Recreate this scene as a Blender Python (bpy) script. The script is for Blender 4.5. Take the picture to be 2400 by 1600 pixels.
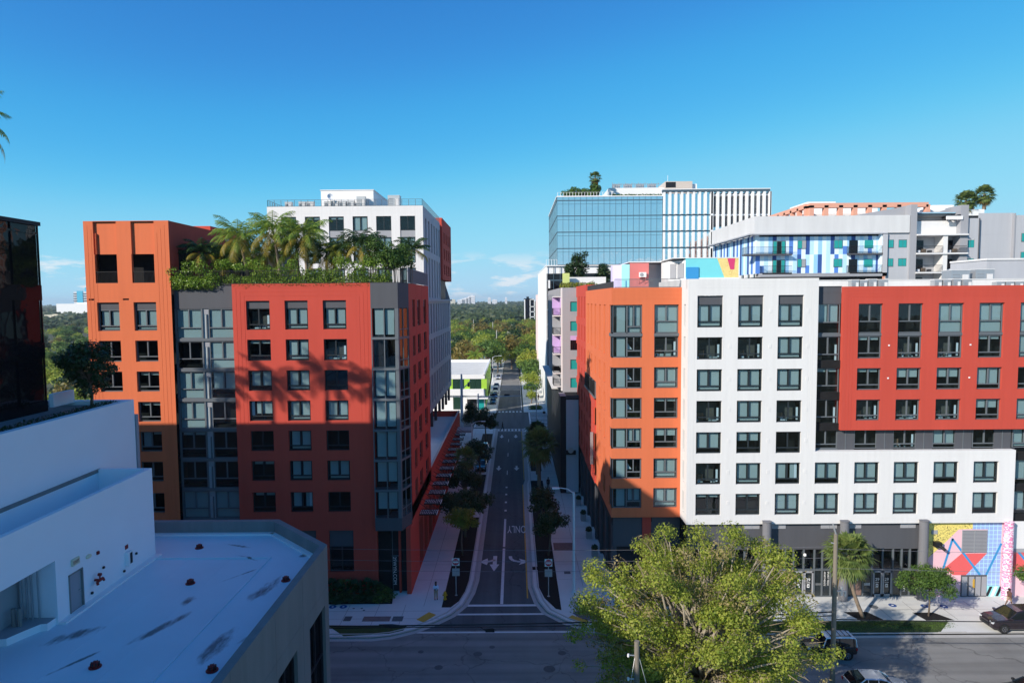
import bpy, math, random
import numpy as np
from mathutils import Vector, Matrix
C = bpy.context.scene
for o in list(bpy.data.objects): bpy.data.objects.remove(o)
COL = C.collection
R = math.radians
# ---------------------------------------------------------------- camera
CAM = (0.0, 0.0, 30.0)
yaw, pitch, roll = R(0.27), math.atan(98/1520), R(0.46)
fw = Vector((-math.sin(yaw)*math.cos(pitch), math.cos(yaw)*math.cos(pitch), -math.sin(pitch)))
r0 = Vector((math.cos(yaw), math.sin(yaw), 0)); u0 = r0.cross(fw)
cr, sr = math.cos(roll), math.sin(roll)
rv = cr*r0 - sr*u0; uv = sr*r0 + cr*u0
cd = bpy.data.cameras.new('camera'); cam = bpy.data.objects.new('camera', cd); COL.objects.link(cam)
m4 = Matrix.Identity(4)
for i in range(3):
    m4[i][0] = rv[i]; m4[i][1] = uv[i]; m4[i][2] = -fw[i]; m4[i][3] = CAM[i]
cam.matrix_world = m4
cd.sensor_width = 36; cd.lens = 36*1520/2400; cd.clip_start = 0.5; cd.clip_end = 9000
C.camera = cam
# ---------------------------------------------------------------- sky, sun, exposure
SUN_EL = R(28); SX, SY = -0.763, -0.646          # towards the sun, horizontally
w = bpy.data.worlds.new('World'); C.world = w; w.use_nodes = True
nt = w.node_tree; nt.nodes.clear()
def N(t, typ, **k):
    n = t.nodes.new(typ)
    for a, b in k.items(): setattr(n, a, b)
    return n
out = N(nt, 'ShaderNodeOutputWorld'); bg = N(nt, 'ShaderNodeBackground')
sky = N(nt, 'ShaderNodeTexSky', sky_type='NISHITA', sun_disc=False)
sky.sun_elevation = SUN_EL; sky.sun_rotation = math.atan2(SX, SY)
sky.altitude = 0; sky.air_density = 0.45; sky.dust_density = 0.1; sky.ozone_density = 6.0
# camera-style colour response of the sky: deeper blue overhead, pale cyan near the horizon
SKS = 0.105
g0 = N(nt, 'ShaderNodeVectorMath', operation='SCALE'); g0.inputs['Scale'].default_value = SKS; nt.links.new(sky.outputs[0], g0.inputs[0])
hs = N(nt, 'ShaderNodeRGBCurve'); nt.links.new(g0.outputs[0], hs.inputs['Color'])
for ci, pts in enumerate((((0,0),(.043,.036),(.067,.066),(.136,.24),(.347,.40),(1,.45)), ((0,0),(.098,.242),(.147,.40),(.292,.63),(.597,.67),(1,.70)), ((0,0),(.246,.64),(.357,.78),(.617,.85),(.88,.86),(1,.87)))):
    cv = hs.mapping.curves[ci]; cv.points[0].location = pts[0]; cv.points[1].location = pts[-1]
    for q in pts[1:-1]: cv.points.new(*q)
hs.mapping.update()
# thin clouds low over the horizon, from the view direction of the dome
tc = N(nt, 'ShaderNodeTexCoord'); mp = N(nt, 'ShaderNodeMapping'); mp.inputs['Scale'].default_value = (14, 14, 55)
mp.inputs['Location'].default_value = (3.3, 1.0, 0.0)
ns = N(nt, 'ShaderNodeTexNoise'); ns.inputs['Scale'].default_value = 1.0; ns.inputs['Detail'].default_value = 6; ns.inputs['Roughness'].default_value = .55
nt.links.new(tc.outputs['Generated'], mp.inputs[0]); nt.links.new(mp.outputs[0], ns.inputs['Vector'])
rp = N(nt, 'ShaderNodeMapRange'); rp.inputs[1].default_value = .50; rp.inputs[2].default_value = .58; rp.clamp = True
nt.links.new(ns.outputs[0], rp.inputs[0])
sp = N(nt, 'ShaderNodeSeparateXYZ'); nt.links.new(tc.outputs['Generated'], sp.inputs[0])
b1 = N(nt, 'ShaderNodeMapRange'); b1.inputs[1].default_value = .075; b1.inputs[2].default_value = .045
nt.links.new(sp.outputs[2], b1.inputs[0])
b2 = N(nt, 'ShaderNodeMapRange'); b2.inputs[1].default_value = .0; b2.inputs[2].default_value = .012
nt.links.new(sp.outputs[2], b2.inputs[0])
mu = N(nt, 'ShaderNodeMath', operation='MULTIPLY'); nt.links.new(rp.outputs[0], mu.inputs[0]); nt.links.new(b1.outputs[0], mu.inputs[1])
mv = N(nt, 'ShaderNodeMath', operation='MULTIPLY'); nt.links.new(mu.outputs[0], mv.inputs[0]); nt.links.new(b2.outputs[0], mv.inputs[1])
mw = N(nt, 'ShaderNodeMath', operation='MULTIPLY'); nt.links.new(mv.outputs[0], mw.inputs[0]); mw.inputs[1].default_value = .75
mx = N(nt, 'ShaderNodeMixRGB'); mx.inputs[2].default_value = (.80, .84, .88, 1)
nt.links.new(mw.outputs[0], mx.inputs[0]); nt.links.new(hs.outputs[0], mx.inputs[1])
g1 = N(nt, 'ShaderNodeVectorMath', operation='SCALE'); g1.inputs['Scale'].default_value = 1/SKS; nt.links.new(mx.outputs[0], g1.inputs[0])
nt.links.new(g1.outputs[0], bg.inputs[0]); bg.inputs[1].default_value = SKS*.92
nt.links.new(bg.outputs[0], out.inputs[0])
sd = bpy.data.lights.new('sun', 'SUN'); sd.energy = 5.0; sd.angle = R(0.5); sd.color = (1, .91, .80)
so = bpy.data.objects.new('sun', sd); COL.objects.link(so)
sdir = Vector((SX*math.cos(SUN_EL), SY*math.cos(SUN_EL), math.sin(SUN_EL)))
so.rotation_euler = sdir.to_track_quat('Z', 'Y').to_euler(); so.location = (-60, -60, 90)
C.view_settings.view_transform = 'Standard'; C.view_settings.look = 'None'
C.view_settings.exposure = 0.24; C.view_settings.gamma = 1
# ---------------------------------------------------------------- materials
MATS = {}
def mat(name, col, rough=.8, var=.08, scale=.6, spec=.3, metal=0, bump=0, streak=False):
    if name in MATS: return MATS[name]
    m = bpy.data.materials.new(name); m.use_nodes = True; t = m.node_tree
    b = t.nodes['Principled BSDF']; b.inputs['Roughness'].default_value = rough
    b.inputs['Specular IOR Level'].default_value = spec; b.inputs['Metallic'].default_value = metal
    b.inputs['Base Color'].default_value = (*col, 1)
    if var > 0:
        g = N(t, 'ShaderNodeNewGeometry'); n = N(t, 'ShaderNodeTexNoise'); n.inputs['Scale'].default_value = scale
        n.inputs['Detail'].default_value = 8; n.inputs['Roughness'].default_value = .65
        if streak:
            q = N(t, 'ShaderNodeMapping'); q.inputs['Scale'].default_value = (1, 1, .12)
            t.links.new(g.outputs['Position'], q.inputs[0]); t.links.new(q.outputs[0], n.inputs['Vector'])
        else: t.links.new(g.outputs['Position'], n.inputs['Vector'])
        x = N(t, 'ShaderNodeMixRGB'); x.blend_type = 'MIX'
        x.inputs[1].default_value = (*[max(0, c*(1-2.2*var)) for c in col], 1); x.inputs[2].default_value = (*[min(1, c*(1+2.2*var)) for c in col], 1)
        t.links.new(n.outputs[0], x.inputs[0]); t.links.new(x.outputs[0], b.inputs['Base Color'])
        if streak:   # fine run-off streaks
            q2 = N(t, 'ShaderNodeMapping'); q2.inputs['Scale'].default_value = (3.2, 3.2, .16); n3 = N(t, 'ShaderNodeTexNoise'); n3.inputs['Scale'].default_value = 1.0; n3.inputs['Detail'].default_value = 5
            t.links.new(g.outputs['Position'], q2.inputs[0]); t.links.new(q2.outputs[0], n3.inputs['Vector'])
            r3 = N(t, 'ShaderNodeMapRange'); r3.inputs[1].default_value = .35; r3.inputs[2].default_value = .75; r3.inputs[3].default_value = 1.0; r3.inputs[4].default_value = .945; t.links.new(n3.outputs[0], r3.inputs[0])
            v3 = N(t, 'ShaderNodeVectorMath', operation='SCALE'); t.links.new(x.outputs[0], v3.inputs[0]); t.links.new(r3.outputs[0], v3.inputs['Scale']); t.links.new(v3.outputs[0], b.inputs['Base Color'])
        if bump:
            bm = N(t, 'ShaderNodeBump'); bm.inputs['Strength'].default_value = bump; bm.inputs['Distance'].default_value = .03
            n2 = N(t, 'ShaderNodeTexNoise'); n2.inputs['Scale'].default_value = 9; n2.inputs['Detail'].default_value = 5
            t.links.new(g.outputs['Position'], n2.inputs['Vector']); t.links.new(n2.outputs[0], bm.inputs['Height']); t.links.new(bm.outputs[0], b.inputs['Normal'])
    MATS[name] = m; return m
def glass(name, tint, refl=(1, 1, 1), ior=1.5, boost=0.0):
    m = bpy.data.materials.new(name); m.use_nodes = True; t = m.node_tree; t.nodes.clear()
    o = N(t, 'ShaderNodeOutputMaterial'); mxs = N(t, 'ShaderNodeMixShader'); tr = N(t, 'ShaderNodeBsdfTransparent'); gl = N(t, 'ShaderNodeBsdfGlossy')
    tr.inputs[0].default_value = (*tint, 1); gl.inputs[0].default_value = (*refl, 1); gl.inputs['Roughness'].default_value = .01
    lw = N(t, 'ShaderNodeLayerWeight'); lw.inputs[0].default_value = .5; fr = N(t, 'ShaderNodeMath', operation='POWER'); fr.inputs[1].default_value = 4.0
    t.links.new(lw.outputs['Facing'], fr.inputs[0])
    ad = N(t, 'ShaderNodeMath', operation='MULTIPLY_ADD'); ad.use_clamp = True; ad.inputs[1].default_value = .9; ad.inputs[2].default_value = .05+boost
    g = N(t, 'ShaderNodeNewGeometry'); n = N(t, 'ShaderNodeTexNoise'); n.inputs['Scale'].default_value = .5
    bm = N(t, 'ShaderNodeBump'); bm.inputs['Strength'].default_value = .12; bm.inputs['Distance'].default_value = .08
    t.links.new(g.outputs['Position'], n.inputs['Vector']); t.links.new(n.outputs[0], bm.inputs['Height']); t.links.new(bm.outputs[0], gl.inputs['Normal'])
    t.links.new(fr.outputs[0], ad.inputs[0]); t.links.new(ad.outputs[0], mxs.inputs[0])
    t.links.new(tr.outputs[0], mxs.inputs[1]); t.links.new(gl.outputs[0], mxs.inputs[2]); t.links.new(mxs.outputs[0], o.inputs[0])
    MATS[name] = m; return m
def leafmat(name, cols, rough=.55, trans=.35):
    m = bpy.data.materials.new(name); m.use_nodes = True; t = m.node_tree
    b = t.nodes['Principled BSDF']; b.inputs['Roughness'].default_value = rough; b.inputs['Specular IOR Level'].default_value = .35
    g = N(t, 'ShaderNodeNewGeometry'); rmp = N(t, 'ShaderNodeValToRGB')
    e = rmp.color_ramp.elements
    for i, c in enumerate(cols):
        if i < 2: el = e[i]; el.position = i/(len(cols)-1)
        else: el = e.new(i/(len(cols)-1))
        el.color = (*c, 1)
    n = N(t, 'ShaderNodeTexNoise'); n.inputs['Scale'].default_value = .45; n.inputs['Detail'].default_value = 3
    t.links.new(g.outputs['Position'], n.inputs['Vector'])
    a = N(t, 'ShaderNodeMath', operation='MULTIPLY_ADD'); a.inputs[1].default_value = .5
    c2 = N(t, 'ShaderNodeMath', operation='MULTIPLY'); c2.inputs[1].default_value = .5
    t.links.new(g.outputs['Random Per Island'], c2.inputs[0]); t.links.new(n.outputs[0], a.inputs[0]); t.links.new(c2.outputs[0], a.inputs[2])
    t.links.new(a.outputs[0], rmp.inputs[0]); t.links.new(rmp.outputs[0], b.inputs['Base Color'])
    tl = N(t, 'ShaderNodeBsdfTranslucent'); ms = N(t, 'ShaderNodeMixShader'); ms.inputs[0].default_value = trans
    t.links.new(rmp.outputs[0], tl.inputs[0]); t.links.new(b.outputs[0], ms.inputs[1]); t.links.new(tl.outputs[0], ms.inputs[2])
    t.links.new(ms.outputs[0], t.nodes['Material Output'].inputs[0])
    MATS[name] = m; return m
M_or = mat('orange_stucco', (.66, .165, .068), .9, .06, .5, bump=.15, streak=True)
M_red = mat('red_stucco', (.52, .070, .046), .9, .06, .5, bump=.15, streak=True)
M_wh = mat('white_stucco', (.72, .71, .70), .9, .03, .4, bump=.1, streak=True)
M_wl = mat('white_wall_paint', (.80, .81, .84), .85, .03, .35, bump=.08)
M_gy = mat('light_grey_stucco', (.44, .45, .48), .9, .04, .4, streak=True)
M_mg = mat('mid_grey_stucco', (.33, .335, .36), .9, .05, .4, streak=True)
M_dk = mat('charcoal_panel', (.085, .088, .10), .75, .08, .6, streak=True)
M_bk = mat('black_panel', (.018, .019, .024), .6, .1)
M_fr = mat('window_frame_dark', (.022, .03, .036), .45, 0)
M_fg = mat('window_frame_grey', (.12, .135, .15), .5, 0)
M_core = mat('painted_dark_interior', (.012, .012, .013), .95, .3, 1.5)  # near-black boxes behind the glass: darkness of unlit rooms put into the colour
M_bl = mat('roller_blind', (.40, .45, .47), .9, .04, .3)
M_room = mat('room_wall', (.10,.095,.09), .9, .3, 1.5)
M_sofa = mat('sofa_cloth', (.20,.12,.08), .9, .3, 1)
M_wc = mat('white_curtain', (.75, .78, .85), .9, .02)
M_glass = glass('window_glass', (.66, .78, .79))
M_roof = mat('white_roof_membrane', (.66, .70, .74), .6, .05, .25)
M_gr = mat('roof_gravel', (.42, .41, .39), .9, .1, 1.5)
M_conc = mat('raw_concrete', (.215, .212, .205), .9, .14, .8, bump=.4, streak=True)
M_met = mat('galvanised_metal', (.50, .51, .52), .45, .05, 2, .5, .6)
M_blk = mat('black_metal', (.015, .015, .017), .5, 0)
M_bark = mat('bark', (.16, .125, .095), .95, .2, 3, bump=.6)
M_barkp = mat('palm_bark', (.22, .17, .125), .95, .2, 6, bump=.6)
M_white = mat('white_paint', (.80, .80, .80), .5, .02)
M_rf2 = mat('pale_roof_coating', (.62,.61,.58), .9, .1, .4)
M_patch = mat('road_cover', (.10,.10,.10), .8, .2, 5)
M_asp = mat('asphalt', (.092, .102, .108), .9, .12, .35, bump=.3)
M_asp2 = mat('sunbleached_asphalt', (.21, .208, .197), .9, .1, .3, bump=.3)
def wear(m, along):      # tyre-polished lanes, patches and fine cracks in the road surface
    t = m.node_tree; b = t.nodes['Principled BSDF']; src = b.inputs['Base Color'].links[0].from_socket; g = N(t, 'ShaderNodeNewGeometry')
    def mulby(src, fac_sock, lo, hi, a, c):
        r = N(t, 'ShaderNodeMapRange'); r.inputs[1].default_value = lo; r.inputs[2].default_value = hi; r.inputs[3].default_value = a; r.inputs[4].default_value = c; t.links.new(fac_sock, r.inputs[0])
        v = N(t, 'ShaderNodeVectorMath', operation='SCALE'); t.links.new(src, v.inputs[0]); t.links.new(r.outputs[0], v.inputs['Scale']); return v.outputs[0]
    q = N(t, 'ShaderNodeMapping'); q.inputs['Scale'].default_value = (.03, .9, 1) if along == 'x' else (.9, .03, 1); n = N(t, 'ShaderNodeTexNoise'); n.inputs['Scale'].default_value = 1; n.inputs['Detail'].default_value = 4
    t.links.new(g.outputs['Position'], q.inputs[0]); t.links.new(q.outputs[0], n.inputs['Vector']); c = mulby(src, n.outputs[0], .35, .65, .80, 1.14)
    n2 = N(t, 'ShaderNodeTexNoise'); n2.inputs['Scale'].default_value = .35; n2.inputs['Detail'].default_value = 6; t.links.new(g.outputs['Position'], n2.inputs['Vector']); c = mulby(c, n2.outputs[0], .55, .75, 1.0, .78)
    d = N(t, 'ShaderNodeTexNoise'); d.inputs['Scale'].default_value = .8; d.inputs['Detail'].default_value = 5; t.links.new(g.outputs['Position'], d.inputs['Vector'])
    ad = N(t, 'ShaderNodeVectorMath', operation='MULTIPLY_ADD'); ad.inputs[1].default_value = (2.2, 2.2, 0); t.links.new(d.outputs['Color'], ad.inputs[0]); t.links.new(g.outputs['Position'], ad.inputs[2])
    v = N(t, 'ShaderNodeTexVoronoi', feature='DISTANCE_TO_EDGE'); v.inputs['Scale'].default_value = .16; t.links.new(ad.outputs[0], v.inputs['Vector']); c = mulby(c, v.outputs['Distance'], .0, .012, .62, 1.0)
    t.links.new(c, b.inputs['Base Color'])
wear(M_asp2, 'x'); wear(M_asp, 'y')
M_side = mat('sidewalk_concrete', (.61, .615, .595), .9, .06, .5)
M_curb = mat('kerb_concrete', (.42, .41, .39), .9, .08, 1.2)
M_mulch = mat('black_mulch', (.012, .011, .011), .95, .3, 4, bump=.9)
M_paint = mat('road_paint', (.62, .62, .62), .8, .1, 2.5)
M_yel = mat('yellow_paint', (.55, .33, .05), .8, .1, 2)
# ---------------------------------------------------------------- mesh builder
ORG = {}
class MB:
    def __init__(s): s.v = []; s.f = []; s.mi = []; s.ms = []
    def ix(s, m):
        if m not in s.ms: s.ms.append(m)
        return s.ms.index(m)
    def face(s, pts, m):
        n = len(s.v); s.v += [tuple(p) for p in pts]; s.f.append(tuple(range(n, n+len(pts)))); s.mi.append(s.ix(m))
    def box(s, x0, x1, y0, y1, z0, z1, m, top=None):
        if x0 > x1: x0, x1 = x1, x0
        if y0 > y1: y0, y1 = y1, y0
        n = len(s.v); i = s.ix(m); j = s.ix(top) if top else i
        s.v += [(x0,y0,z0),(x1,y0,z0),(x1,y1,z0),(x0,y1,z0),(x0,y0,z1),(x1,y0,z1),(x1,y1,z1),(x0,y1,z1)]
        for q, k in (((0,3,2,1),i),((4,5,6,7),j),((0,1,5,4),i),((1,2,6,5),i),((2,3,7,6),i),((3,0,4,7),i)):
            s.f.append(tuple(n+a for a in q)); s.mi.append(k)
    def prism(s, poly, z0, z1, m, top=None):
        a = sum(poly[i][0]*poly[(i+1)%len(poly)][1]-poly[(i+1)%len(poly)][0]*poly[i][1] for i in range(len(poly)))
        if a < 0: poly = poly[::-1]
        n = len(s.v); k = len(poly); i = s.ix(m); j = s.ix(top) if top else i
        s.v += [(p[0],p[1],z0) for p in poly]+[(p[0],p[1],z1) for p in poly]
        s.f.append(tuple(n+k-1-a for a in range(k))); s.mi.append(i)
        s.f.append(tuple(n+k+a for a in range(k))); s.mi.append(j)
        for a in range(k):
            b = (a+1) % k; s.f.append((n+a, n+b, n+k+b, n+k+a)); s.mi.append(i)
    def tube(s, pts, rad, m, n=8):
        pts = [Vector(p) for p in pts]; rad = rad if isinstance(rad, (list, tuple)) else [rad]*len(pts)
        base = len(s.v); i = s.ix(m); ref = None
        for a, p in enumerate(pts):
            d = (pts[min(a+1, len(pts)-1)]-pts[max(a-1, 0)]).normalized()
            if ref is None: ref = Vector((0,0,1)) if abs(d.z) < .9 else Vector((1,0,0))
            x = d.cross(ref)
            x = x.normalized() if x.length > 1e-5 else d.orthogonal().normalized()
            y = x.cross(d)
            ref = y
            for q in range(n):
                t = 2*math.pi*q/n; s.v.append(tuple(p+rad[a]*(math.cos(t)*x+math.sin(t)*y)))
        for a in range(len(pts)-1):
            for q in range(n):
                c = base+a*n+q; d = base+a*n+(q+1) % n
                s.f.append((c, c+n, d+n, d)); s.mi.append(i)
        s.f.append(tuple(base+q for q in range(n))); s.mi.append(i)
        s.f.append(tuple(base+(len(pts)-1)*n+n-1-q for q in range(n))); s.mi.append(i)
    def lathe(s, c, prof, m, n=16):
        s.tube([(c[0], c[1], c[2]+z) for r, z in prof], [r for r, z in prof], m, n) if False else None
        base = len(s.v); i = s.ix(m)
        for r, z in prof:
            for q in range(n):
                t = 2*math.pi*q/n; s.v.append((c[0]+r*math.cos(t), c[1]+r*math.sin(t), c[2]+z))
        for a in range(len(prof)-1):
            for q in range(n):
                e = base+a*n+q; d = base+a*n+(q+1) % n
                s.f.append((e, d, d+n, e+n)); s.mi.append(i)
        s.f.append(tuple(base+n-1-q for q in range(n))); s.mi.append(i)
        s.f.append(tuple(base+(len(prof)-1)*n+q for q in range(n))); s.mi.append(i)
    def build(s, name, parent=None, org=None, smooth=False, local=False):
        o0 = Vector(org) if org else (ORG[parent.name] if parent else Vector((0,0,0)))
        me = bpy.data.meshes.new(name)
        vv = s.v if local else [(a-o0.x, b-o0.y, c-o0.z) for a, b, c in s.v]
        me.from_pydata(vv, [], s.f)
        for m in s.ms: me.materials.append(m)
        me.polygons.foreach_set('material_index', s.mi)
        if smooth: me.polygons.foreach_set('use_smooth', [True]*len(s.f))
        me.update()
        o = bpy.data.objects.new(name, me); COL.objects.link(o)
        if parent: o.parent = parent; o.location = o0-ORG[parent.name]
        else: o.location = o0
        ORG[o.name] = o0
        return o
def tag(o, label=None, cat=None, group=None, kind=None):
    for k, v in (('label', label), ('category', cat), ('group', group), ('kind', kind)):
        if v: o[k] = v
    return o
def thing(name, label, cat, loc=(0,0,0), group=None):
    o = bpy.data.objects.new(name, None); COL.objects.link(o); o.location = loc; o.empty_display_size = .5
    ORG[o.name] = Vector(loc); return tag(o, label, cat, group)
def struct(name, mb): return tag(mb.build(name), kind='structure')
def kids(o): return [c for c in bpy.data.objects if c.parent == o]
def dup(o, loc=None, rz=None, sc=None, label=None, group=None, parent=None, ch=None):
    c = o.copy(); COL.objects.link(c)
    if parent: c.parent = parent
    if loc is not None: c.location = loc; ORG[c.name] = Vector(loc)
    if rz is not None: c.rotation_euler = (0, 0, rz)
    if sc is not None: c.scale = (sc, sc, sc) if not isinstance(sc, tuple) else sc
    tag(c, label, None, group)
    for k in kids(o): dup(k, parent=c)
    return c
def bar(mb, p, q, t, m): mb.tube([p, q], t, m, 6)
# wall sheet with real openings and shallow joints; plane 'y' looks to -Y, '+x' / '-x' look along X
def facade(mb, plane, c, u0, u1, z0, z1, holes, m, depth=.28, joints=(), jd=.014, backed=()):
    def pt(u, z, d):
        if plane == 'y': return (u, c+d, z)
        if plane == '+x': return (c-d, u, z)
        return (c+d, u, z)
    flip = plane == '-x'
    def quad(a, b, e, f, mm):
        mb.face([a, b, e, f] if not flip else [f, e, b, a], mm)
    H = [(h, depth, None) for h in holes] + [(h, jd, m) for h in joints] + [(h[:4], h[4], h[5]) for h in backed]
    us = sorted(set([u0, u1]+[round(x, 4) for h in H for x in h[0][:2] if u0 < x < u1]))
    zs = sorted(set([z0, z1]+[round(x, 4) for h in H for x in h[0][2:4] if z0 < x < z1]))
    def at(u, z):
        for h, d, k in H:
            if h[0] < u < h[1] and h[2] < z < h[3]: return (d, k)
        return (0, m)
    G = [[at((us[i]+us[i+1])/2, (zs[j]+zs[j+1])/2) for i in range(len(us)-1)] for j in range(len(zs)-1)]
    for j in range(len(zs)-1):
        i = 0
        while i < len(us)-1:
            k = i
            while k+1 < len(us)-1 and G[j][k+1] == G[j][i]: k += 1
            d, mm = G[j][i]
            if mm: quad(pt(us[i], zs[j], d), pt(us[k+1], zs[j], d), pt(us[k+1], zs[j+1], d), pt(us[i], zs[j+1], d), mm)
            i = k+1
    for j in range(len(zs)-1):
        for i in range(len(us)-1):
            d = G[j][i][0]
            if i+1 < len(us)-1:
                e = G[j][i+1][0]
                if e != d: quad(pt(us[i+1], zs[j], d), pt(us[i+1], zs[j], e), pt(us[i+1], zs[j+1], e), pt(us[i+1], zs[j+1], d), m)
            if j+1 < len(zs)-1:
                e = G[j+1][i][0]
                if e != d: quad(pt(us[i], zs[j+1], d), pt(us[i+1], zs[j+1], d), pt(us[i+1], zs[j+1], e), pt(us[i], zs[j+1], e), m)
            if i == 0 and d: quad(pt(us[0], zs[j], 0), pt(us[0], zs[j], d), pt(us[0], zs[j+1], d), pt(us[0], zs[j+1], 0), m)
            if i == len(us)-2 and d: quad(pt(us[-1], zs[j], d), pt(us[-1], zs[j], 0), pt(us[-1], zs[j+1], 0), pt(us[-1], zs[j+1], d), m)
            if j == len(zs)-2 and d: quad(pt(us[i], z1, d), pt(us[i+1], z1, d), pt(us[i+1], z1, 0), pt(us[i], z1, 0), m)
# window units: frame object, children pane and blind; local frame x right, -y outwards
WU = {}
def wmesh(key, mb, name):
    if key not in WU:
        me = bpy.data.meshes.new(name); me.from_pydata(mb.v, [], mb.f)
        for m in mb.ms: me.materials.append(m)
        me.polygons.foreach_set('material_index', mb.mi); me.update(); WU[key] = me
    return WU[key]
def window(root, x, y, z, w, h, style='f', rz=0, fm=None, panel=0, split=True, low=.23, frd=.085, depth=.06, nm='window', plain=False):
    fm = fm or M_fr; key = (round(w, 2), round(h, 2), fm.name, panel, split, low)
    hh = h-panel; zl = hh*low if low else 0
    if ('f',)+key not in WU:
        b = MB(); t = frd
        b.box(0, t, 0, .1, 0, hh, fm); b.box(w-t, w, 0, .1, 0, hh, fm)
        b.box(t, w-t, 0, .1, 0, t, fm); b.box(t, w-t, 0, .1, hh-t, hh, fm)
        if low: b.box(t, w-t, -.01, .11, zl-.05, zl+.05, fm)
        if split: b.box(w/2-.06, w/2+.06, -.015, .12, zl+.05 if low else t, hh-t, fm)
        if panel: b.box(0, w, 0, .1, hh, h, M_dk)
        wmesh(('f',)+key, b, 'window'); p = MB(); p.face([(t, .06, t), (w-t, .06, t), (w-t, .06, hh-t), (t, .06, hh-t)], M_glass)
        wmesh(('p',)+key, p, 'pane')
    o = bpy.data.objects.new(nm, WU[('f',)+key]); COL.objects.link(o); o.parent = root
    o.location = Vector((x, y, z))-ORG[root.name]; o.rotation_euler = (0, 0, rz); ORG[o.name] = Vector((x, y, z))
    if plain: return o
    p = bpy.data.objects.new('pane', WU[('p',)+key]); COL.objects.link(p); p.parent = o
    bk = ('b', style)+key
    if style != 'o':
        if bk not in WU:
            b = MB(); t = frd; y0 = .17; top = hh-t; lo = zl+.03
            def q(x0, x1, za, zb, m): b.face([(x0, y0, za), (x1, y0, za), (x1, y0, zb), (x0, y0, zb)], m)
            a0, a1, c0, c1 = t+.14, w/2-.10, w/2+.14, w-t-.1
            if style == 'f': q(a0, a1, lo, top, M_bl); q(c0, c1, lo, top, M_bl); (q(a0, c1, t+.06, lo-.1, M_bl) if low else None)
            if style == 'g': q(a0, a1, lo, top, M_bl); q(c0, c1, lo, top, M_bl)
            if style == 'h': q(a0, a1, lo+(top-lo)*.45, top, M_bl); q(c0, c1, lo+(top-lo)*.45, top, M_bl)
            if style == 't': q(a0, a1, top-.3, top, M_bl); q(c0, c1, top-.3, top, M_bl)
            if style == 'l': q(a0, a1, lo, top, M_bl); q(c0, c1, top-.25, top, M_bl)
            if style == 'r': q(c0, c1, lo, top, M_bl)
            if style == 'w': q(t, t+.3, lo, top, M_wc); q(a0+.4, c1, lo+.2, top, M_bl)
            if style == 'v': q(a0, a1, lo, top, M_bl); q(c0+.2, c1-.3, lo, top, M_bl); q(c1-.28, c1, lo, top, M_wc)
            if style == 's':
                q(t, w-t, lo*0+t, top, M_bl)
            if style == 'd':
                random.seed(len(WU)); q(c1-.2, c1, t+.1, lo+.9, M_wc); b.box(t+.1, w-t-.1, .85, .9, t, top-.2, M_room); b.box(t+.2, t+.75, .5, .8, t, t+.75, M_sofa)
                for k in range(4):
                    xx = random.uniform(t, w-t-.5); b.box(xx, xx+random.uniform(.15, .5), .3, .5, t, t+random.uniform(.12, .3), M_wc if k % 2 else M_bl)
            wmesh(bk, b, 'blind')
        l = bpy.data.objects.new('blind', WU[bk]); COL.objects.link(l); l.parent = o
    return o
def text(s, size, m, parent, loc, rot, name='lettering', ext=.01, align='CENTER', sx=1):
    cu = bpy.data.curves.new('t', 'FONT'); cu.body = s; cu.size = size; cu.extrude = ext; cu.align_x = align; cu.align_y = 'CENTER'
    t = bpy.data.objects.new('t', cu); COL.objects.link(t)
    dg = bpy.context.evaluated_depsgraph_get(); me = bpy.data.meshes.new_from_object(t.evaluated_get(dg))
    bpy.data.objects.remove(t); me.materials.clear(); me.materials.append(m)
    o = bpy.data.objects.new(name, me); COL.objects.link(o); o.rotation_euler = rot; o.scale = (sx, 1, 1)
    o.location = Vector(loc)-(ORG[parent.name] if parent else Vector((0,0,0)))
    if parent: o.parent = parent
    return o
# ================================================================ ground, roads, pavements
ZR = -0.12
M_land = mat('far_land', (.10, .11, .06), .95, .25, .02)
b = MB(); b.face([(-5000,-800,-.3),(5000,-800,-.3),(5000,7000,-.3),(-5000,7000,-.3)], M_land); struct('ground', b)
b = MB()
lc = [(-4.5,150),(-4.5,70),(-4.5,68),(-4.75,65),(-5.3,62.3),(-6.3,60.3),(-7.7,58.8),(-9.4,57.4),(-11.4,56.4),(-13,56.1),(-90,56.0)]
rc = [(1.9,150),(1.9,106.5),(1.6,104),(1.6,66.2),(2.1,62.9),(2.8,60.8),(4.5,58.9),(6.5,57.5),(9,56.5),(12,56.2),(90,56.2)]
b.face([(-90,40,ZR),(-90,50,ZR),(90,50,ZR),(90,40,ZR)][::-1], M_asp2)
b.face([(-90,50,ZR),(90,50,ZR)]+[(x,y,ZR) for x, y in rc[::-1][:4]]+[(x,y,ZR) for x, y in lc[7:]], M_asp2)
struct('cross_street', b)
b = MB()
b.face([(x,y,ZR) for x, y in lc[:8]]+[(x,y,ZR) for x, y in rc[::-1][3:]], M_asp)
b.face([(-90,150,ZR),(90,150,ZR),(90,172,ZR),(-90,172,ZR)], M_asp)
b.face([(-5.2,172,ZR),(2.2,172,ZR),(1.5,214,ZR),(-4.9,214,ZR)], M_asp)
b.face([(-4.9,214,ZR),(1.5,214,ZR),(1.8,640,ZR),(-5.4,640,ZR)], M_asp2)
struct('street', b)
b = MB(); b.prism([(-90,150),(-90,56.0)]+lc[::-1][1:], -.29, 0, M_side); b.prism(rc+[(90,150)], -.29, 0, M_side)
b.box(-90,-5.2,172,420,-.29,0,M_side); b.box(2.2,90,172,420,-.29,0,M_side); b.box(-90,90,30,44,-.29,0,M_side)
struct('sidewalk', b)
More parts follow.
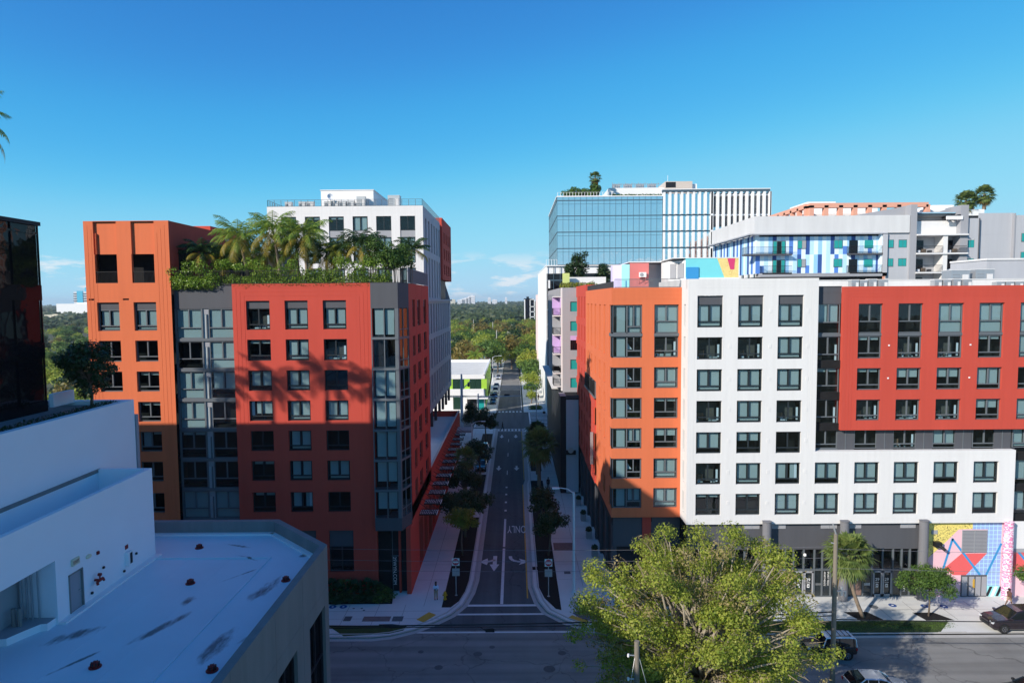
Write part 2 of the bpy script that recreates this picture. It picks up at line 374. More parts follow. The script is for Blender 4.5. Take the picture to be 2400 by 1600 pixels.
def strip(mb, line, o0, o1, z0, z1, m):
    L, Rr = [], []
    for i, p in enumerate(line):
        a = Vector(line[max(i-1,0)]); c = Vector(line[min(i+1,len(line)-1)]); d = (c-a).normalized(); n = Vector((-d.y, d.x))
        L.append(Vector(p)+n*o0); Rr.append(Vector(p)+n*o1)
    for i in range(len(line)-1):
        mb.prism([tuple(L[i]), tuple(L[i+1]), tuple(Rr[i+1]), tuple(Rr[i])], z0, z1, m)
b = MB()
strip(b, lc, -.16, 0.0, -.2, .03, M_curb); strip(b, lc, 0.0, .45, -.2, ZR+.012, M_curb); strip(b, lc, -.62, -.5, -.1, .05, M_curb)
strip(b, rc, 0.0, .16, -.2, .03, M_curb); strip(b, rc, -.45, 0.0, -.2, ZR+.012, M_curb); strip(b, rc[:9], .5, .62, -.1, .05, M_curb)
b.box(37.7, 40.2, 56.3, 56.45, 0, .05, M_curb)
struct('kerb', b)
b = MB()
for p in ([(-7.4,88),(-5.15,88),(-5.15,66),(-5.7,63.2),(-6.5,61.7),(-7.4,61.7)], [(-7.4,110),(-5.15,110),(-5.15,95),(-7.4,95)], [(-7.4,144),(-5.15,144),(-5.15,118),(-7.4,118)],
          [(2.3,92),(4.3,92),(4.3,61.0),(3.75,61.3),(2.75,63.6),(2.3,66)], [(2.4,106),(4.4,106),(4.4,97),(2.4,97)], [(2.6,140),(4.5,140),(4.5,112),(2.6,112)]):
    b.prism(p, -.05, .012, M_mulch)
b.prism([(-60,66.4),(-11.1,66.4),(-11.1,64.6),(-11.2,64.5),(-60,64.5)][0:2]+[(-10.9,68),(-12.9,66.2),(-12.4,62.5),(-60,62.5)], -.05, .012, M_mulch)
struct('planting_bed', b)
M_grass = mat('lawn_soil', (.045, .07, .02), .95, .3, 2.5, bump=.8)
b = MB(); b.prism([(-30,58.7),(-10.2,58.1),(-10.4,57.3),(-11.6,56.75),(-15.6,56.35),(-17.2,57.9),(-30,57.9)], -.05, .015, M_grass)
b.prism([(20,58.65),(40,58.5),(37.9,56.45),(20,56.45)], -.05, .015, M_grass)
b.prism([(31.2,60.3),(33.4,60.3),(34.2,58.6),(31.9,58.6)], -.05, .012, M_mulch); b.prism([(37.6,60.1),(39.6,60.1),(40.6,58.6),(38,58.6)], -.05, .012, M_mulch)
struct('verge', b)
# pavement details: joints, tactile pads, covers
M_joint = mat('pavement_joint', (.25, .24, .23), .95, 0)
b = MB()
for y in (61.0, 59.5): b.box(-34,-7.4,y-.02,y+.02,.0,.004,M_joint)
for x in (-11,-13.6,-16.5,-19.4,-22): b.box(x-.02,x+.02,58.3,62.3,.0,.0045,M_joint)
for y in range(68,148,4): b.box(-10.6,-7.45,y-.02,y+.02,0,.004,M_joint); b.box(4.45,9.6,y-.02,y+.02,0,.004,M_joint)
b.box(-9.2,-9.16,62,146,0,.0045,M_joint); b.box(6.9,6.94,66,146,0,.0045,M_joint)
for x in range(20,60,3): b.box(x-.02,x+.02,58.7,62.4,0,.004,M_joint)
b.box(18,60,60.7,60.74,0,.0045,M_joint)
b.prism([(-9.5,59.3),(-8.5,60.75),(-7.75,60.2),(-8.75,58.75)], -.01, .016, M_yel); b.prism([(5.25,60.0),(6.7,58.8),(6.2,58.1),(4.75,59.4)], -.01, .012, M_yel)
M_red_brick = mat('brown_slab', (.20,.15,.14), .9, .2, 3); M_plate = mat('iron_cover', (.11,.12,.13), .6, .2, 6)
b.prism([(5.3,60.4),(6.6,61.4),(8,60.4),(6.4,58.6)], -.01, .008, M_plate)
b.box(-14.6,-12.0,59.0,59.95,0,.01,M_red_brick); b.box(-11.8,-10.8,59.0,59.95,0,.01,M_plate); b.box(-16.4,-15.7,59.1,60.0,0,.01,M_plate)
M_blue = mat('blue_paint', (.03,.08,.26), .7, .3, 4)
for x, y in ((-18.15,61.95),(-17.1,61.95),(36.6,61.6),(39.6,61.4),(41.4,61.3)): b.lathe((x,y,0),[(.36,0),(.36,.012),(.12,.014)],M_blue,20); b.lathe((x,y,0),[(.12,.012),(.11,.018)],M_white,10)
b.lathe((34.6,61.3,0),[(.4,0),(.4,.012)],M_plate,18)
for x, y in ((-16.0,61.6),(-15.2,61.6),(-14.9,61.2)): b.lathe((x,y,0),[(.12,0),(.12,.01)],M_plate,10)
b.box(4.5,6.9,76,78.4,0,.006,M_red_brick)
b.box(5.2,5.9,69.3,70,0,.009,M_plate)
struct('pavement_details', b)
# painted markings
z0, z1 = ZR-.02, ZR+.006
b = MB()
def pl(*p, m=M_paint): b.prism(list(p), z0, z1, m)
def rect(x0, x1, y0, y1, m=M_paint): b.box(x0, x1, y0, y1, z0, z1, m)
rect(-1.68,-1.38,62.6,77.0); rect(-1.67,-1.4,77.5,87.6); rect(-5.0,2.1,62.1,62.5); rect(-6.2,3.1,60.35,60.65); rect(-9.2,4.9,57.0,57.25)
for y in (91.2,95,98.9,102.7): rect(-1.7,-1.4,y-.35,y+.35)
for y in (111.6,124.7,137.5): rect(-1.6,-1.48,y-1.4,y+1.4)
for x, y in ((-3.1,114.5),(.1,114.5),(-3.1,141.5),(0,141.5)):
    rect(x-.17,x+.17,y,y+1.7); pl((x-.5,y+.2),(x+.5,y+.2),(x,y-1.6))
# straight + turn arrow and turn arrow near the stop line
rect(-2.75,-2.3,72.2,74.7); pl((-3.1,72.25),(-2.0,72.25),(-2.55,70.4))
def bent(x, s):
    c = [(x, 74.6), (x+s*.05, 73.9), (x+s*.35, 73.35), (x+s*.8, 73.05), (x+s*1.25, 73.0)]
    for i in range(len(c)-1):
        a, d = Vector(c[i]), Vector(c[i+1]); n = Vector((-(d-a).y, (d-a).x)).normalized()*.2
        pl(tuple(a+n), tuple(d+n), tuple(d-n), tuple(a-n))
    pl((x+s*1.0,73.9),(x+s*1.3,73.0),(x+s*1.0,72.1),(x+s*2.2,73.0))
bent(-2.5,-1) if False else None
c = [(-2.55,73.6),(-2.9,73.25),(-3.4,73.05)]
for i in range(2):
    a, d = Vector(c[i]), Vector(c[i+1]); n = Vector((-(d-a).y, (d-a).x)).normalized()*.2; pl(tuple(a+n), tuple(d+n), tuple(d-n), tuple(a-n))
pl((-3.4,74.0),(-3.3,73.05),(-3.4,72.1),(-4.3,73.0)); bent(-.75,1)
rect(1.0,1.13,63.8,104,M_yel); rect(1.28,1.4,107,147,M_yel)
# far junction crossings
for i in range(8): rect(-4.2+i*.8,-3.75+i*.8,147.6,149.6)
rect(-4.6,2,147.0,147.2); rect(-4.6,2,149.9,150.1)
for i in range(7): rect(-4.6+i*.95,-4.1+i*.95,172.2,174.2)
rect(-5.8,-5.4,152,172); rect(3.4,3.8,152,172); rect(-9.9,-9.6,152,172); rect(8.2,8.5,152,172)
for i in range(11): rect(-9.5,-5.9,152.4+i*1.8,153.0+i*1.8); rect(3.9,8.1,152.4+i*1.8,153.0+i*1.8)
rect(-5.1,-4.95,176,214); rect(1.6,1.75,176,240); rect(27.4,29.8,49.6,49.72)
struct('road_markings', b)
tx = text('ONLY', 2.3, M_paint, None, (.05, 83.7, ZR+.004), (0,0,math.pi), 'road_lettering', .004, sx=.42)
tx.scale = (.40, 1.66, 1); tag(tx, kind='structure')
b = MB()
for x, y, r in ((.6,94.5,.6),(-3.4,53.5,.55),(-6.5,51.5,.5),(2.6,51.2,.7),(-8.3,53.9,.35),(3.8,53.6,.5),(-2.2,54.6,.35),(1.2,46.2,.6)): b.lathe((x,y,ZR),[(r*.7,-.02),(r*.7,.006)],M_patch,18)
for sg in (0,1): b.box(1.75,2.3,70.4,71.2,-.1,.035,M_blk)
struct('manhole_covers', b)
# ================================================================ red and orange apartment block (left of the street)
L = 64.5
lb = thing('apartment_block', 'red and orange apartment block with a palm garden on its roof, left of the street', 'building', (-26, L, 0))
ROWS = [(24.1,26.22),(21.08,23.12),(18.02,20.06),(14.97,17.02),(11.9,13.95),(8.66,10.74)]
XO = [(-41.6,-39.4),(-37.95,-35.7)]; XR = [(-26.75,-24.4),(-22.9,-20.6),(-19.1,-16.78)]
def conc(u0, u1, z0, z1, n=3, s=.42, t=.04, top=True):
    J = []
    for i in range(n):
        d = s*(i+1)
        J += [(u0+d, u0+d+t, z0+d*0, z1-d), (u1-d-t, u1-d, z0, z1-d)]
        if top: J.append((u0+d, u1-d, z1-d-t, z1-d))
    return J
mb = MB()
hol = [(a,b_,27.2,30.04) for a, b_ in XO]+[(a,b_,c_,d_) for a, b_ in XO for c_, d_ in ROWS]+[(a,b_,31.95,34.8) for a, b_ in XO]
facade(mb, 'y', L, -42.6, -34.15, 0, 38, hol, M_or, .3, conc(-42.6,-34.15,0,38,3,.38,.04,False), backed=[(-41.65,-39.35,34.8,38,.22,M_or),(-37.9,-35.6,34.8,38,.22,M_or)]+[(x,x+.62,30.25,30.42,.15,M_blk) for x in (-42.4,-39.0)])
facade(mb, '-x', -42.6, L, 84, 0, 38, [], M_or); facade(mb, '+x', -34.15, L, 77, 31.6, 38, [], M_red, .3, backed=[(66.2,69.5,31.7,35.4,.3,M_bk)])  # right face red instead of orange: its shade is put into the colour
mb.box(-42.5,-34.25,64.9,84,37.2,37.5,M_gr); mb.face([(-42.6,84,0),(-42.6,84,38),(-34.15,84,38),(-34.15,84,0)], M_or); mb.box(-42.6,-34.15,64.5,64.9,38,38.06,M_or); mb.box(-34.5,-34.2,64.9,84,37.5,38.06,M_or)
mb.build('orange_wing', lb)
mb = MB(); mb.box(-42.3,-34.4,66.2,83.6,0,37,M_core); mb.box(-34.0,-12,66.1,79,6,31,M_core); mb.box(-28,-15,66.2,79,0,6.5,M_core); mb.box(-13.9,-11.9,66.1,79,0,31,M_core)
for z in (8.2,11.3,14.4,17.4,20.5,23.6,26.7): mb.box(-42.3,-34.4,65.1,66.2,z-.15,z+.12,M_core); mb.box(-34,-14.3,65.3,66.2,z-.15,z+.12,M_core)
mb.build('interior', lb)
for i, (a, b_) in enumerate(XO):
    window(lb, a+.02, L+.22, 27.22, b_-a-.04, 2.8, 'fd'[i] if i == 0 else 'f', fm=M_fg, panel=.72)
    for (c_, d_), s in zip(ROWS, [('o','o'),('o','t'),('o','t'),('o','l'),('f','o'),('f','o')]): window(lb, a+.02, L+.22, c_+.02, b_-a-.04, d_-c_-.04, s[i], fm=M_fg)
    rb = MB()
    for k in range(19): rb.box(a+.05+k*.12, a+.07+k*.12, L+.06, L+.08, 31.98, 33.05, M_blk)
    rb.box(a+.03,b_-.03,L+.05,L+.1,33.05,33.1,M_blk); rb.box(a+.03,b_-.03,L+.05,L+.1,31.97,32.02,M_blk); rb.build('balcony_railing', lb)
# dark glazed section between the two colours
mb = MB(); mb.box(-34.1,-28.1,64.95,65.3,29.35,31.75,M_dk); mb.box(-34.1,-28.1,64.98,65.3,0,5.6,M_dk)
FL = [26.3,23.25,20.2,17.15,14.1,11.0,7.9]
for z in FL: mb.box(-34.1,-28.1,64.9,65.3,z-.22,z+.06,M_fg)
mb.box(-34.1,-34.05,64.9,65.3,5.6,29.35,M_fg)
mb.build('charcoal_spandrel', lb)
pat = ['ff','of','fg','fo','to','oo','ff','fg']
for j, z in enumerate(FL):
    h = (29.35 if j == 0 else FL[j-1]-.22)-z-.08; s = pat[j]
    window(lb, -34.03, 65.0, z+.06, 2.6, h, s[0] if s[0] != 'f' else 's', fm=M_fg, low=.36); window(lb, -30.75, 65.0, z+.06, 2.62, h, s[1] if s[1] != 'f' else 's', fm=M_fg, low=.36)
    q = MB(); q.box(-31.43,-31.33,64.95,65.1,z+.06,z+.06+h,M_fg); q.box(-31.33,-30.75,65.05,65.1,z+h-.5,z+.06+h,M_mg); q.box(-31.0,-30.9,64.95,65.1,z+.06,z+h-.5,M_fg); q.face([(-31.33,65.08,z+.06),(-30.75,65.08,z+.06),(-30.75,65.08,z+h-.5),(-31.33,65.08,z+h-.5)],M_bl); q.build('narrow_casement', lb)
# red front, corner bay, side
mb = MB(); hol = [(a,b_,27.2,30.08) for a, b_ in XR]+[(a,b_,c_,d_) for a, b_ in XR for c_, d_ in ROWS]+[(a,b_,2.4,6.75) for a, b_ in ((-26.7,-24.2),(-22.9,-20.4),(-19.1,-16.6))]
facade(mb, 'y', L, -28.1, -14.2, 0, 31.75, hol, M_red, .3, conc(-28.1,-14.2,0,31.75,3,.4)); 
facade(mb, '-x', -28.1, L, 65.2, 0, 31.75, [], M_red); facade(mb, '+x', -14.2, L, 65.6, 0, 31.75, [], M_red); mb.build('red_front', lb)
for i, (a, b_) in enumerate(XR):
    window(lb, a+.02, L+.22, 27.22, b_-a-.04, 2.84, 'off'[i] if i else 'd', fm=M_fr, panel=.72)
    for (c_, d_), s in zip(ROWS, ['tfd','gfo','wff','ofo','tff','tvo']): window(lb, a+.02, L+.22, c_+.02, b_-a-.04, d_-c_-.04, s[i])
for a in (-26.7,-22.9,-19.1): window(lb, a+.02, L+.22, 2.42, 2.46, 4.3, 'o', panel=1.7, low=.0)
mb = MB(); BY = [(-14.2,63.85),(-11.5,63.85),(-10.82,66.2),(-14.2,66.2)]
mb.prism(BY, 29.25, 31.75, M_dk); mb.prism(BY, 6.9, 8.2, M_dk)
BF = [26.3,23.25,20.2,17.1,14.05,11.0,8.2]
for z in BF[:-1]: mb.prism([(x, y-.06) for x, y in BY], z-.12, z+.1, M_fg)
for j, z in enumerate(BF):
    t = 29.25 if j == 0 else BF[j-1]-.12
    for x in (-14.2,-12.95,-11.85): mb.box(x,x+.09,63.86,63.98,z,t,M_fg)
    mb.prism([(-11.76,63.86),(-11.5,63.86),(-11.42,64.1),(-11.7,64.1)], z, t, M_fg)
    for k in (.45,.92):
        x, y = -11.5+.68*k, 63.85+2.35*k; mb.box(x-.06,x+.02,y-.05,y+.05,z,t,M_fg)
    mb.prism([(-11.48,64.0),(-10.84,66.15),(-10.9,66.15),(-11.56,64.0)], z+.8, z+.9, M_fg)
mb.box(-14.15,-12.9,64.9,66,0,31,M_core); mb.build('corner_bay', lb)
g = MB(); g.face([(-14.15,63.9,8.2),(-11.6,63.9,8.2),(-11.6,63.9,29.2),(-14.15,63.9,29.2)],M_glass); g.face([(-11.53,63.9,8.2),(-10.86,66.2,8.2),(-10.86,66.2,29.2),(-11.53,63.9,29.2)],M_glass); g.build('bay_glass', lb)
g = MB()
for j, (z, s) in enumerate(zip(BF, 'fdffffh')):
    if s == 'd': continue
    t = (29.2 if j == 0 else BF[j-1]-.12); lo = z+.9 if j in (5,6) else z+.35
    g.face([(-13.85,64.1,lo),(-13.0,64.1,lo),(-13.0,64.1,t),(-13.85,64.1,t)],M_bl); g.face([(-12.8,64.1,lo),(-11.95,64.1,lo),(-11.95,64.1,t),(-12.8,64.1,t)],M_bl)
g.build('bay_blind', lb)
mb = MB(); XS = [(68.6,70.3),(72.1,74.3),(76.9,79.3)]
hol = [(a,b_,27.2,30.08) for a, b_ in XS]+[(a,b_,c_,d_) for a, b_ in XS for c_, d_ in ROWS]
facade(mb, '+x', -10.82, 66.2, 81.4, 7.2, 31.75, hol, M_red, .28, [(71.2,71.26,7.2,31.75),(75.5,75.56,7.2,31.75)])
mb.face([(-34,82,31.7),(-34,64.9,31.7),(-14.2,64.9,31.7),(-10.9,66.3,31.7),(-10.9,82,31.7)], M_gr)
mb.box(-42.4,-34.9,75,83.9,31.7,38.7,M_red); mb.box(-34.9,-26.5,74.6,79.4,31.7,35.6,M_dk); 
for x in (-34.6,-32.6,-30.6,-28.5): mb.box(x,x+1.7,74.5,74.62,31.8,35.2,M_bk)
mb.build('red_side', lb)
for i, (a, b_) in enumerate(XS):
    window(lb, -11.04, a+.02, 27.22, b_-a-.04, 2.84, 'o', R(90), panel=.72)
    for c_, d_ in ROWS: window(lb, -11.04, a+.02, c_+.02, b_-a-.04, d_-c_-.04, 'otf'[(i+int(c_)) % 3], R(90))
# street level side: pilasters, dark shopfronts, terrace parapet and slatted canopies
mb = MB(); PY = [66.4+3.83*i for i in range(16)]
hol = [(y+.55,y+3.4,.3,5.4) for y in PY[1:-1]]
facade(mb, '+x', -10.82, 66.2, 124, 0, 8.7, hol, M_red, .5)
mb.face([(-10.82,124,0),(-30,124,0),(-30,124,8.7),(-10.82,124,8.7)], M_red); mb.box(-11.1,-10.82,81.4,124,8.7,8.78,M_curb)
mb.face([(-30,81.4,7.6),(-11.1,81.4,7.6),(-11.1,124,7.6),(-30,124,7.6)], M_side); facade(mb,'-x',-11.1,81.4,124,7.6,8.7,[],M_red)
for y in PY[1:-1]: mb.box(-11.5,-11.35,y+.5,y+3.5,.2,5.5,M_bk); mb.box(-11.36,-11.3,y+1.9,y+2.0,.3,5.4,M_fg)
mb.box(-14.2,-11.2,65.4,66.2,0,6.9,M_bk); mb.box(-12.1,-11.9,64.95,65.4,0,6.9,M_red); mb.box(-11.9,-10.82,66.0,66.2,0,7.2,M_red)
for x in (-13.6,-12.85): mb.box(x,x+.07,65.3,65.42,0,6.9,M_fg)
mb.box(-13.6,-12.1,65.3,65.42,3.7,3.8,M_fg)
mb.box(-11.25,-10.8,64.6,66.25,0,6.9,M_red)
mb.build('street_front', lb)
text('29WYN.COM', .5, M_white, lb, (-12.6, 65.26, 2.2), (R(90), R(90), 0), 'lettering')
for y in [70.6+3.83*i for i in range(12)]:
    a = MB(); x0, x1 = -10.8, -8.9
    for k in range(4): a.box(x0,x1,y+k*.5,y+k*.5+.2,6.2,6.32,M_blk)
    for k in range(10): a.box(x0+k*.205+.03,x0+k*.205+.12,y+.02,y+1.68,6.24,6.3,M_white)
    a.box(x1-.08,x1,y,y+1.75,6.18,6.34,M_blk); bar(a,(x0,y+.05,7.6),(x1,y+.05,6.3),.03,M_blk); bar(a,(x0,y+1.7,7.6),(x1,y+1.7,6.3),.03,M_blk)
    a.build('slatted_canopy', lb)
a = MB(); a.box(-10.8,-7.9,116.8,120.2,5.9,6.3,M_mg); a.build('entrance_canopy', lb)
# roof terrace railing
a = MB()
def rail(mb, p, q, z, h, m, sp=.13, r=.018):
    p, q = Vector(p), Vector(q); n = int((q-p).length/sp)
    for k in range(n+1):
        c = p+(q-p)*k/n; mb.box(c.x-r,c.x+r,c.y-r,c.y+r,z,z+h,m)
    d = (q-p).normalized()
    for zz in (z+.05, z+h): bar(mb,(p.x,p.y,zz),(q.x,q.y,zz),.03,m)
rail(a,(-34,64.75),(-14.2,64.75),31.75,1.3,M_blk,.22,.011); rail(a,(-14.2,64.6),(-11.6,64.2),31.75,1.3,M_blk,.22,.011); rail(a,(-11.6,64.3),(-10.95,66.2),31.75,1.3,M_blk,.22,.011)
a.box(-10.93,-10.85,66.2,81.4,31.8,33.3,M_mg)
for k in range(60): a.box(-10.86,-10.84,66.3+k*.25,66.4+k*.25,31.85,33.25,M_dk)
a.build('terrace_railing', lb)
# ================================================================ pale grey tower farther up the street
T = 104.1
tw = thing('apartment_tower', 'tall pale grey apartment tower with a white roof box, rising behind the roof palms', 'building', (-26, T, 0))
XT = [(-37.1,-34.7),(-33.3,-30.9),(-29.5,-27.1),(-25.7,-23.3),(-21.95,-19.55),(-18.15,-15.75)]
mb = MB(); ZT = [(36.0,43.4),(32.5,35.2),(29.4,31.6)]
facade(mb,'y',T,-39.3,-14.5,7.6,45.0,[(a,b_,c_,d_) for a, b_ in XT for c_, d_ in ZT],M_wh,.25,conc(-39.3,-14.5,7.6,45,3,.38))
facade(mb,'-x',-39.3,T,146,0,45,[],M_wh)
YS = [106.0+3.7*i for i in range(6)]
facade(mb,'+x',-14.5,T,127.5,30,45,[(y+.6,y+2.3,38.3,43.35) for y in YS]+[(y+.6,y+2.3,30.4,37.2) for y in YS],M_gy,.3)  # greyer than the white front: the side's shade is put into its colour
YB = [108.0+3.7*i for i in range(10)]; ZB = [(24.2,29.4),(18.1,23.25),(12.05,17.0)]
facade(mb,'+x',-14.5,T,146.2,10.8,30,[(y,y+1.95,c_,d_) for y in YB for c_, d_ in ZB],M_gy,.3)
mb.face([(-14.5,T,10.8),(-14.5,146.2,10.8),(-39,146.2,10.8),(-39,T,10.8)],M_gy); mb.face([(-39.3,146.2,0),(-39.3,146.2,45),(-19,146.2,45),(-14.5,146.2,30),(-14.5,146.2,10.8),(-19,146.2,10.8),(-19,146.2,0)],M_gy)
mb.box(-18.2,-18,107,146,7.6,10.8,M_bk); mb.box(-14.45,-14.1,T+.1,146.2,29.8,30.15,M_gy)
for y in range(108,146,6): mb.box(-15.2,-14.7,y,y+.5,7.6,10.8,M_dk)
mb.box(-39.2,-14.6,T+.05,146,44.3,44.7,M_gr); mb.build('grey_wall', tw)
mb = MB(); mb.box(-38.8,-15.8,105.6,144.5,12,43,M_core); mb.build('interior', tw)
mb = MB(); RW = [(y,y+1.7) for y in (130.5,134.4,138.3,142.1)]
facade(mb,'+x',-14.1,127.9,145.4,34.05,46.05,[(a,b_,c_,d_) for a, b_ in RW for c_, d_ in ((41.3,43.5),(38.1,40.3),(35.1,37.1))],M_red,.25)
mb.face([(-14.1,127.9,34.05),(-14.1,127.9,46.05),(-17,127.9,46.05),(-17,127.9,34.05)],M_red); mb.face([(-14.1,145.4,34.05),(-17,145.4,34.05),(-17,145.4,46.05),(-14.1,145.4,46.05)],M_red)
mb.face([(-14.1,127.9,34.05),(-17,127.9,34.05),(-17,145.4,34.05),(-14.1,145.4,34.05)],M_red); mb.face([(-14.1,127.9,46.05),(-14.1,145.4,46.05),(-17,145.4,46.05),(-17,127.9,46.05)],M_red); mb.box(-15.1,-14.8,128.1,145.2,34.3,45.8,M_bk)
mb.box(-19,-14.9,127.9,140,30,34.0,M_bk); mb.build('red_projection', tw)
for k, (a, b_) in enumerate(XT):
    window(tw, a+.02, T+.15, 41.15, b_-a-.04, 2.22, 'ottfoo'[k] if k else 'f', fm=M_fr, low=0, frd=.09)
    q = MB(); q.box(a+.02,b_-.02,T+.12,T+.28,40.1,41.13,M_mg); q.build('spandrel_panel', tw)
    window(tw, a+.02, T+.15, 36.02, b_-a-.04, 4.05, 'f', low=.3, frd=.09); window(tw, a+.02, T+.15, 32.52, b_-a-.04, 2.66, 'f', low=.25, frd=.09); window(tw, a+.02, T+.15, 29.42, b_-a-.04, 2.16, 'o', low=0, frd=.09)
for y in YS:
    window(tw,-14.72,y+.62,38.32,1.66,5.0,'o',R(90),fm=M_fr,low=.5,split=False); window(tw,-14.72,y+.62,30.42,1.66,6.75,'o',R(90),fm=M_fr,low=.5,split=False)
for y in YB:
    for c_, d_ in ZB: window(tw,-14.72,y+.02,c_+.02,1.91,d_-c_-.04,'o',R(90),fm=M_fr,low=.5,split=False)
mb = MB(); mb.box(-31.2,-22.7,106,118,44.7,47.8,M_white); mb.box(-31.3,-22.6,105.9,118.1,47.8,47.9,M_white); mb.build('roof_box', tw)
a = MB(); RL = (((-39.2,T+.1),(-14.6,T+.1)),((-14.6,T+.1),(-14.6,127.5)),((-39.2,T+.1),(-39.2,132)))
for p, q in RL:
    rail(a,p,q,45,1.05,M_fg,1.05,.028)
    for z in (45.2,45.4,45.6,45.8): bar(a,(*p,z),(*q,z),.014,M_fg)
a.build('roof_railing', tw)
# ================================================================ near left: black glass building and white-roofed building
M_dg = bpy.data.materials.new('black_glass'); M_dg.use_nodes = True; t = M_dg.node_tree; t.nodes.clear()
o = N(t,'ShaderNodeOutputMaterial'); mxs = N(t,'ShaderNodeMixShader'); df = N(t,'ShaderNodeBsdfDiffuse'); gl = N(t,'ShaderNodeBsdfGlossy'); df.inputs[0].default_value = (.005,.005,.007,1); gl.inputs[0].default_value = (.8,.85,.9,1); gl.inputs['Roughness'].default_value = .02
lw = N(t,'ShaderNodeLayerWeight'); lw.inputs[0].default_value = .5; p4 = N(t,'ShaderNodeMath',operation='POWER'); p4.inputs[1].default_value = 3; ma = N(t,'ShaderNodeMath',operation='MULTIPLY_ADD'); ma.inputs[1].default_value = .07; ma.inputs[2].default_value = .035
t.links.new(lw.outputs['Facing'],p4.inputs[0]); t.links.new(p4.outputs[0],ma.inputs[0]); t.links.new(ma.outputs[0],mxs.inputs[0]); t.links.new(df.outputs[0],mxs.inputs[1]); t.links.new(gl.outputs[0],mxs.inputs[2]); t.links.new(mxs.outputs[0],o.inputs[0])
g = N(t,'ShaderNodeNewGeometry'); n = N(t,'ShaderNodeTexNoise'); n.inputs['Scale'].default_value = .6; bm = N(t,'ShaderNodeBump'); bm.inputs['Strength'].default_value = .2; bm.inputs['Distance'].default_value = .1
t.links.new(g.outputs['Position'],n.inputs['Vector']); t.links.new(n.outputs[0],bm.inputs['Height']); t.links.new(bm.outputs[0],gl.inputs['Normal']); MATS['black_glass'] = M_dg
dg = thing('glass_building', 'black glass office building at the far left edge, above the white terrace wall', 'building', (-50, 40, 0))
mb = MB(); mb.box(-75,-31.55,-40,43.0,0,35.1,M_dg); mb.build('glass_wall', dg)
mb = MB(); mb.box(-75.1,-31.35,-40,43.2,35.1,35.35,M_bk)
for y in [43.08-2.3*i for i in range(14)]: mb.box(-31.58,-31.46,y-.03,y+.03,13,35.1,M_dg)
for z in (16,19.5,23.4,27.3,31.1,34.6): mb.box(-31.58,-31.46,10,43.1,z-.06,z+.06,M_dg)
for z in (22.5,26.4,30.2): mb.box(-31.58,-31.42,10,43.1,z,z+1.0,M_dg)
mb.build('mullions', dg)
mb = MB(); mb.box(-75,-31.45,17,35.5,35.35,41.4,M_bk); mb.build('unseen_shade_block', dg)  # unseen upper block, added to cast the slanting shadow edge across the street
wb = thing('white_roof_building', 'white stepped building with a pale flat roof and concrete parapet, lower left foreground', 'building', (-20, 46.6, 0))
RZ = 13.35
# roof membrane with dark run-off stains of their own shape
mr = mat('stained_membrane', (.60, .70, .75), .6, .05, .25)
t = mr.node_tree; bs = t.nodes['Principled BSDF']; src = bs.inputs['Base Color'].links[0].from_socket
g = N(t, 'ShaderNodeNewGeometry'); last = None
nz = N(t, 'ShaderNodeTexNoise'); nz.inputs['Scale'].default_value = 1.6; nz.inputs['Detail'].default_value = 7; nz.inputs['Roughness'].default_value = .7
mpn = N(t, 'ShaderNodeMapping'); mpn.inputs['Scale'].default_value = (1.6, .5, 1); t.links.new(g.outputs['Position'], mpn.inputs[0]); t.links.new(mpn.outputs[0], nz.inputs['Vector'])
for cx, cy, a, rx, ry in ((-14.6,30.4,-4,.8,2.6),(-14.6,36.7,-14,.75,2.6),(-18.4,35.2,5,.55,1.1),(-18.3,32.2,-24,.5,2.9),(-19.0,43.3,70,.25,2.0),(-17.5,41.2,60,.15,1.6),(-22.3,31.5,-50,.8,2.2),(-16.9,38.6,-38,.16,2.6),(-13.2,31.6,-25,.3,1.6),(-14.0,41.5,20,.5,.5),(-20.6,29.0,-30,.2,2.0)):
    m1 = N(t, 'ShaderNodeMapping', vector_type='TEXTURE'); m1.inputs['Location'].default_value = (cx, cy, RZ); m1.inputs['Rotation'].default_value = (0, 0, R(a)); m1.inputs['Scale'].default_value = (rx, ry, 1)
    ln = N(t, 'ShaderNodeVectorMath', operation='LENGTH'); t.links.new(g.outputs['Position'], m1.inputs[0]); t.links.new(m1.outputs[0], ln.inputs[0])
    mr1 = N(t, 'ShaderNodeMapRange'); mr1.inputs[1].default_value = 1.25; mr1.inputs[2].default_value = .2; t.links.new(ln.outputs['Value'], mr1.inputs[0])
    if last is None: last = mr1.outputs[0]
    else:
        mm = N(t, 'ShaderNodeMath', operation='MAXIMUM'); t.links.new(last, mm.inputs[0]); t.links.new(mr1.outputs[0], mm.inputs[1]); last = mm.outputs[0]
ad = N(t, 'ShaderNodeMath', operation='MULTIPLY'); t.links.new(nz.outputs[0], ad.inputs[0]); t.links.new(last, ad.inputs[1])
ra = N(t, 'ShaderNodeMapRange'); ra.inputs[1].default_value = .29; ra.inputs[2].default_value = .50; ra.inputs[4].default_value = .80; t.links.new(ad.outputs[0], ra.inputs[0])
xs = N(t, 'ShaderNodeMixRGB'); xs.inputs[2].default_value = (.055,.06,.06,1); t.links.new(ra.outputs[0], xs.inputs[0]); t.links.new(src, xs.inputs[1]); t.links.new(xs.outputs[0], bs.inputs['Base Color'])
OUT = [(-12.3,-10),(-12.3,41.1),(-17.2,46.05),(-45,46.05),(-45,-10)]
INN = [(-12.75,-10),(-12.75,40.95),(-17.4,45.6),(-45,45.6)]
mb = MB(); mb.face([(p[0],p[1],RZ) for p in INN[:2]]+[(-17.4,45.6,RZ),(-45,45.6,RZ),(-45,-10,RZ)], mr)
mb.box(-23.85,-16.1,41.1,41.25,RZ,RZ+.08,mr); mb.box(-16.15,-16.0,-8,41.25,RZ,RZ+.07,mr)
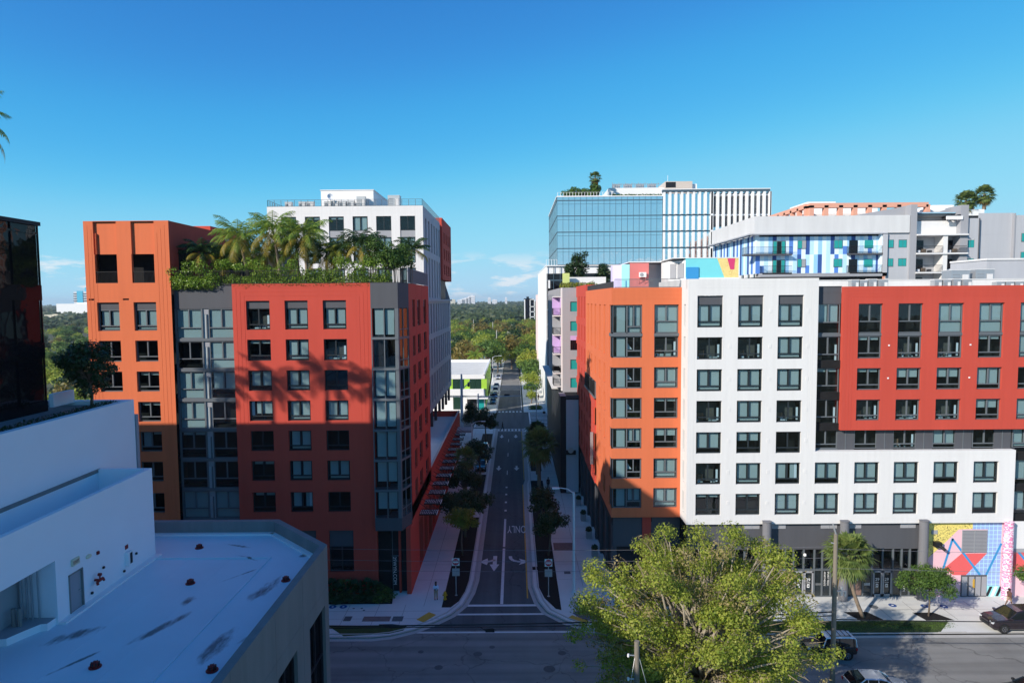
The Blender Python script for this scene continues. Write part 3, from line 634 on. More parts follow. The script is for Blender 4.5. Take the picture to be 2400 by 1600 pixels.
for x in (-21.3,-18.6): mb.box(x,x+.03,-8,41.9,RZ,RZ+.012,mr)
for i in range(3):
    p, q = INN[i], INN[i+1]; d = (Vector(q)-Vector(p)).normalized(); n = Vector((-d.y, d.x))
    pr = [p, q, tuple(Vector(q)+n*.36), tuple(Vector(p)+n*.36)]; mb.prism(pr, RZ-.05, RZ+.12, M_white)
mb.build('flat_roof', wb)
mb = MB()
def wallrun(p, q, holes, m):
    p, q = Vector(p), Vector(q); d = q-p
mb.face([(-17.2,46.05,0),(-12.3,41.1,0),(-12.3,41.1,14.25),(-17.2,46.05,14.25)][::-1], M_conc); mb.face([(-45,46.05,0),(-17.2,46.05,0),(-17.2,46.05,14.25),(-45,46.05,14.25)], M_conc)
HW = [(32.1-5.2*i,35.0-5.2*i,1,10.6) for i in range(5)]+[(37.2,40.3,1,10.6)]
facade(mb,'+x',-12.3,-10,41.1,0,14.25,HW,M_conc,.5,[(-10,41.1,11.6,11.64)]+[(31.9-5.2*i,31.93-5.2*i,0,14.25) for i in range(4)]+[(36.1,36.13,0,14.25)])
for a, c in ((OUT[0],OUT[1]),(OUT[1],OUT[2]),(OUT[2],OUT[3])): pass
for k in range(3):
    o0, o1, i0, i1 = OUT[k], OUT[k+1], INN[k], INN[k+1]
    mb.face([(*o0,14.25),(*o1,14.25),(*i1,14.25),(*i0,14.25)], M_conc); mb.face([(*i0,14.25),(*i1,14.25),(*i1,RZ),(*i0,RZ)], M_conc)
mb.build('concrete_wall', wb)
for a, b_, c_, d_ in HW:
    f = MB(); f.box(-12.78,-12.62,a,b_,c_,d_,M_dg)
    for y in (a,(a+b_)/2-.05,b_-.1): f.box(-12.66,-12.5,y,y+.1,c_,d_,M_bk)
    for z in (d_-.12,7.4,4.2): f.box(-12.66,-12.51,a,b_,z,z+.12,M_bk)
    f.build('window', wb)
# stepped white walls, trough and alcove
mb = MB()
facade(mb,'+x',-23.85,-10,41.75,RZ,19.2,[],M_wl,.3,backed=[(33.5,34.62,RZ+.03,15.6,.12,M_wl)]) if False else facade(mb,'+x',-23.85,-10,41.75,RZ,19.2,[(22.5,32.6,RZ,16.75)],M_wl,2.6,backed=[(33.5,34.62,RZ+.05,15.55,.12,M_wl)])
mb.face([(-25.8,22.5,RZ),(-25.8,32.6,RZ),(-25.8,32.6,16.75),(-25.8,22.5,16.75)], M_mg)
mb.face([(-23.85,41.75,RZ),(-27.3,41.75,RZ),(-27.3,41.75,19.2),(-23.85,41.75,19.2)], M_wl)
mb.face([(-24.15,-10,19.2),(-23.85,-10,19.2),(-23.85,41.75,19.2),(-24.15,41.75,19.2)], M_wl); mb.face([(-27.2,41.45,19.2),(-24.15,41.45,19.2),(-24.15,41.75,19.2),(-27.2,41.75,19.2)], M_wl)
mb.face([(-24.15,-10,17),(-24.15,-10,19.2),(-24.15,41.45,19.2),(-24.15,41.45,17)], M_wl); mb.face([(-27.2,41.45,17),(-27.2,41.45,19.2),(-24.15,41.45,19.2),(-24.15,41.45,17)][::-1], M_wl)
mb.face([(-27.2,-10,17),(-24.15,-10,17),(-24.15,41.45,17),(-27.2,41.45,17)], M_wl); mb.face([(-27.2,-10,17),(-27.2,41.45,17),(-27.2,41.45,18.98),(-27.2,-10,18.98)], M_wl)
mb.box(-27.3,-27.17,-10,41.75,19.0,19.2,M_conc)
mb.box(-27.8,-27.3,-10,45.9,0,23.1,M_wl); mb.box(-40,-27.8,45.4,45.9,0,23.1,M_wl); mb.box(-31.5,-31.2,43.3,45.4,23,23.9,M_wl)
mb.prism([(-23.85,32.6),(-23.45,32.6),(-23.45,41.75),(-23.85,41.75)],RZ,RZ+.12,M_white); mb.prism([(-23.85,-10),(-23.45,-10),(-23.45,22.5),(-23.85,22.5)],RZ,RZ+.12,M_white)
mb.prism([(-25.8,30.3),(-24.9,30.5),(-24.6,31.2),(-24.55,31.3),(-24.25,31.9),(-23.95,31.95),(-23.95,32.59),(-25.8,32.59)],RZ,RZ+.38,M_wl,M_mg)
mb.box(-40,-27.8,-10,45.4,22.6,22.8,M_conc); mb.box(-27.9,-27.2,45.95,46.2,15,22,M_mg); mb.box(-27.5,-27.35,46.0,46.3,14.3,21.6,M_bk)
mb.build('white_wall', wb)
mb = MB()
for x, r in ((-25.6,.07),(-25.3,.05),(-25.05,.05),(-24.7,.04)): mb.tube([(x,32.45,RZ+.3),(x,32.45,16.75)], r, M_mg, 8)
for x in (-25.45,-25.15): mb.tube([(x,31.7,RZ+.3),(x,31.7,RZ+1.3)], .1, M_conc, 10)
mb.build('service_pipe', wb)
M_door = mat('grey_door', (.30,.31,.33), .5, .03)
mb = MB(); mb.box(-23.96,-23.91,33.55,34.57,RZ+.06,15.5,M_door); mb.box(-23.91,-23.80,33.5,33.56,RZ+.06,15.55,M_conc); mb.box(-23.91,-23.80,34.56,34.62,RZ+.06,15.55,M_conc); mb.box(-23.91,-23.80,33.5,34.62,15.5,15.56,M_conc)
dr = mb.build('door', wb); mb = MB(); mb.box(-23.92,-23.82,34.38,34.44,RZ+1.02,RZ+1.08,M_met); mb.box(-23.85,-23.82,34.28,34.44,RZ+1.03,RZ+1.07,M_met); mb.build('handle', dr)
M_cream = mat('cream_plastic', (.65,.60,.42), .5, 0); M_dred = mat('dark_red_enamel', (.22,.015,.012), .45, .1)
mb = MB(); mb.box(-23.85,-23.73,33.75,34.3,15.95,16.3,M_cream); e = mb.build('exit_sign', wb); text('EXIT', .24, M_dred, e, (-23.72,34.02,16.12), (R(90),0,R(90)), 'lettering', .004)
mb = MB(); mb.lathe((0,0,0),[(.2,0),(.2,.05),(.12,.12)],M_cream,16); o = mb.build('wall_lamp', wb, org=(0,0,0)); o.location = Vector((-23.85,35.15,15.95))-ORG[wb.name]; o.rotation_euler = (0,R(90),0); o.scale = (.6,1.1,1)
mb = MB(); mb.box(-23.85,-23.77,35.85,36.02,15.75,15.93,M_dred); mb.box(-23.77,-23.73,35.89,35.98,15.79,15.89,M_dred); mb.build('fire_alarm', wb)
mb = MB(); mb.tube([(-23.85,35.6,14.4),(-23.50,35.6,14.4)],.07,M_dred,10); mb.tube([(-23.55,35.4,14.4),(-23.55,35.85,14.4)],.09,M_dred,10); mb.tube([(-23.55,35.6,14.4),(-23.55,35.6,14.7)],.04,M_dred,8)
mb.tube([(-23.63,35.6,14.72),(-23.47,35.6,14.72)],.09,M_dred,10); mb.tube([(-23.55,35.35,14.4),(-23.51,35.35,14.22)],.07,M_dred,8); mb.tube([(-23.55,35.88,14.4),(-23.51,35.9,14.24)],.06,M_dred,8); mb.build('standpipe_valve', wb)
mb = MB(); mb.box(-23.85,-23.63,38.45,38.95,14.0,14.85,M_white); mb.box(-23.63,-23.61,38.62,38.84,14.1,14.75,M_bk); mb.box(-23.85,-23.83,38.5,38.8,15.0,15.25,M_dred); mb.build('extinguisher_cabinet', wb)
mb = MB()
for y, z in ((39.5,14.3),(35.2,13.75),(36.3,14.75),(38.2,13.72)): mb.box(-23.85,-23.75,y,y+.11,z,z+.12,M_blk)
mb.build('wall_box', wb)
for x, y, l in ((-21.55,42.96,'rusty red roof drain nearest the far concrete parapet'),(-19.38,37.41,'rusty red roof drain in the middle of the pale roof'),(-13.82,37.74,'rusty red roof drain beside the right parapet, behind a dark stain'),(-19.37,28.64,'rusty red roof drain at the bottom, left of the roof seam'),(-13.84,28.31,'rusty red roof drain at the bottom right, next to a black stain')):
    d = thing('roof_drain', l, 'roof drain', (x,y,RZ), 'drains on the pale roof')
    mb = MB(); mb.lathe((x,y,RZ),[(.27,0),(.27,.05),(.2,.07)],M_dred,14); mb.build('flange', d)
    mb = MB(); mb.lathe((x,y,RZ+.05),[(.15,0),(.17,.08),(.15,.18),(.06,.24)],M_dred,12)
    for k in range(8): a = k*math.pi/4; mb.box(x+.17*math.cos(a)-.02,x+.17*math.cos(a)+.02,y+.17*math.sin(a)-.02,y+.17*math.sin(a)+.02,RZ+.06,RZ+.24,M_blk)
    mb.build('strainer', d)
# ================================================================ orange, white and red apartment block (right of the street)
rb_ = thing('apartment_block', 'long orange, white and red apartment block above shopfronts, right of the street', 'building', (30, 63, 0))
B = rb_; O = 65.4; W = 63.0
ORW = [(24.05,26.2),(20.92,23.06),(17.83,19.95),(14.76,16.85),(11.63,13.72),(8.58,10.64)]
mb = MB(); C1 = [(26.5,29.38)]+ORW
facade(mb,'y',O,9.75,16.85,7.6,31.1,[(9.75,12.83,24.05,29.38)]+[(9.75,12.83,c,d) for c, d in ORW[1:]]+[(14.05,16.5,24.05,29.38)]+[(14.05,16.5,c,d) for c, d in ORW[1:]],M_or,.3,[(9.75,16.85,z,z+.04) for z in (29.9,30.3,30.7)])
YW = [(69.9,71.4),(73.8,75.35),(77.85,79.4),(81.8,83.35),(85.6,87.15)]
facade(mb,'-x',9.75,O,89.2,7.6,31.1,[(65.7,67.0,24.05,29.38)]+[(65.7,67.0,c,d) for c, d in ORW[1:]]+[(a,b_,24.05,29.38) for a, b_ in YW]+[(a,b_,c,d) for a, b_ in YW for c, d in ORW[1:] if not (a > 77 and d < 21)],M_or,.25,backed=[(77.95,89.2,18.0,20.0,.05,M_bk)])
mb.face([(9.75,O,31.1),(16.85,O,31.1),(16.85,O+.4,31.1),(9.75,O+.4,31.1)],M_or); mb.face([(9.75,O,31.1),(10.15,O,31.1),(10.15,89,31.1),(9.75,89,31.1)][::-1],M_or)
mb.face([(9.75,O,7.6),(16.85,O,7.6),(16.85,66.6,7.6),(9.75,66.6,7.6)],M_or)
mb.build('orange_wall', B)
mb = MB(); mb.box(10.2,16.5,66.8,104,7,30.4,M_core); mb.box(17,60,64.4,100,5,29.6,M_core)
for c, d in ORW: mb.box(10.05,16.8,65.75,66.8,c-1.0,c-.25,M_core); mb.box(17,60,63.5,64.4,c-1.0,c-.25,M_core)
mb.box(13.0,14.0,65.75,66.8,7,30,M_core); mb.build('interior', B)
# corner glazing turns the corner
cp = ['f','d','d','d','f','o','f']
for j, (c, d) in enumerate(C1):
    q = MB(); f = M_fg
    for x in (9.8,11.25): q.box(x,x+.12,O+.1,O+.22,c,d,f)
    q.box(9.8,12.8,O+.1,O+.22,d-.1,d,f); q.box(9.8,12.8,O+.1,O+.22,c,c+.1,f); q.box(12.7,12.8,O+.1,O+.22,c,d,f); q.box(11.95,12.05,O+.1,O+.22,c+.7,d,f); q.box(11.3,12.8,O+.09,O+.23,c+.62,c+.74,f)
    q.box(9.85,9.97,O+.3,66.95,d-.1,d,f); q.box(9.85,9.97,O+.3,66.95,c,c+.1,f); q.box(9.85,9.97,66.85,66.95,c,d,f); q.box(9.85,9.97,66.2,66.28,c,d,f); q.box(9.85,9.97,O+.3,66.95,c+.6,c+.7,f)
    if j == 1: q.box(9.72,12.85,O-.02,O+.2,26.2,26.5,f); q.box(9.72,9.9,O+.2,67,26.2,26.5,f); q.box(14.03,16.52,O-.02,O+.2,26.2,26.5,f)
    wn = q.build('corner_window', B)
    g = MB(); g.face([(9.85,O+.16,c),(12.8,O+.16,c),(12.8,O+.16,d),(9.85,O+.16,d)],M_glass); g.face([(9.9,66.9,c),(9.9,O+.2,c),(9.9,O+.2,d),(9.9,66.9,d)],M_glass); g.build('pane', wn)
    g = MB(); s = cp[j]; yy = O+.32
    g.face([(10.3,yy,c+.12),(11.15,yy,c+.12),(11.15,yy,d-.1),(10.3,yy,d-.1)],M_bl)
    if s == 'f':
        g.face([(11.5,yy,c+.75),(11.9,yy,c+.75),(11.9,yy,d-.1),(11.5,yy,d-.1)],M_bl); g.face([(12.15,yy,c+.75),(12.65,yy,c+.75),(12.65,yy,d-.1),(12.15,yy,d-.1)],M_bl); 
        if j in (0,): g.face([(11.5,yy,c+.12),(12.65,yy,c+.12),(12.65,yy,c+.6),(11.5,yy,c+.6)],M_bl)
    else: g.face([(11.45,yy+.5,c+.8),(11.95,yy+.5,c+.8),(11.45,yy+.5,c+1.5)],M_wc)
    g.build('blind', wn)
for (c, d), s in zip(C1, 'sdftfff' if False else 'sdfthff'): window(B,14.07,O+.2,c+.02,2.41,d-c-.04,s,fm=M_fg,low=.3 if s != 's' else .42)
for a, b_ in YW:
    for c, d in C1:
        if a > 77 and d < 21: continue
        window(B,9.95,b_-.02,c+.02,b_-a-.04,d-c-.04,'o',R(-90),fm=M_fg,split=False,low=.3)
# juliet balcony band on the side and red rear part
mb = MB(); rail(mb,(9.6,78),(9.6,89),18.2,1.7,M_blk,.5,.03)
for y in (78,80.7,83.5,86.3,89): mb.box(9.6,9.75,y-.05,y+.05,18.1,20,M_fg)
mb.box(9.5,9.75,77.9,89.2,18.0,18.2,M_fg); mb.build('side_balcony', B)
mb = MB(); YR = [(89.9,91.4),(93.9,95.4),(97.9,99.5),(101.8,103.3)]
facade(mb,'-x',9.75,89.2,104.6,7.6,31.95,[(a,b_,c,d) for a, b_ in YR for c, d in [(27.3,30.3)]+ORW],M_red,.25)
mb.face([(9.75,89.2,31.1),(9.75,89.2,31.95),(12,89.2,31.95),(12,89.2,31.1)][::-1],M_red); mb.face([(9.75,104.6,7.6),(9.75,104.6,31.95),(16,104.6,31.95),(16,104.6,7.6)],M_red)
facade(mb,'-x',9.6,77.9,89.2,7.6,17.9,[(a,b_,c,d) for a, b_ in YW[2:] for c, d in ORW[2:]],M_red,.25); mb.face([(9.6,77.9,7.6),(9.6,77.9,17.9),(9.75,77.9,17.9),(9.75,77.9,7.6)][::-1],M_red); mb.face([(9.6,77.9,17.9),(9.6,89.2,17.9),(9.75,89.2,17.9),(9.75,77.9,17.9)],M_red)
mb.face([(9.75,89.2,31.95),(12,89.2,31.95),(12,104.6,31.95),(9.75,104.6,31.95)],M_red)
mb.build('red_side_wall', B)
for a, b_ in YR:
    for c, d in [(27.3,30.3)]+ORW: window(B,9.95,b_-.02,c+.02,b_-a-.04,d-c-.04,'o',R(-90),fm=M_fr,split=False,plain=True)
# charcoal ground floor towards the side street
mb = MB(); mb.box(10.2,17,66.3,104.6,0,7.6,M_bk); mb.box(9.95,10.6,65.9,104.6,6.6,7.6,M_bk)
for y in (66,70.5,75,79.5,84,88.5,93,97.5,102): mb.box(9.9,10.4,y,y+.8,0,6.6,M_dk)
mb.box(13.0,13.9,65.7,66.4,0,7.6,M_red); mb.box(10.0,16.9,65.8,66.4,4.4,7.6,M_dk)
mb.build('charcoal_base', B)
a = MB(); a.box(9.2,9.55,79.2,79.4,9.6,13.6,M_met); a.box(9.2,9.75,79.25,79.35,11.5,11.6,M_blk); a.build('blade_sign', B)
# white L-shaped wall
CW = [(17.7,20.18),(21.65,24.1),(25.52,27.98),(29.4,31.85),(33.28,35.72),(37.15,39.6),(41.05,43.5),(44.97,47.45)]
WRW = [(24.03,26.2),(20.9,23.07),(17.8,19.97),(14.75,16.88),(11.65,13.8),(8.56,10.72)]
mb = MB(); hol = [(a,b_,27.15,30.23) for a, b_ in CW[:3]]+[(a,b_,c,d) for a, b_ in CW[:3] for c, d in WRW]
J = [(16.95+.25*i,17.0+.25*i,7.7,31.5-.27*i) for i in range(3)]+[(28.55+.22*i,28.6+.22*i,15.4-.2*i,31.5-.25*(2-i)) for i in range(3)]+[(17,29.2,31.45-.27*i,31.5-.27*i) for i in range(3)]
facade(mb,'y',W,16.8,29.4,7.65,31.85,hol,M_wh,.28,J)
facade(mb,'y',W,29.4,49.05,7.65,14.9,[(a,b_,c,d) for a, b_ in CW[3:] for c, d in WRW[4:]],M_wh,.28,[(28.9,48.6,14.3+.2*i,14.34+.2*i) for i in range(2)]+[(29.4,49,7.9+.22*i,7.94+.22*i) for i in range(2)])
facade(mb,'-x',16.8,W,O,7.65,31.85,[(63.9,64.6,c,d) for c, d in [(27.15,29.4)]+WRW],M_wh,.2); mb.face([(16.8,O,31.1),(16.8,O,31.85),(16.8,76,31.85),(16.8,76,31.1)],M_wh)
mb.face([(16.8,W,31.85),(29.4,W,31.85),(29.4,W+.5,31.85),(16.8,W+.5,31.85)],M_wh); mb.box(16.8,29.4,W+.5,W+.6,30.9,31.85,M_wh); mb.face([(29.4,W,14.9),(49.05,W,14.9),(49.05,W+.6,14.9),(29.4,W+.6,14.9)],M_wh)
mb.face([(29.4,W+.6,14.9),(29.4,W,14.9),(29.4,W,31.85),(29.4,W+.6,31.85)][::-1],M_wh); mb.face([(49.05,W,7.65),(49.05,W+.6,7.65),(49.05,W+.6,14.9),(49.05,W,14.9)],M_wh); mb.face([(16.8,W,7.65),(49.05,W,7.65),(49.05,W+.6,7.65),(16.8,W+.6,7.65)],M_wh)
mb.build('white_wall', B)
for (a, b_), s in zip(CW[:3], ['fdfdgdt','fdffhft','fffdovf']):
    window(B,a+.02,W+.2,27.17,b_-a-.04,3.04,'f',panel=.84,low=.25)
    for (c, d), q in zip(WRW, s[1:]): window(B,a+.02,W+.2,c+.02,b_-a-.04,d-c-.04,q)
for (a, b_), s in zip(CW[3:], ['df','ff','ff','gd','fd']):
    for (c, d), q in zip(WRW[4:], s): window(B,a+.02,W+.2,c+.02,b_-a-.04,d-c-.04,q if q != 'd' else 'g')
# red panel and charcoal recesses
CR = [(33.35,35.7),(37.2,39.6),(41.1,43.55),(45.03,47.45),(49.0,51.4),(52.9,55.3)]
mb = MB(); Rr = 63.1
facade(mb,'y',Rr,31.9,58,16.95,31.0,[(a,b_,24.0,29.33) for a, b_ in CR]+[(a,b_,20.9,23.06) for a, b_ in CR]+[(a,b_,17.9,19.97) for a, b_ in CR],M_red,.28,
       [(32.3+.3*i,32.35+.3*i,17,30.6-.3*i) for i in range(3)]+[(32.3,58,30.55-.3*i,30.6-.3*i) for i in range(3)])
mb.face([(31.9,Rr,31),(58,Rr,31),(58,Rr+.5,31),(31.9,Rr+.5,31)],M_red); mb.face([(31.9,Rr,16.95),(58,Rr,16.95),(58,Rr+.5,16.95),(31.9,Rr+.5,16.95)],M_red); mb.face([(31.9,Rr+.5,16.95),(31.9,Rr,16.95),(31.9,Rr,31),(31.9,Rr+.5,31)],M_red)
for a, b_ in CR: mb.box(a,b_,Rr+.12,Rr+.3,26.2,26.45,M_fg)
mb.build('red_wall', B)
for k, (a, b_) in enumerate(CR):
    window(B,a+.02,Rr+.2,26.47,b_-a-.04,2.84,'oosssg'[k],fm=M_fg,low=.4); window(B,a+.02,Rr+.2,24.02,b_-a-.04,2.16,'tddtff'[k],fm=M_fg)
    window(B,a+.02,Rr+.2,20.92,b_-a-.04,2.12,'thhgof'[k],fm=M_fg); window(B,a+.02,Rr+.2,17.92,b_-a-.04,2.03,'dddhff'[k],fm=M_fg)
D_ = 63.62
def part(name, *bx):
    q = MB()
    for v in bx: q.box(*v)
    q.build(name, B)
part('charcoal_panel',(29.4,31.9,D_,D_+.2,29.35,31.0,M_dk),(29.4,31.9,D_-.06,D_+.1,31.0,31.06,M_dk))
for z in (26.3,23.2,20.1,17.0,14.9): part('spandrel',(29.4,31.9,D_-.05,D_+.2,z-.16,z+.12,M_fg))
for x in [32.4+3.87*i for i in range(8)]: part('charcoal_panel',(x-.55,x+1.1,D_,D_+.2,14.9,16.95,M_dk),(x+.2,x+.28,D_-.04,D_+.2,14.9,16.95,M_fg))
for a, b_ in ((49.05,49.4),(52,52.3)): part('charcoal_panel',(a,b_,D_,D_+.2,7.65,14.9,M_dk))
for z in (7.65,10.75,13.8): part('spandrel',(49.05,58,D_-.05,D_+.2,z,z+.25,M_fg))
part('white_fascia',(49.05,58,63.3,64,4.9,7.65,M_wh))
for z, z2, s in ((26.42,29.35,'g'),(23.32,26.14,'d'),(20.22,23.04,'t'),(17.12,19.94,'d')): window(B,29.55,D_+.05,z,2.3,z2-z,s,fm=M_fg,low=.38)
window(B,29.5,D_+.05,15.02,2.35,1.9,'o',fm=M_fg)
for k, (a, b_) in enumerate(CR): window(B,a+.15,D_+.03,15.0,b_-a-.1,1.95,'odgofg'[k],fm=M_fg)
for z, z2 in ((7.9,10.75),(11.0,13.8)): window(B,49.45,D_+.05,z,2.5,z2-z,'g',fm=M_fg,low=.3); window(B,52.35,D_+.05,z,2.5,z2-z,'o',fm=M_fg,low=.3)
# small wall vents between the windows
for z in (29.0,25.6,22.4,19.4,16.3,13.2,10.1):
    for x in (20.75,24.65,28.3): q = MB(); q.box(x,x+.26,W-.025,W,z-.48,z-.12,M_wh); q.build('wall_vent', B)
for x in (36.3,44.2): 
    for z in (25.2,22.0): q = MB(); q.box(x,x+.14,Rr-.05,Rr,z,z+.14,M_white); q.build('wall_vent', B)
# roof
mb = MB(); mb.face([(9.9,65.6,30.4),(16.8,65.6,30.4),(16.8,110,30.4),(9.9,110,30.4)],M_gr); mb.face([(16.8,63.6,30.45),(60,63.6,30.45),(60,104,30.45),(16.8,104,30.45)],M_gr)
mb.box(29.6,60,68.2,68.5,30.4,31.7,M_wh); mb.box(29.6,60,68.15,68.55,31.7,31.78,M_wh); mb.build('roof', B)
a = MB(); rail(a,(10.1,65.65),(16.7,65.65),31.1,.85,M_fg,.12,.015); a.box(9.95,10.05,66,89,31.1,31.75,M_dk)
for k in range(46): a.box(9.92,9.95,66+k*.5,66.06+k*.5,31.1,31.75,M_bk)
a.build('roof_railing', B)
# shopfronts
G = 63.4
mb = MB(); mb.box(17,41,G,G+.4,4.92,7.65,M_dk); mb.box(16.9,41,G+.9,G+1.2,0,4.92,M_core); mb.box(16.9,41,64.3,66,0,.05,M_side)
for a, b_ in ((22.6,24.2),(30.3,31.9),(33.0,34.3),(38.2,39.7),(25.4,26.8)):
    mb.box(a,b_,G-.06,G,7.05,7.5,M_mg); mb.box((a+b_)/2-.02,(a+b_)/2+.02,G-.08,G-.05,7.05,7.5,M_met)
mb.build('charcoal_fascia', B)
XM = [17.2,18.6,20.0,21.4,22.8,24.2,25.2,26.03,26.87,27.69,28.72,29.79,30.58,31.44,32.3,33.81,34.67,35.56,36.59,37.63,38.49,39.31,40.2]
mb = MB()
for x in XM: mb.box(x-.07,x+.07,G+.05,G+.25,0,4.92,M_fg)
for i in range(len(XM)-1): mb.box(XM[i]+.07,XM[i+1]-.07,G+.06,G+.24,2.7,2.85,M_fg); mb.box(XM[i]+.07,XM[i+1]-.07,G+.06,G+.24,0,.1,M_fg)
sf = mb.build('shopfront', B)
g = MB(); g.face([(17,G+.14,0),(41,G+.14,0),(41,G+.14,4.92),(17,G+.14,4.92)],M_glass); g.build('pane', sf)
M_film = mat('dark_window_film', (.05,.045,.05), .5, .05); M_terra = mat('terracotta_film', (.50,.22,.17), .6, .05)
g = MB()
for i in range(len(XM)-1): g.box(XM[i]+.08,XM[i+1]-.08,G+.18,G+.2,.12,2.68,M_terra if 33.7 < XM[i] < 34.5 else M_film)
g.build('window_film', sf)
for x0, x1 in ((27.69,29.79),(35.56,37.63)):
    q = MB(); xm = (x0+x1)/2
    for a, b_ in ((x0+.1,xm-.03),(xm+.03,x1-.1)):
        q.box(a,a+.14,G+.0,G+.06,.03,2.66,M_mg); q.box(b_-.14,b_,G+.0,G+.06,.03,2.66,M_mg); q.box(a,b_,G+.0,G+.06,2.5,2.68,M_mg); q.box(a,b_,G+.0,G+.06,.03,.3,M_mg)
        q.box((a+b_)/2-.12,(a+b_)/2+.12,G+.1,G+.12,.95,1.3,M_white); q.box((a+b_)/2-.07,(a+b_)/2+.07,G+.09,G+.1,1.05,1.2,M_fg)
    dd = q.build('double_door', B)
    for a in ((x0+.1+xm)/2,(xm+x1-.1)/2): text('29', .42, M_white, dd, (a,G+.09,1.75), (R(90),0,0), 'lettering'); text('WYN', .16, M_white, dd, (a,G+.09,1.45), (R(90),0,0), 'lettering')
def vt(s, x, z, size=.24): text(s, size, M_white, B, (x,G+.1,z), (R(90),R(90),0), 'lettering', .006, 'LEFT')
vt('TOP-TIER',27.5,2.6); vt('FITNESS CENTER',27.15,2.6); vt('ELECTRIC',26.65,2.6); vt('CAR CHARGERS',26.3,2.6); vt('ROOFTOP SPA',25.7,2.6); vt('SMART TECH',31.2,2.6); vt('APARTMENTS',30.85,2.6); vt('29WYN.COM',38.8,2.65,.36); vt('NAIL SPA',34.1,2.65,.26)
q = MB()
for k in range(3): q.box(29.95,30.5,G+.08,G+.1,1.35-k*.07,1.38-k*.07,M_met); q.box(37.75,38.3,G+.08,G+.1,1.55-k*.07,1.58-k*.07,M_met); q.box(34.8,35.4,G+.08,G+.1,1.35-k*.09,1.39-k*.09,M_white)
q.lathe((28.75,G-.1,4.25),[(.02,.3),(.13,.25),(.16,.1),(.1,0)],M_white,12); q.build('door_notice', B)
M_col = mat('grey_column', (.17,.17,.185), .7, .05, streak=True)
for x in (24.7,32.35,40.15): q = MB(); q.lathe((x,62.75,0),[(.46,0),(.44,.05),(.42,7.9),(.46,8.05)],M_col,20); q.build('column', B, smooth=False)
# painted mural
def pattern(name, a, b, kind):
    m = bpy.data.materials.new(name); m.use_nodes = True; t = m.node_tree; bs = t.nodes['Principled BSDF']; bs.inputs['Roughness'].default_value = .8
    g = N(t,'ShaderNodeNewGeometry'); x = N(t,'ShaderNodeMixRGB'); x.inputs[1].default_value = (*a,1); x.inputs[2].default_value = (*b,1)
    mp = N(t,'ShaderNodeMapping'); t.links.new(g.outputs['Position'], mp.inputs[0])
    if kind == 'grid':
        br = N(t,'ShaderNodeTexBrick'); br.offset = 0; br.inputs['Scale'].default_value = 1; br.inputs['Mortar Size'].default_value = .028; br.inputs['Brick Width'].default_value = .42; br.inputs['Row Height'].default_value = .42; br.inputs['Mortar Smooth'].default_value = 0
        mp.inputs['Rotation'].default_value = (R(-90),0,0); t.links.new(mp.outputs[0], br.inputs['Vector']); t.links.new(br.outputs['Fac'], x.inputs[0])
    else:
        n = N(t,'ShaderNodeTexNoise'); n.inputs['Scale'].default_value = 4.2 if kind == 'squiggle' else 2.2; n.inputs['Detail'].default_value = 1; n.inputs['Distortion'].default_value = 1.2
        if kind == 'vein': mp.inputs['Scale'].default_value = (1,1,1.6)
        t.links.new(mp.outputs[0], n.inputs['Vector'])
        s = N(t,'ShaderNodeMath', operation='SUBTRACT'); s.inputs[1].default_value = .5; ab = N(t,'ShaderNodeMath', operation='ABSOLUTE'); l = N(t,'ShaderNodeMath', operation='LESS_THAN'); l.inputs[1].default_value = .03 if kind == 'squiggle' else .07
        t.links.new(n.outputs[0], s.inputs[0]); t.links.new(s.outputs[0], ab.inputs[0]); t.links.new(ab.outputs[0], l.inputs[0])
        if kind == 'squiggle':
            n3 = N(t,'ShaderNodeTexNoise'); n3.inputs['Scale'].default_value = 7; t.links.new(g.outputs['Position'], n3.inputs['Vector']); l3 = N(t,'ShaderNodeMath', operation='GREATER_THAN'); l3.inputs[1].default_value = .45; t.links.new(n3.outputs[0], l3.inputs[0])
            l2 = N(t,'ShaderNodeMath', operation='MULTIPLY'); t.links.new(l.outputs[0], l2.inputs[0]); t.links.new(l3.outputs[0], l2.inputs[1]); l = l2
        t.links.new(l.outputs[0], x.inputs[0])
    t.links.new(x.outputs[0], bs.inputs['Base Color']); return m
P_y = pattern('yellow_squiggle_paint',(.80,.66,.18),(.03,.03,.03),'squiggle'); P_g = pattern('blue_grid_paint',(.30,.42,.72),(.45,.75,.85),'grid'); P_p = pattern('pink_veined_paint',(.72,.22,.40),(.85,.72,.78),'vein')
P_lp = mat('pale_pink_paint',(.80,.50,.55),.8,.02); P_rd = mat('coral_paint',(.75,.12,.12),.8,.02); P_bl = mat('azure_paint',(.04,.28,.58),.8,.02); P_aq = mat('aqua_paint',(.30,.72,.75),.8,.02); P_wt = M_white
mu = MB(); mu.box(41,58,G,G+.4,0,7.65,P_lp); mu.build('mural_wall', B)
lev = [0]
mu = MB()
def mpoly(pts, m, k):
    y = G-.004*k; n = len(pts); mu.face([(x,y,z) for x, z in pts][::-1] if sum(pts[i][0]*pts[(i+1)%n][1]-pts[(i+1)%n][0]*pts[i][1] for i in range(n)) < 0 else [(x,y,z) for x, z in pts], m)
mpoly([(41,7.6),(45.4,7.6),(45.4,6.9),(44.0,6.85),(42.7,5.5),(41,3.9)],P_y,1)
mpoly([(45.4,7.6),(48.3,7.6),(48.3,1.1),(47,1.1),(47,2.2),(44.9,2.2),(46.9,4.4),(46.9,6.85),(45.4,6.85)],P_g,1)
mpoly([(42.7,2.9),(44.4,4.4),(46.9,4.4),(44.9,2.2),(43.6,2.2)],P_rd,2)
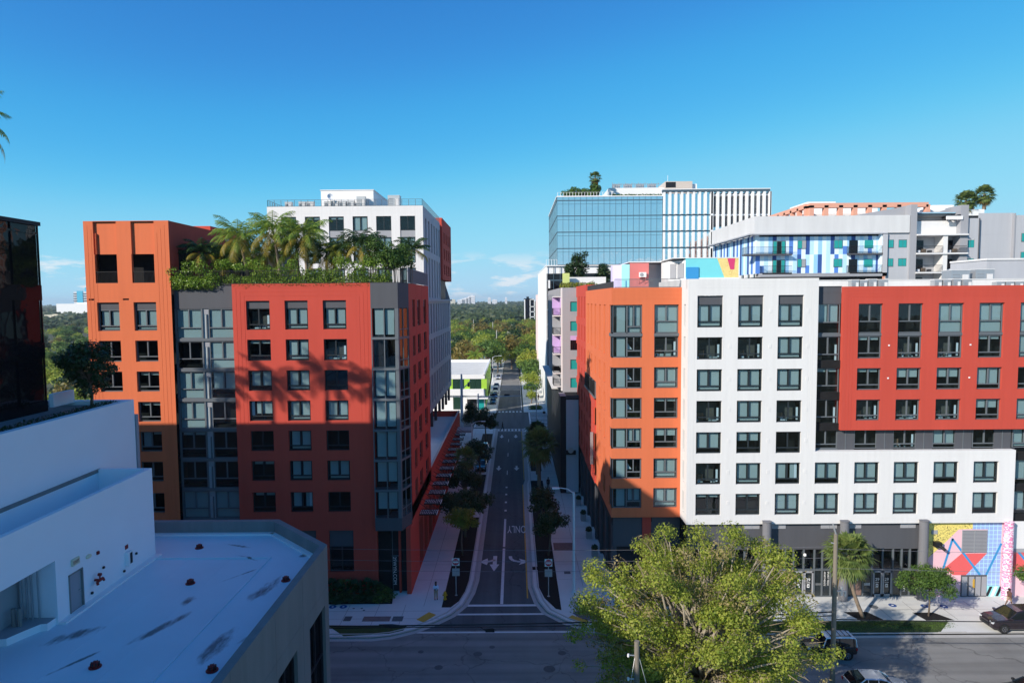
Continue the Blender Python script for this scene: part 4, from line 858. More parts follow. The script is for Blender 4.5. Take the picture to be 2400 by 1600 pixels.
def band(p, q, t=.11):
    d = (Vector(q)-Vector(p)).normalized()*t; n = (-d.y, d.x); mpoly([(p[0]+n[0],p[1]+n[1]),(q[0]+n[0],q[1]+n[1]),(q[0]-n[0],q[1]-n[1]),(p[0]-n[0],p[1]-n[1])][::-1],P_bl,3)
band((43.45,5.95),(42.6,2.85)); band((43.4,5.9),(46.3,2.2)); band((46.9,2.2),(48.3,5.4)); band((49.3,5.4),(50.8,3.6))
mpoly([(47,1.1),(48.3,1.1),(49,0),(47,0)],P_aq,1)
for k in range(3): mpoly([(46.9+k*.5,0.02),(47.2+k*.5,.02),(47.6+k*.5,1.0),(47.3+k*.5,1.0)],M_bk if k % 2 == 0 else P_wt,2)
mpoly([(49.05,4.9),(53,4.9),(53,2.4),(49.05,2.4)],P_rd,2); mu.build('mural', B)
q = MB(); q.box(49.3,53,G-.06,G+.1,4.5,6.78,M_mg); q.build('louvre', B)
q = MB(); q.box(41.3,41.9,G-.05,G,6.4,6.8,M_mg); q.build('louvre', B)
q = MB(); q.box(44.35,46.85,G-.06,G+.1,4.5,6.78,M_mg); q.box(45.57,45.63,G-.09,G,4.5,6.78,M_met)
for k in range(16): q.box(44.4,45.55,G-.08,G-.06,4.55+k*.14,4.6+k*.14,M_col); q.box(45.65,46.8,G-.08,G-.06,4.55+k*.14,4.6+k*.14,M_col)
q.build('louvre', B)
q = MB(); q.box(44.4,46.95,G-.05,G+.1,0,2.2,M_dk)
for x in (44.5,45.2,45.85,46.45): q.box(x,x+.5,G-.07,G-.05,.1,2.05,M_mg)
q.box(45.55,45.75,G-.08,G-.05,.9,1.8,M_yel); q.build('service_door', B)
q = MB(); q.lathe((48.6,62.9,0),[(.46,0),(.44,.05),(.42,7.7),(.46,7.8)],P_p,20); q.build('pink_column', B)
q = MB(); q.box(41.5,42.1,62.9,63.4,5.2,5.7,M_blk); q.tube([(41.8,63.1,5.45),(42.3,62.7,5.0)],.15,M_blk,10); q.build('wall_lamp', B)
# rooftop sheds with painted walls
ph = thing('roof_shed', 'pink, lilac and grey rooftop shed carrying an air conditioner, behind the orange parapet', 'roof shed', (15,80,30.4))
P_pk = mat('salmon_wall_paint',(.68,.20,.19),.8,.03); P_li = mat('lilac_paint',(.60,.55,.78),.8,.03); P_tq = mat('turquoise_paint',(.18,.62,.66),.8,.03); P_lm = mat('lemon_paint',(.78,.62,.24),.8,.03)
q = MB(); q.box(14.1,16.45,79.9,84,30.4,34.4,P_pk); q.face([(14.1,84,30.4),(14.1,79.9,30.4),(14.1,79.9,34.4),(14.1,84,34.4)],P_li); q.box(16.45,20,81.5,86,30.4,34.3,M_gy)
q.prism([(12.4,82.4),(14.08,79.92),(14.08,84),(12.4,84)],30.4,34.2,P_li); q.prism([(13.3,81.0),(14.08,79.86),(14.1,79.9),(13.32,81.05)],30.5,34.18,P_aq)
q.box(14.0,20.1,79.8,86.1,34.4,34.5,M_white); q.build('shed_wall', ph)
q = MB(); q.box(13.7,13.8,80.2,80.5,30.4,32.2,P_bl); q.build('door', ph)
ac = thing('air_conditioner', 'white wall-mounted air conditioner on the pink shed wall', 'air conditioner', (15.5,79.9,32.2)); q = MB(); q.box(15.2,16.05,79.4,79.7,32.6,33.2,M_white); q.tube([(15.5,79.4,32.9),(15.5,79.37,32.9)],.22,M_mg,14); q.build('housing', ac)
q = MB(); q.box(15.25,15.3,79.35,79.9,32.5,32.6,P_pk); q.box(15.95,16.0,79.35,79.9,32.5,32.6,P_pk); bar(q,(15.27,79.4,32.5),(15.27,79.9,31.8),.03,P_pk); bar(q,(15.97,79.4,32.5),(15.97,79.9,31.8),.03,P_pk); q.build('bracket', ac)
ps = thing('roof_shed', 'turquoise and yellow painted rooftop shed with a blue door, behind the white wall', 'roof shed', (22,76,30.4))
q = MB(); q.box(19.4,25.4,74,80,30.45,34.5,P_tq); q.prism([(18.0,76.4),(19.39,74.0),(19.39,80),(18.0,80)],30.45,34.3,M_white); q.box(17.9,25.5,73.95,80.1,34.5,34.58,M_white); q.box(19.4,25.4,73.9,74,30.45,32.3,M_white); q.build('shed_wall', ps)
q = MB(); y = 73.98; q.face([(22.95,y,34.5),(23.8,y,32.3),(25.4,y,32.3),(25.4,y,34.5)][::-1],pattern('lemon_speckle_paint',(.78,.62,.24),(.62,.40,.12),'squiggle')); y = 73.97; q.face([(24.1,y,34.45),(24.45,y,33.2),(24.9,y,33.2),(25.0,y,34.45)][::-1],mat('magenta_paint',(.62,.05,.16),.8,0)); q.build('painted_panel', ps)
q = MB(); q.box(19.45,20.85,73.86,74,31.2,33.5,P_bl); q.build('door', ps)
q = MB()
for x0, y0 in ((18.15,76.1),(18.75,75.06)): q.prism([(x0,y0),(x0+.5,y0-.86),(x0+.46,y0-.92),(x0-.04,y0-.06)],32.3,34.0,M_mg)
q.build('louvre', ps)
# ================================================================ buildings behind
M_tg = mat('teal_glass', (.02,.30,.29), .12, .05, 1)
M_mir = bpy.data.materials.new('mirror_glass'); M_mir.use_nodes = True
t = M_mir.node_tree; bs = t.nodes['Principled BSDF']; bs.inputs['Base Color'].default_value = (.55,.69,.76,1); bs.inputs['Metallic'].default_value = .85; bs.inputs['Roughness'].default_value = .03
g = N(t,'ShaderNodeNewGeometry'); n = N(t,'ShaderNodeTexNoise'); n.inputs['Scale'].default_value = .35; bmp = N(t,'ShaderNodeBump'); bmp.inputs['Strength'].default_value = .25; bmp.inputs['Distance'].default_value = .12
t.links.new(g.outputs['Position'], n.inputs['Vector']); t.links.new(n.outputs[0], bmp.inputs['Height']); t.links.new(bmp.outputs[0], bs.inputs['Normal'])
M_mul = mat('blue_grey_mullion', (.06,.10,.13), .5, 0)
# ---- glass office tower with white fins
T = 180.0
gt = thing('office_tower', 'blue mirrored glass office tower with rows of white vertical fins and roof trees', 'building', (40,T,0))
q = MB(); q.box(11.8,40.7,T,222,39.5,57.9,M_mir); q.box(40.7,53.8,T+.4,222,20,58.6,M_mir); q.build('glass_wall', gt)
q = MB()
for i in range(19): x = 11.8+1.61*i; q.box(x-.04,x+.04,T-.06,T,39.5,57.9,M_mul)
for z in (43.9,48.35,52.75,56.95): q.box(11.8,40.7,T-.08,T,z-.12,z+.12,M_mul); q.box(11.8,40.7,T-.05,T,z-1.0,z-.94,M_mul); q.box(11.72,11.8,T,222,z-.12,z+.12,M_mul)
for i in range(13): y = T+3.4*i; q.box(11.74,11.8,y-.05,y+.05,39.5,57.9,M_mul)
q.build('mullions', gt)
q = MB(); q.box(11.6,40.7,T-.15,T+.6,57.9,58.15,M_white); q.box(11.6,12.0,T,222,57.9,58.15,M_white); q.box(40.6,70,T-.3,T+.5,58.9,59.6,M_mul); q.box(40.6,70.1,T-.35,T+.6,59.6,59.8,M_white); q.box(40.7,70,T+.6,222,58.4,58.7,M_gr); q.box(11.9,40.7,T+.6,222,57.6,57.9,M_gr)
q.box(27,42.8,T+7,T+20,57.9,61.4,M_white); q.box(43.3,51,T+8,T+20,58,63.3,mat('beige_render',(.55,.48,.42),.9,.03)); q.box(50.8,52.6,T+9,T+16,58,62.7,M_white)
q.box(43.4,46.2,T+7.9,T+8,61.6,63.1,M_blk); q.build('roof_structure', gt)
q = MB()
for z0_, z1_ in ((20,35),(35.4,39.6),(40.0,43.6),(44.1,48.1),(48.6,52.5),(53.0,58.9)):
    for i in range(9): x = 40.85+1.62*i; q.box(x,x+.55,T-.5,T+.4,z0_,z1_,M_white)
    if z0_ > 25: q.box(40.7,54,T+.15,T+.42,z0_-.35,z0_-.05,M_mul)
q.build('fin', gt)
q = MB()
for i in range(11):
    x = 53.9+1.585*i; q.box(x,x+.62,T-.5,T+1.5,20,58.9,M_white)
for z in (20,35.2,39.8,43.9,48.4,52.8,58.2): q.box(53.9,70.2,T+.2,T+3,z-.3,z+.1,M_white)
q.box(53.9,70,T+3,T+10,20,48.2,M_mir); q.box(53.9,68,T+4,T+10,48.4,56,M_mg); q.box(70.0,70.3,T-.5,T+20,20,58.9,M_white)
for i in range(10):
    x = 54.6+1.585*i; q.box(x,x+.9,T+3.9,T+4,48.7,51.9,M_mul); q.box(x,x+.9,T+.1,T+.2,48.5,49.4,M_mir)
q.build('loggia_frame', gt)
q = MB(); rail(q,(12,T+.1),(26.8,T+.1),58.15,1.0,M_white,.8,.05); q.build('roof_railing', gt)
q = MB()
for i in range(22): x = 28+.62*i; q.box(x,x+.12,T+7.2,T+7.3,61.4,63.0-.2*(i % 3),M_met)
for i in range(4): q.box(28.3+3.4*i,30.4+3.4*i,T+8,T+10,61.4,62.7,M_met)
q.box(28,42,T+7.2,T+7.3,62.4,62.5,M_met); bar(q,(44.2,T+9,63),(44.2,T+9,65.2),.05,M_met); q.build('plant_screen', gt)
# ---- its white podium along the street
pd = thing('office_podium', 'bright white podium building with a dark glass front, right of the far street', 'building', (10,178,0))
q = MB(); q.box(8.6,40,178.5,240,0,39,M_white); q.box(8.2,8.6,179,258,6,32.2,mat('pale_pink_render',(.75,.62,.60),.9,.02)) if False else None; q.build('white_wall', pd)
q = MB(); q.box(8.7,40,178.2,178.5,0,37,M_dg); 
for z in range(3,38,4): q.box(8.7,30,178.1,178.2,z,z+.35,M_mul)
for x in (8.75,10.6,12.4,14.2,17): q.box(x,x+.14,178.05,178.2,0,39,M_white if x < 9 else M_mul)
for z, x in ((33,9.2),(29,9.6),(21,9.2),(12,9.3)): q.box(x,x+.5,178.0,178.1,z,z+2.2,M_white)
q.build('glass_front', pd)
q = MB(); q.box(8.5,40,178,240,39,39.25,M_white); rail(q,(8.7,178.3),(11.6,178.3),39.2,1.6,M_white,.7,.05); q.build('roof_railing', pd)
q = MB(); q.box(8.45,8.6,241,262,4,31.8,mat('pale_pink_render',(.72,.58,.56),.9,.02)); q.box(8.6,30,240.1,262,0,31.8,MATS['pale_pink_render']); q.build('rear_wing', pd)
text('', .8, M_white, pd, (8,178,10), (R(90),R(90),0)) if False else None
# ---- grey block with purple balconies
gb = thing('apartment_block', 'grey apartment block with lilac balcony recesses and teal windows, beside the red wall', 'building', (8,103,0))
M_lil = mat('lilac_balcony_paint',(.52,.36,.62),.8,.03)
q = MB(); facade(q,'y',103,7.55,30,15.2,31.8,[(8.8,10.3,z,z+1.55) for z in (28.05,24.95,18.85,15.9)]+[(8.8,10.3,21.9,23.5)],M_mg,.2)
q.box(7.3,7.55,103.0,103.4,15.4,31.8,M_wh); q.face([(7.55,103.4,15.2),(7.55,103.4,31.8),(30,103.4,31.8),(30,103.4,15.2)],M_bk); q.face([(7.3,103,31.8),(30,103,31.8),(30,118,31.8),(7.3,118,31.8)],M_gr)
q.box(7.3,8.8,106,142,15.2,31.8,M_mg); q.box(6.0,7.3,106,142,15.3,15.5,M_wh); q.build('grey_wall', gb)
for z in (28.05,24.95,18.85,15.9,21.9):
    f = MB(); f.box(8.8,10.3,103.15,103.25,z,z+1.55,M_tg if z != 21.9 else M_dg); f.box(8.75,10.3,103.05,103.2,z-.12,z,M_white); f.build('window', gb)
f = MB(); f.box(8.8,10.3,102.97,103.0,23.5,24.2,M_lil); f.build('lilac_panel', gb)
for z in (27.45,24.4,21.35,18.3,16.2):
    f = MB(); f.box(6.1,7.3,103,106,z-.18,z,M_wh); f.box(7.2,7.3,103.1,106,z,z+2.85,M_lil if int(z) % 2 else M_mg); f.box(6.1,7.3,105.9,106,z,z+2.85,M_lil if int(z) % 2 else M_mg)
    rail(f,(6.12,103.05),(7.3,103.05),z,1.1,M_blk,.12,.012); rail(f,(6.12,103.05),(6.12,106),z,1.1,M_blk,.12,.012); f.build('balcony', gb)
q = MB(); q.box(6.1,7.3,103,106,30.3,30.45,M_wh); q.build('balcony_roof', gb)
# ---- charcoal shop base with a blade sign
cb = thing('shop_building', 'charcoal two-storey shop base with a tall blue-grey panel and a vertical sign', 'shop', (8,99,0))
M_bgp = mat('blue_grey_panel',(.50,.55,.62),.8,.03,streak=True)
q = MB(); q.box(6.9,9.7,99,102.9,0,15.1,M_bk); q.box(6.9,12,102.9,140,0,15.2,M_bk); q.face([(6.85,98.9,15.15),(7.8,98.9,15.15),(7.8,103,15.15),(6.85,103,15.15)],M_mg); q.box(7.75,9.7,98.6,99,14.8,15.3,M_dk); q.build('charcoal_wall', cb)
q = MB(); q.box(7.78,9.65,98.7,98.99,.2,14.6,M_bgp); q.build('blue_panel', cb)
q = MB(); q.box(7.7,9.2,98.3,98.7,6.2,6.8,M_blk); q.tube([(8.4,98.2,6.9),(8.4,98.0,6.9)],.42,M_met,16); q.build('wall_lamp', cb)
sg = thing('shop_sign', 'white vertical blade sign reading TULIOS on the charcoal shop corner', 'sign', (7,121,5))
q = MB(); q.box(6.95,7.85,121,121.3,4.8,8.6,M_white); q.build('sign_panel', sg)
for i, c in enumerate('TULIOS'): text(c, .62, M_dred, sg, (7.4,120.98,8.2-.6*i), (R(90),0,0), 'lettering')
q = MB(); q.box(6.95,7.85,121.4,121.5,8.75,8.85,M_blk); bar(q,(7.8,121.15,8.8),(8.8,121.15,8.9),.06,M_blk); bar(q,(7.8,121.15,5),(8.8,121.15,5),.06,M_blk); q.build('bracket', sg)
M_band = mat('pale_concrete_band',(.60,.60,.60),.9,.08,.5,streak=True)
# ---- blue striped apartments with grey wing
sb = thing('apartment_block', 'long grey apartment block with blue striped panels, balconies and a pale overhanging roof band', 'building', (50,102,0))
M_b = [mat('navy_panel',(.035,.09,.30),.6,.03), mat('sky_panel',(.46,.70,.92),.6,.02), mat('azure_panel',(.30,.56,.86),.6,.02), mat('ice_panel',(.70,.85,.95),.6,.02), mat('royal_panel',(.09,.22,.60),.6,.02)]
q = MB(); q.box(37.4,61.5,102,104,39.9,42.6,M_band); q.box(37.4,38.2,104,124,39.9,42.6,M_band); q.face([(38,103,42.4),(61,103,42.4),(61,124,42.4),(38,124,42.4)],M_gr); q.box(38.5,60,102.9,123,39.5,39.9,M_mg)
q.box(37.0,58,101.8,104,39.75,39.95,M_gy); q.box(36.6,37.4,102,124,39.75,39.95,M_gy); q.build('roof_band', sb)
q = MB(); random.seed(4)
for z0_, z1_ in ((36.7,39.75),(33.75,36.7)):
    x = 38.0; k = 0
    while x < 57.2:
        wd = .65; m = M_b[[3,1,0,3,1,3,2,0,3,1,3,4,3,1,3,0,1,3,2][(k+(3 if z0_ > 35 else 11)) % 19]]; sp = (k*7+int(z0_)) % 11
        if sp == 99: zc = z0_+(z1_-z0_)*.72; q.box(x,x+wd,102.9,103,z0_,zc,m); q.box(x,x+wd,102.9,103,zc,z1_,M_b[0])
        elif sp == 7: zc = z0_+(z1_-z0_)*.42; q.box(x,x+wd,102.9,103,z0_,zc,M_b[4]); q.box(x,x+wd,102.9,103,zc,z1_,m)
        else: q.box(x,x+wd,102.9,103,z0_,z1_,m)
        x += wd; k += 1
    y = 103; 
    while y < 124:
        q.box(37.9,38.0,y,y+.86,z0_,z1_,M_b[[3,0,1,3,2,0,3,4][k % 8]]); y += .86; k += 1
q.box(57.2,57.4,102.2,103,33.7,39.75,M_b[3]); q.build('striped_cladding', sb)
q = MB(); q.box(57.4,58.1,101.9,104,33.2,39.75,M_gy); q.box(38.5,58.1,101.9,104,33.2,33.75,M_mg); q.box(38.0,58,103,123,24,33.2,M_bk); q.build('frame', sb)
def swin(x, z, w_=1.35, h_=1.3, y=102.88):
    f = MB(); f.box(x,x+w_,y-.06,y,z,z+h_,M_fg); f.box(x+.06,x+w_*.5,y-.08,y-.06,z+.06,z+h_-.06,M_tg); f.box(x+w_*.54,x+w_-.06,y-.08,y-.06,z+.06,z+h_-.06,M_mg if int(x*3) % 2 else M_tg); f.build('window', sb)
for x in (44.5,50.2): swin(x,37.6); swin(x,34.7)
for z in (36.75,33.8):
    f = MB(); f.box(40.6,42.6,102.8,102.88,z,z+2.1,M_fg); f.box(40.7,41.2,102.76,102.8,z+.05,z+2,M_tg); f.box(41.3,41.9,102.76,102.8,z+.05,z+2,M_dg); f.box(42,42.5,102.76,102.8,z+.05,z+2,M_tg); f.build('balcony_door', sb)
    f = MB(); f.box(52.6,53.9,102.8,102.88,z,z+2.1,M_dg); f.build('balcony_door', sb); f = MB(); f.box(55,56.3,102.8,102.88,z+.9,z+2.1,M_tg); f.build('window', sb)
    for x0, x1 in ((36.2 if z > 35 else 38.7,43.3),(52.3,57.4)):
        f = MB(); f.box(x0,x1,101.9,104,z-.2,z,M_dk); rail(f,(x0,101.95),(x1,101.95),z,1.1,M_blk,.16,.012); rail(f,(x0,102),(x0,103.9),z,1.1,M_blk,.16,.012); f.build('balcony', sb)
# grey wing: windows, balcony stack, upstands
q = MB(); facade(q,'y',102.3,58.1,62.6,28,42.6,[(60.0,61.35,z,z+1.25) for z in (37.6,34.7)],M_gy,.12); q.box(61.6,62.6,102,106,28,44.2,M_mg); q.prism([(52,104.2),(62,104.2),(62,104.6),(52,104.6)],42.6,42.8,M_mg)
q.face([(52.5,103.5,42.6),(62.0,103.5,42.6),(62.0,103.5,44.2)],M_mg); q.face([(52.5,104,42.6),(62.0,104,44.2),(62.0,104,42.6)],M_mg); q.face([(52.5,103.5,42.6),(62,103.5,44.2),(62,104,44.2),(52.5,104,42.6)],M_mg)
facade(q,'y',104,62.6,70.3,28,42.0,[],M_gy); q.box(62.7,69.5,103.2,104,39.6,41.8,M_wh); q.box(62.6,69.6,104,104.4,41.8,43.3,M_mg); q.prism([(69.5,102.2),(70.7,102.2),(70.7,106),(69.5,106)],28,44.1,M_mg); q.face([(64,104.5,42),(69.6,104.5,42),(69.6,104.5,44.1)],M_mg)
facade(q,'y',102.6,70.7,72.7,28,42.1,[(70.75,72.05,z,z+1.3) for z in (37.55,34.6)],M_gy,.1); facade(q,'y',102.9,72.7,78.2,28,42.9,[],M_gy,.1,[(72.7,78.2,z,z+.12) for z in (39.45,36.5,33.7)]); q.box(72.6,72.75,102.5,103,28,42.1,M_dk); q.box(78.0,78.2,102.4,103,28,42.8,M_mg); q.box(78.2,95,102.5,103,28,42.5,M_gy)
q.face([(58,103,42.55),(95,103,42.55),(95,122,42.55),(58,122,42.55)],M_gr); q.build('grey_wing', sb)
for z in (37.6,34.7): swin(60.02,z,1.3,1.22,102.4); swin(70.77,z-.08,1.25,1.25,102.7); swin(58.3,z,.9,1.25,102.28); swin(79.2,z+.8,1.2,1.3,102.48)
for z in (39.55,36.65,33.7,30.8):
    f = MB(); f.box(62.6,70.5,101.7,104,z-.14,z+.08,M_wh); f.box(66.7,67.4,101.9,104,z-2.8,z-.14,M_wh)
    if z < 39:
        for x0, x1 in ((62.7,66.6),(67.5,70.3)):
            rail(f,(x0,101.8),(x1,101.8),z+.08,1.05,M_blk,.14,.012); f.box(x0+.3,x0+2.2,103.9,103.98,z+.08,z+2.2,M_fg); f.box(x0+.4,x0+1.2,103.86,103.9,z+.12,z+2.1,M_tg if x0 > 65 else M_dg); f.box(x0+1.3,x0+2.1,103.86,103.9,z+.12,z+2.1,M_dg)
            for k in range(3): xx = x0+.5+k*.9; f.box(xx,xx+.45,102.6,103.1,z+.08,z+.55+.2*(k % 2),[M_wc,M_bark,M_dk][k])
    f.build('balcony', sb)
q = MB()
for k in range(3): q.prism([(67.3+.9*k,102.2),(67.7+.9*k,102.2),(68.1+.9*k,104),(67.7+.9*k,104)],42.2+.1*k,42.45+.1*k,M_blk)
q.box(67.2,69.7,102.0,102.2,41.85,42.4,M_white); q.box(62.8,69.4,103.3,104.6,43.0,43.1,mat('sky_blue_steel',(.30,.55,.70),.5,.02)); q.build('roof_trellis', sb)
# ---- roof garden frames between: dark pergola posts below the stripes
q = MB()
for k in range(7): x = 43+1.9*k; q.box(x,x+.12,100.3,100.5,30.5,33.1,M_blk); q.box(x-.5,x+.9,99.8,101.6,33.0,33.12,M_blk)
pg = tag(q.build('pergola', org=(50,100,30.5)), 'black steel pergola frames below the blue striped wall', 'pergola')
# ---- salmon pergola building
M_sal = mat('salmon_render',(.70,.35,.25),.9,.03)
sl = thing('apartment_block', 'salmon-pink framed rooftop of an apartment block rising behind the grey one', 'building', (70,135,0))
q = MB()
for i in range(9): x = 60.8+2.98*i; q.box(x,x+.85,135,136,30,48.8,M_sal)
q.box(60.8,85.1,135,136,48.3,49.25,M_sal)
for i in range(7): y = 136+3.4*i; q.box(60.3,61.2,y,y+.8,30,48.8,M_sal)
q.box(60.3,61.2,136,160,48.3,49.25,M_sal); q.build('frame', sl)
q = MB(); q.box(62,90,139,160,30,47.6,M_wh); q.box(63,69,141,150,47.6,50.4,M_white); q.box(69,78,141,150,47.6,49.6,M_white)
for i in range(4): x = 68+3*i; q.box(x,x+2,138.9,139,44,47.2,M_dg)
q.box(85,98,137,150,30,48.0,M_white); q.box(88.5,93,139,146,48,49.2,M_white); q.build('white_wall', sl)
# ---- air conditioners on the near roof
def acu(x, y, z, sx, sy, sz, label, grp):
    d = thing('air_conditioner', label, 'air conditioner', (x,y,z), grp)
    q = MB(); q.box(x,x+sx,y,y+sy,z+.15,z+sz,M_met); q.box(x-.03,x+sx+.03,y-.03,y+sy+.03,z+sz,z+sz+.06,M_wh); q.box(x+.1,x+.2,y+.1,y+sy-.1,z,z+.15,M_blk); q.box(x+sx-.2,x+sx-.1,y+.1,y+sy-.1,z,z+.15,M_blk); q.build('casing', d)
    q = MB()
    for k in range(6): q.box(x+sx*.08,x+sx*.45,y-.04,y-.01,z+.3+k*(sz-.5)/6,z+.36+k*(sz-.5)/6,M_mg)
    q.box(x+sx*.6,x+sx*.92,y-.04,y-.01,z+.35,z+sz*.8,M_wh); q.build('grille', d)
gL = 'air conditioners on the white and red block'
for k, (x, sx, sz) in enumerate(((34.2,.75,1.25),(35.05,.75,1.2),(36.0,.75,1.3),(37.0,.9,1.25),(42.6,.75,1.2),(43.5,.75,1.2),(44.5,.75,1.25),(45.5,.9,1.2))):
    acu(x,66.2,30.45,sx,.7,sz,('small grey condenser in the row above the charcoal strip' if k < 4 else 'small grey condenser in the row above the middle of the red wall'),gL)
acu(46.8,70,30.45,2.0,1.6,2.3,'large pale air handler, left of the two big ones on the right roof',gL); acu(49.4,70,30.45,2.0,1.6,2.35,'large pale air handler, right of the two big ones on the right roof',gL)
for k in range(5): acu(48.9+.95*k,66.2,30.45,.8,.7,.95,'low condenser in front of the large air handlers',gL)
rs = thing('roof_shed', 'plain grey stair box on the roof at the right edge', 'roof shed', (53,70,30.4)); q = MB(); q.box(52.0,58,72,78,30.4,33.9,M_gy); q.box(51.9,58,71.9,78,33.9,34.1,M_wh); q.build('shed_wall', rs)
# tower roof units
for k, (x, sz) in enumerate(((-36.7,.7),(-34.5,.75),(-33.2,.75),(-30.4,.8),(-29.2,.85),(-28.0,.85),(-26.7,.85),(-25.2,1.5))):
    acu(x,104.9,44.7,1.1 if k < 7 else 1.4,.8,.4+sz,['short condenser at the left end of the tower roof','condenser on the tower roof by the palm tips','condenser on the tower roof just left of the white box','condenser under the dish in front of the white box','second condenser in front of the white box','third condenser in front of the white box','fourth condenser in front of the white box','tall round-topped condenser in front of the white box'][k],'air conditioners on the tower roof')
acu(-20.4,106,44.7,1.9,1.6,2.2,'brown louvred unit standing right of the white roof box','air conditioners on the tower roof')
ds = thing('satellite_dish', 'white satellite dish on a mast in front of the white roof box', 'satellite dish', (-29.3,104.7,44.7)); q = MB(); q.tube([(-29.3,104.7,44.7),(-29.3,104.7,46.5)],.07,M_met,8); q.build('mast', ds)
q = MB(); q.lathe((0,0,0),[(.02,0),(.33,.07),(.55,.2),(.53,.22),(.02,.03)],M_white,16); o = q.build('dish', ds, org=None, local=True); o.location = (0,-.1,1.8); o.rotation_euler = (R(70),0,R(30))
# ---- green and white shop beyond the junction
gs = thing('shop_building', 'low white shop with lime green stripes and a big pale roof, left beyond the junction', 'shop', (-16,175,0))
M_lime = mat('lime_paint',(.36,.62,.06),.7,.04); M_dgn = mat('green_glass',(.02,.05,.035),.15,0)
q = MB(); q.box(-50,-8.3,175.4,215,0,9.5,M_white); q.box(-50,-8.3,175.2,175.4,8.6,9.8,M_white); q.box(-50,-8.4,175.6,214,9.5,9.55,M_rf2); q.box(-8.6,-8.25,175.2,215,9.5,10.4,M_white); q.box(-50,-8.3,214.6,215,9.5,10.2,M_white); q.box(-50,-8.6,174.6,175.4,4.2,5.9,M_white); q.box(-13,-7.4,173.6,175.4,3.3,3.6,M_white); q.build('white_wall', gs)
q = MB()
for i, x in enumerate([-48+1.55*k for k in range(26)]): q.box(x,x+1.5,175.1,175.2,5.9,8.55,[M_dgn,M_lime,M_dgn,M_dgn,M_lime,M_lime,M_dgn][i % 7])
for k in range(20): q.box(-8.3,-8.2,175.4+2*k,177+2*k,.3,9.5,M_lime if k % 3 else M_dgn)
q.box(-17,-14.6,175.25,175.4,.3,3.6,M_dgn); q.box(-13.2,-10.6,175.25,175.4,.2,3.4,M_bk); q.box(-10.2,-8.6,175.25,175.4,.2,3.4,M_tg); q.build('striped_front', gs)
# ---- far skyline
M_winf = mat('far_window_band',(.38,.42,.47),.6,0)
def tower(x, y, w_, d_, h_, m, label, rows=0, wm=None, roof=None):
    d = thing('far_building', label, 'building', (x,y,0), 'buildings on the skyline')
    q = MB(); q.box(x,x+w_,y,y+d_,-.3,h_,m); q.box(x+w_*.3,x+w_*.6,y+d_*.3,y+d_*.6,h_,h_+h_*.06,m); q.build('wall', d)
    if rows:
        q = MB()
        for r in range(rows):
            z = h_*(.12+.86*r/rows); q.box(x+w_*.06,x+w_*.94,y-.3,y,z,z+h_*.22/rows,wm or M_winf)
        q.build('window', d)
    return d
M_far = mat('far_white',(.66,.67,.70),.9,.02); M_farc = mat('far_cream',(.60,.55,.42),.9,.02)
def wx(px, Y): return (px-1206)/1520*Y
Y = 2600
for px, w_, h_, l in ((1072,30,31,'pale block at the left of the far white cluster'),(1083,24,36,'second block of the far white cluster'),(1093,18,41,'narrow middle block of the far white cluster'),(1100,22,47,'tallest block of the far white cluster'),(1056,18,32,'small cream block far left of the cluster'),(1143,12,38,'lone white tower far off above the trees'),(1153,20,30,'low white block beside the lone far tower'),(1183,9,38,'tiny pale tower at the far right of the gap')):
    tower(wx(px,Y),Y,w_,20,h_,M_farc if px == 1056 else M_far,l,5)
tower(wx(1228,640),640,8.2,20,31,M_dg,'dark office block with white frame behind the autumn trees',0); fr = thing('far_building','white grid framed stair tower of the dark office block above the trees','building',(wx(1241,636),636,0),'buildings on the skyline')
q = MB(); x0 = wx(1241,636); 
for x in (x0,x0+4.2): q.box(x,x+.7,636,637,0,30.5,M_white)
for z in (8,13,18,23,30): q.box(x0,x0+4.9,636,637,z-.35,z+.35,M_white)
q.box(x0+.7,x0+4.2,636.5,637,0,30,M_dg); q.build('frame', fr)
q = MB(); x1 = wx(1228,636); q.box(x1,x1+1,635.9,636.6,0,30,M_white); q.build('corner_post', fr)
# left gap skyline
hp = thing('far_building','far white hospital block with a turquoise core, left gap','building',(wx(185,1500),1500,0),'buildings on the skyline')
q = MB(); a, b_ = wx(172,1500), wx(215,1500); q.box(a,b_,1500,1530,0,56,M_far)
q.box(wx(180,1500),wx(194,1500),1499,1500,0,58,mat('far_turquoise',(.05,.42,.62),.6,.03)); q.box(wx(192,1500),wx(204,1500),1510,1520,56,66,MATS['far_turquoise']); q.build('wall', hp)
q = MB()
for k in range(4): q.box(a,wx(180,1500),1498.6,1499,34+k*5.5,36+k*5.5,M_mul); q.box(wx(194,1500),b_,1498.6,1499,34+k*5.5,36+k*5.5,M_mul)
q.build('window', hp)
tower(wx(130,1150),1150,95,40,29,M_white,'long blank white warehouse under the hospital, left gap'); tower(wx(100,900),900,24,20,14,M_farc,'low cream block with small windows at the left gap',2)
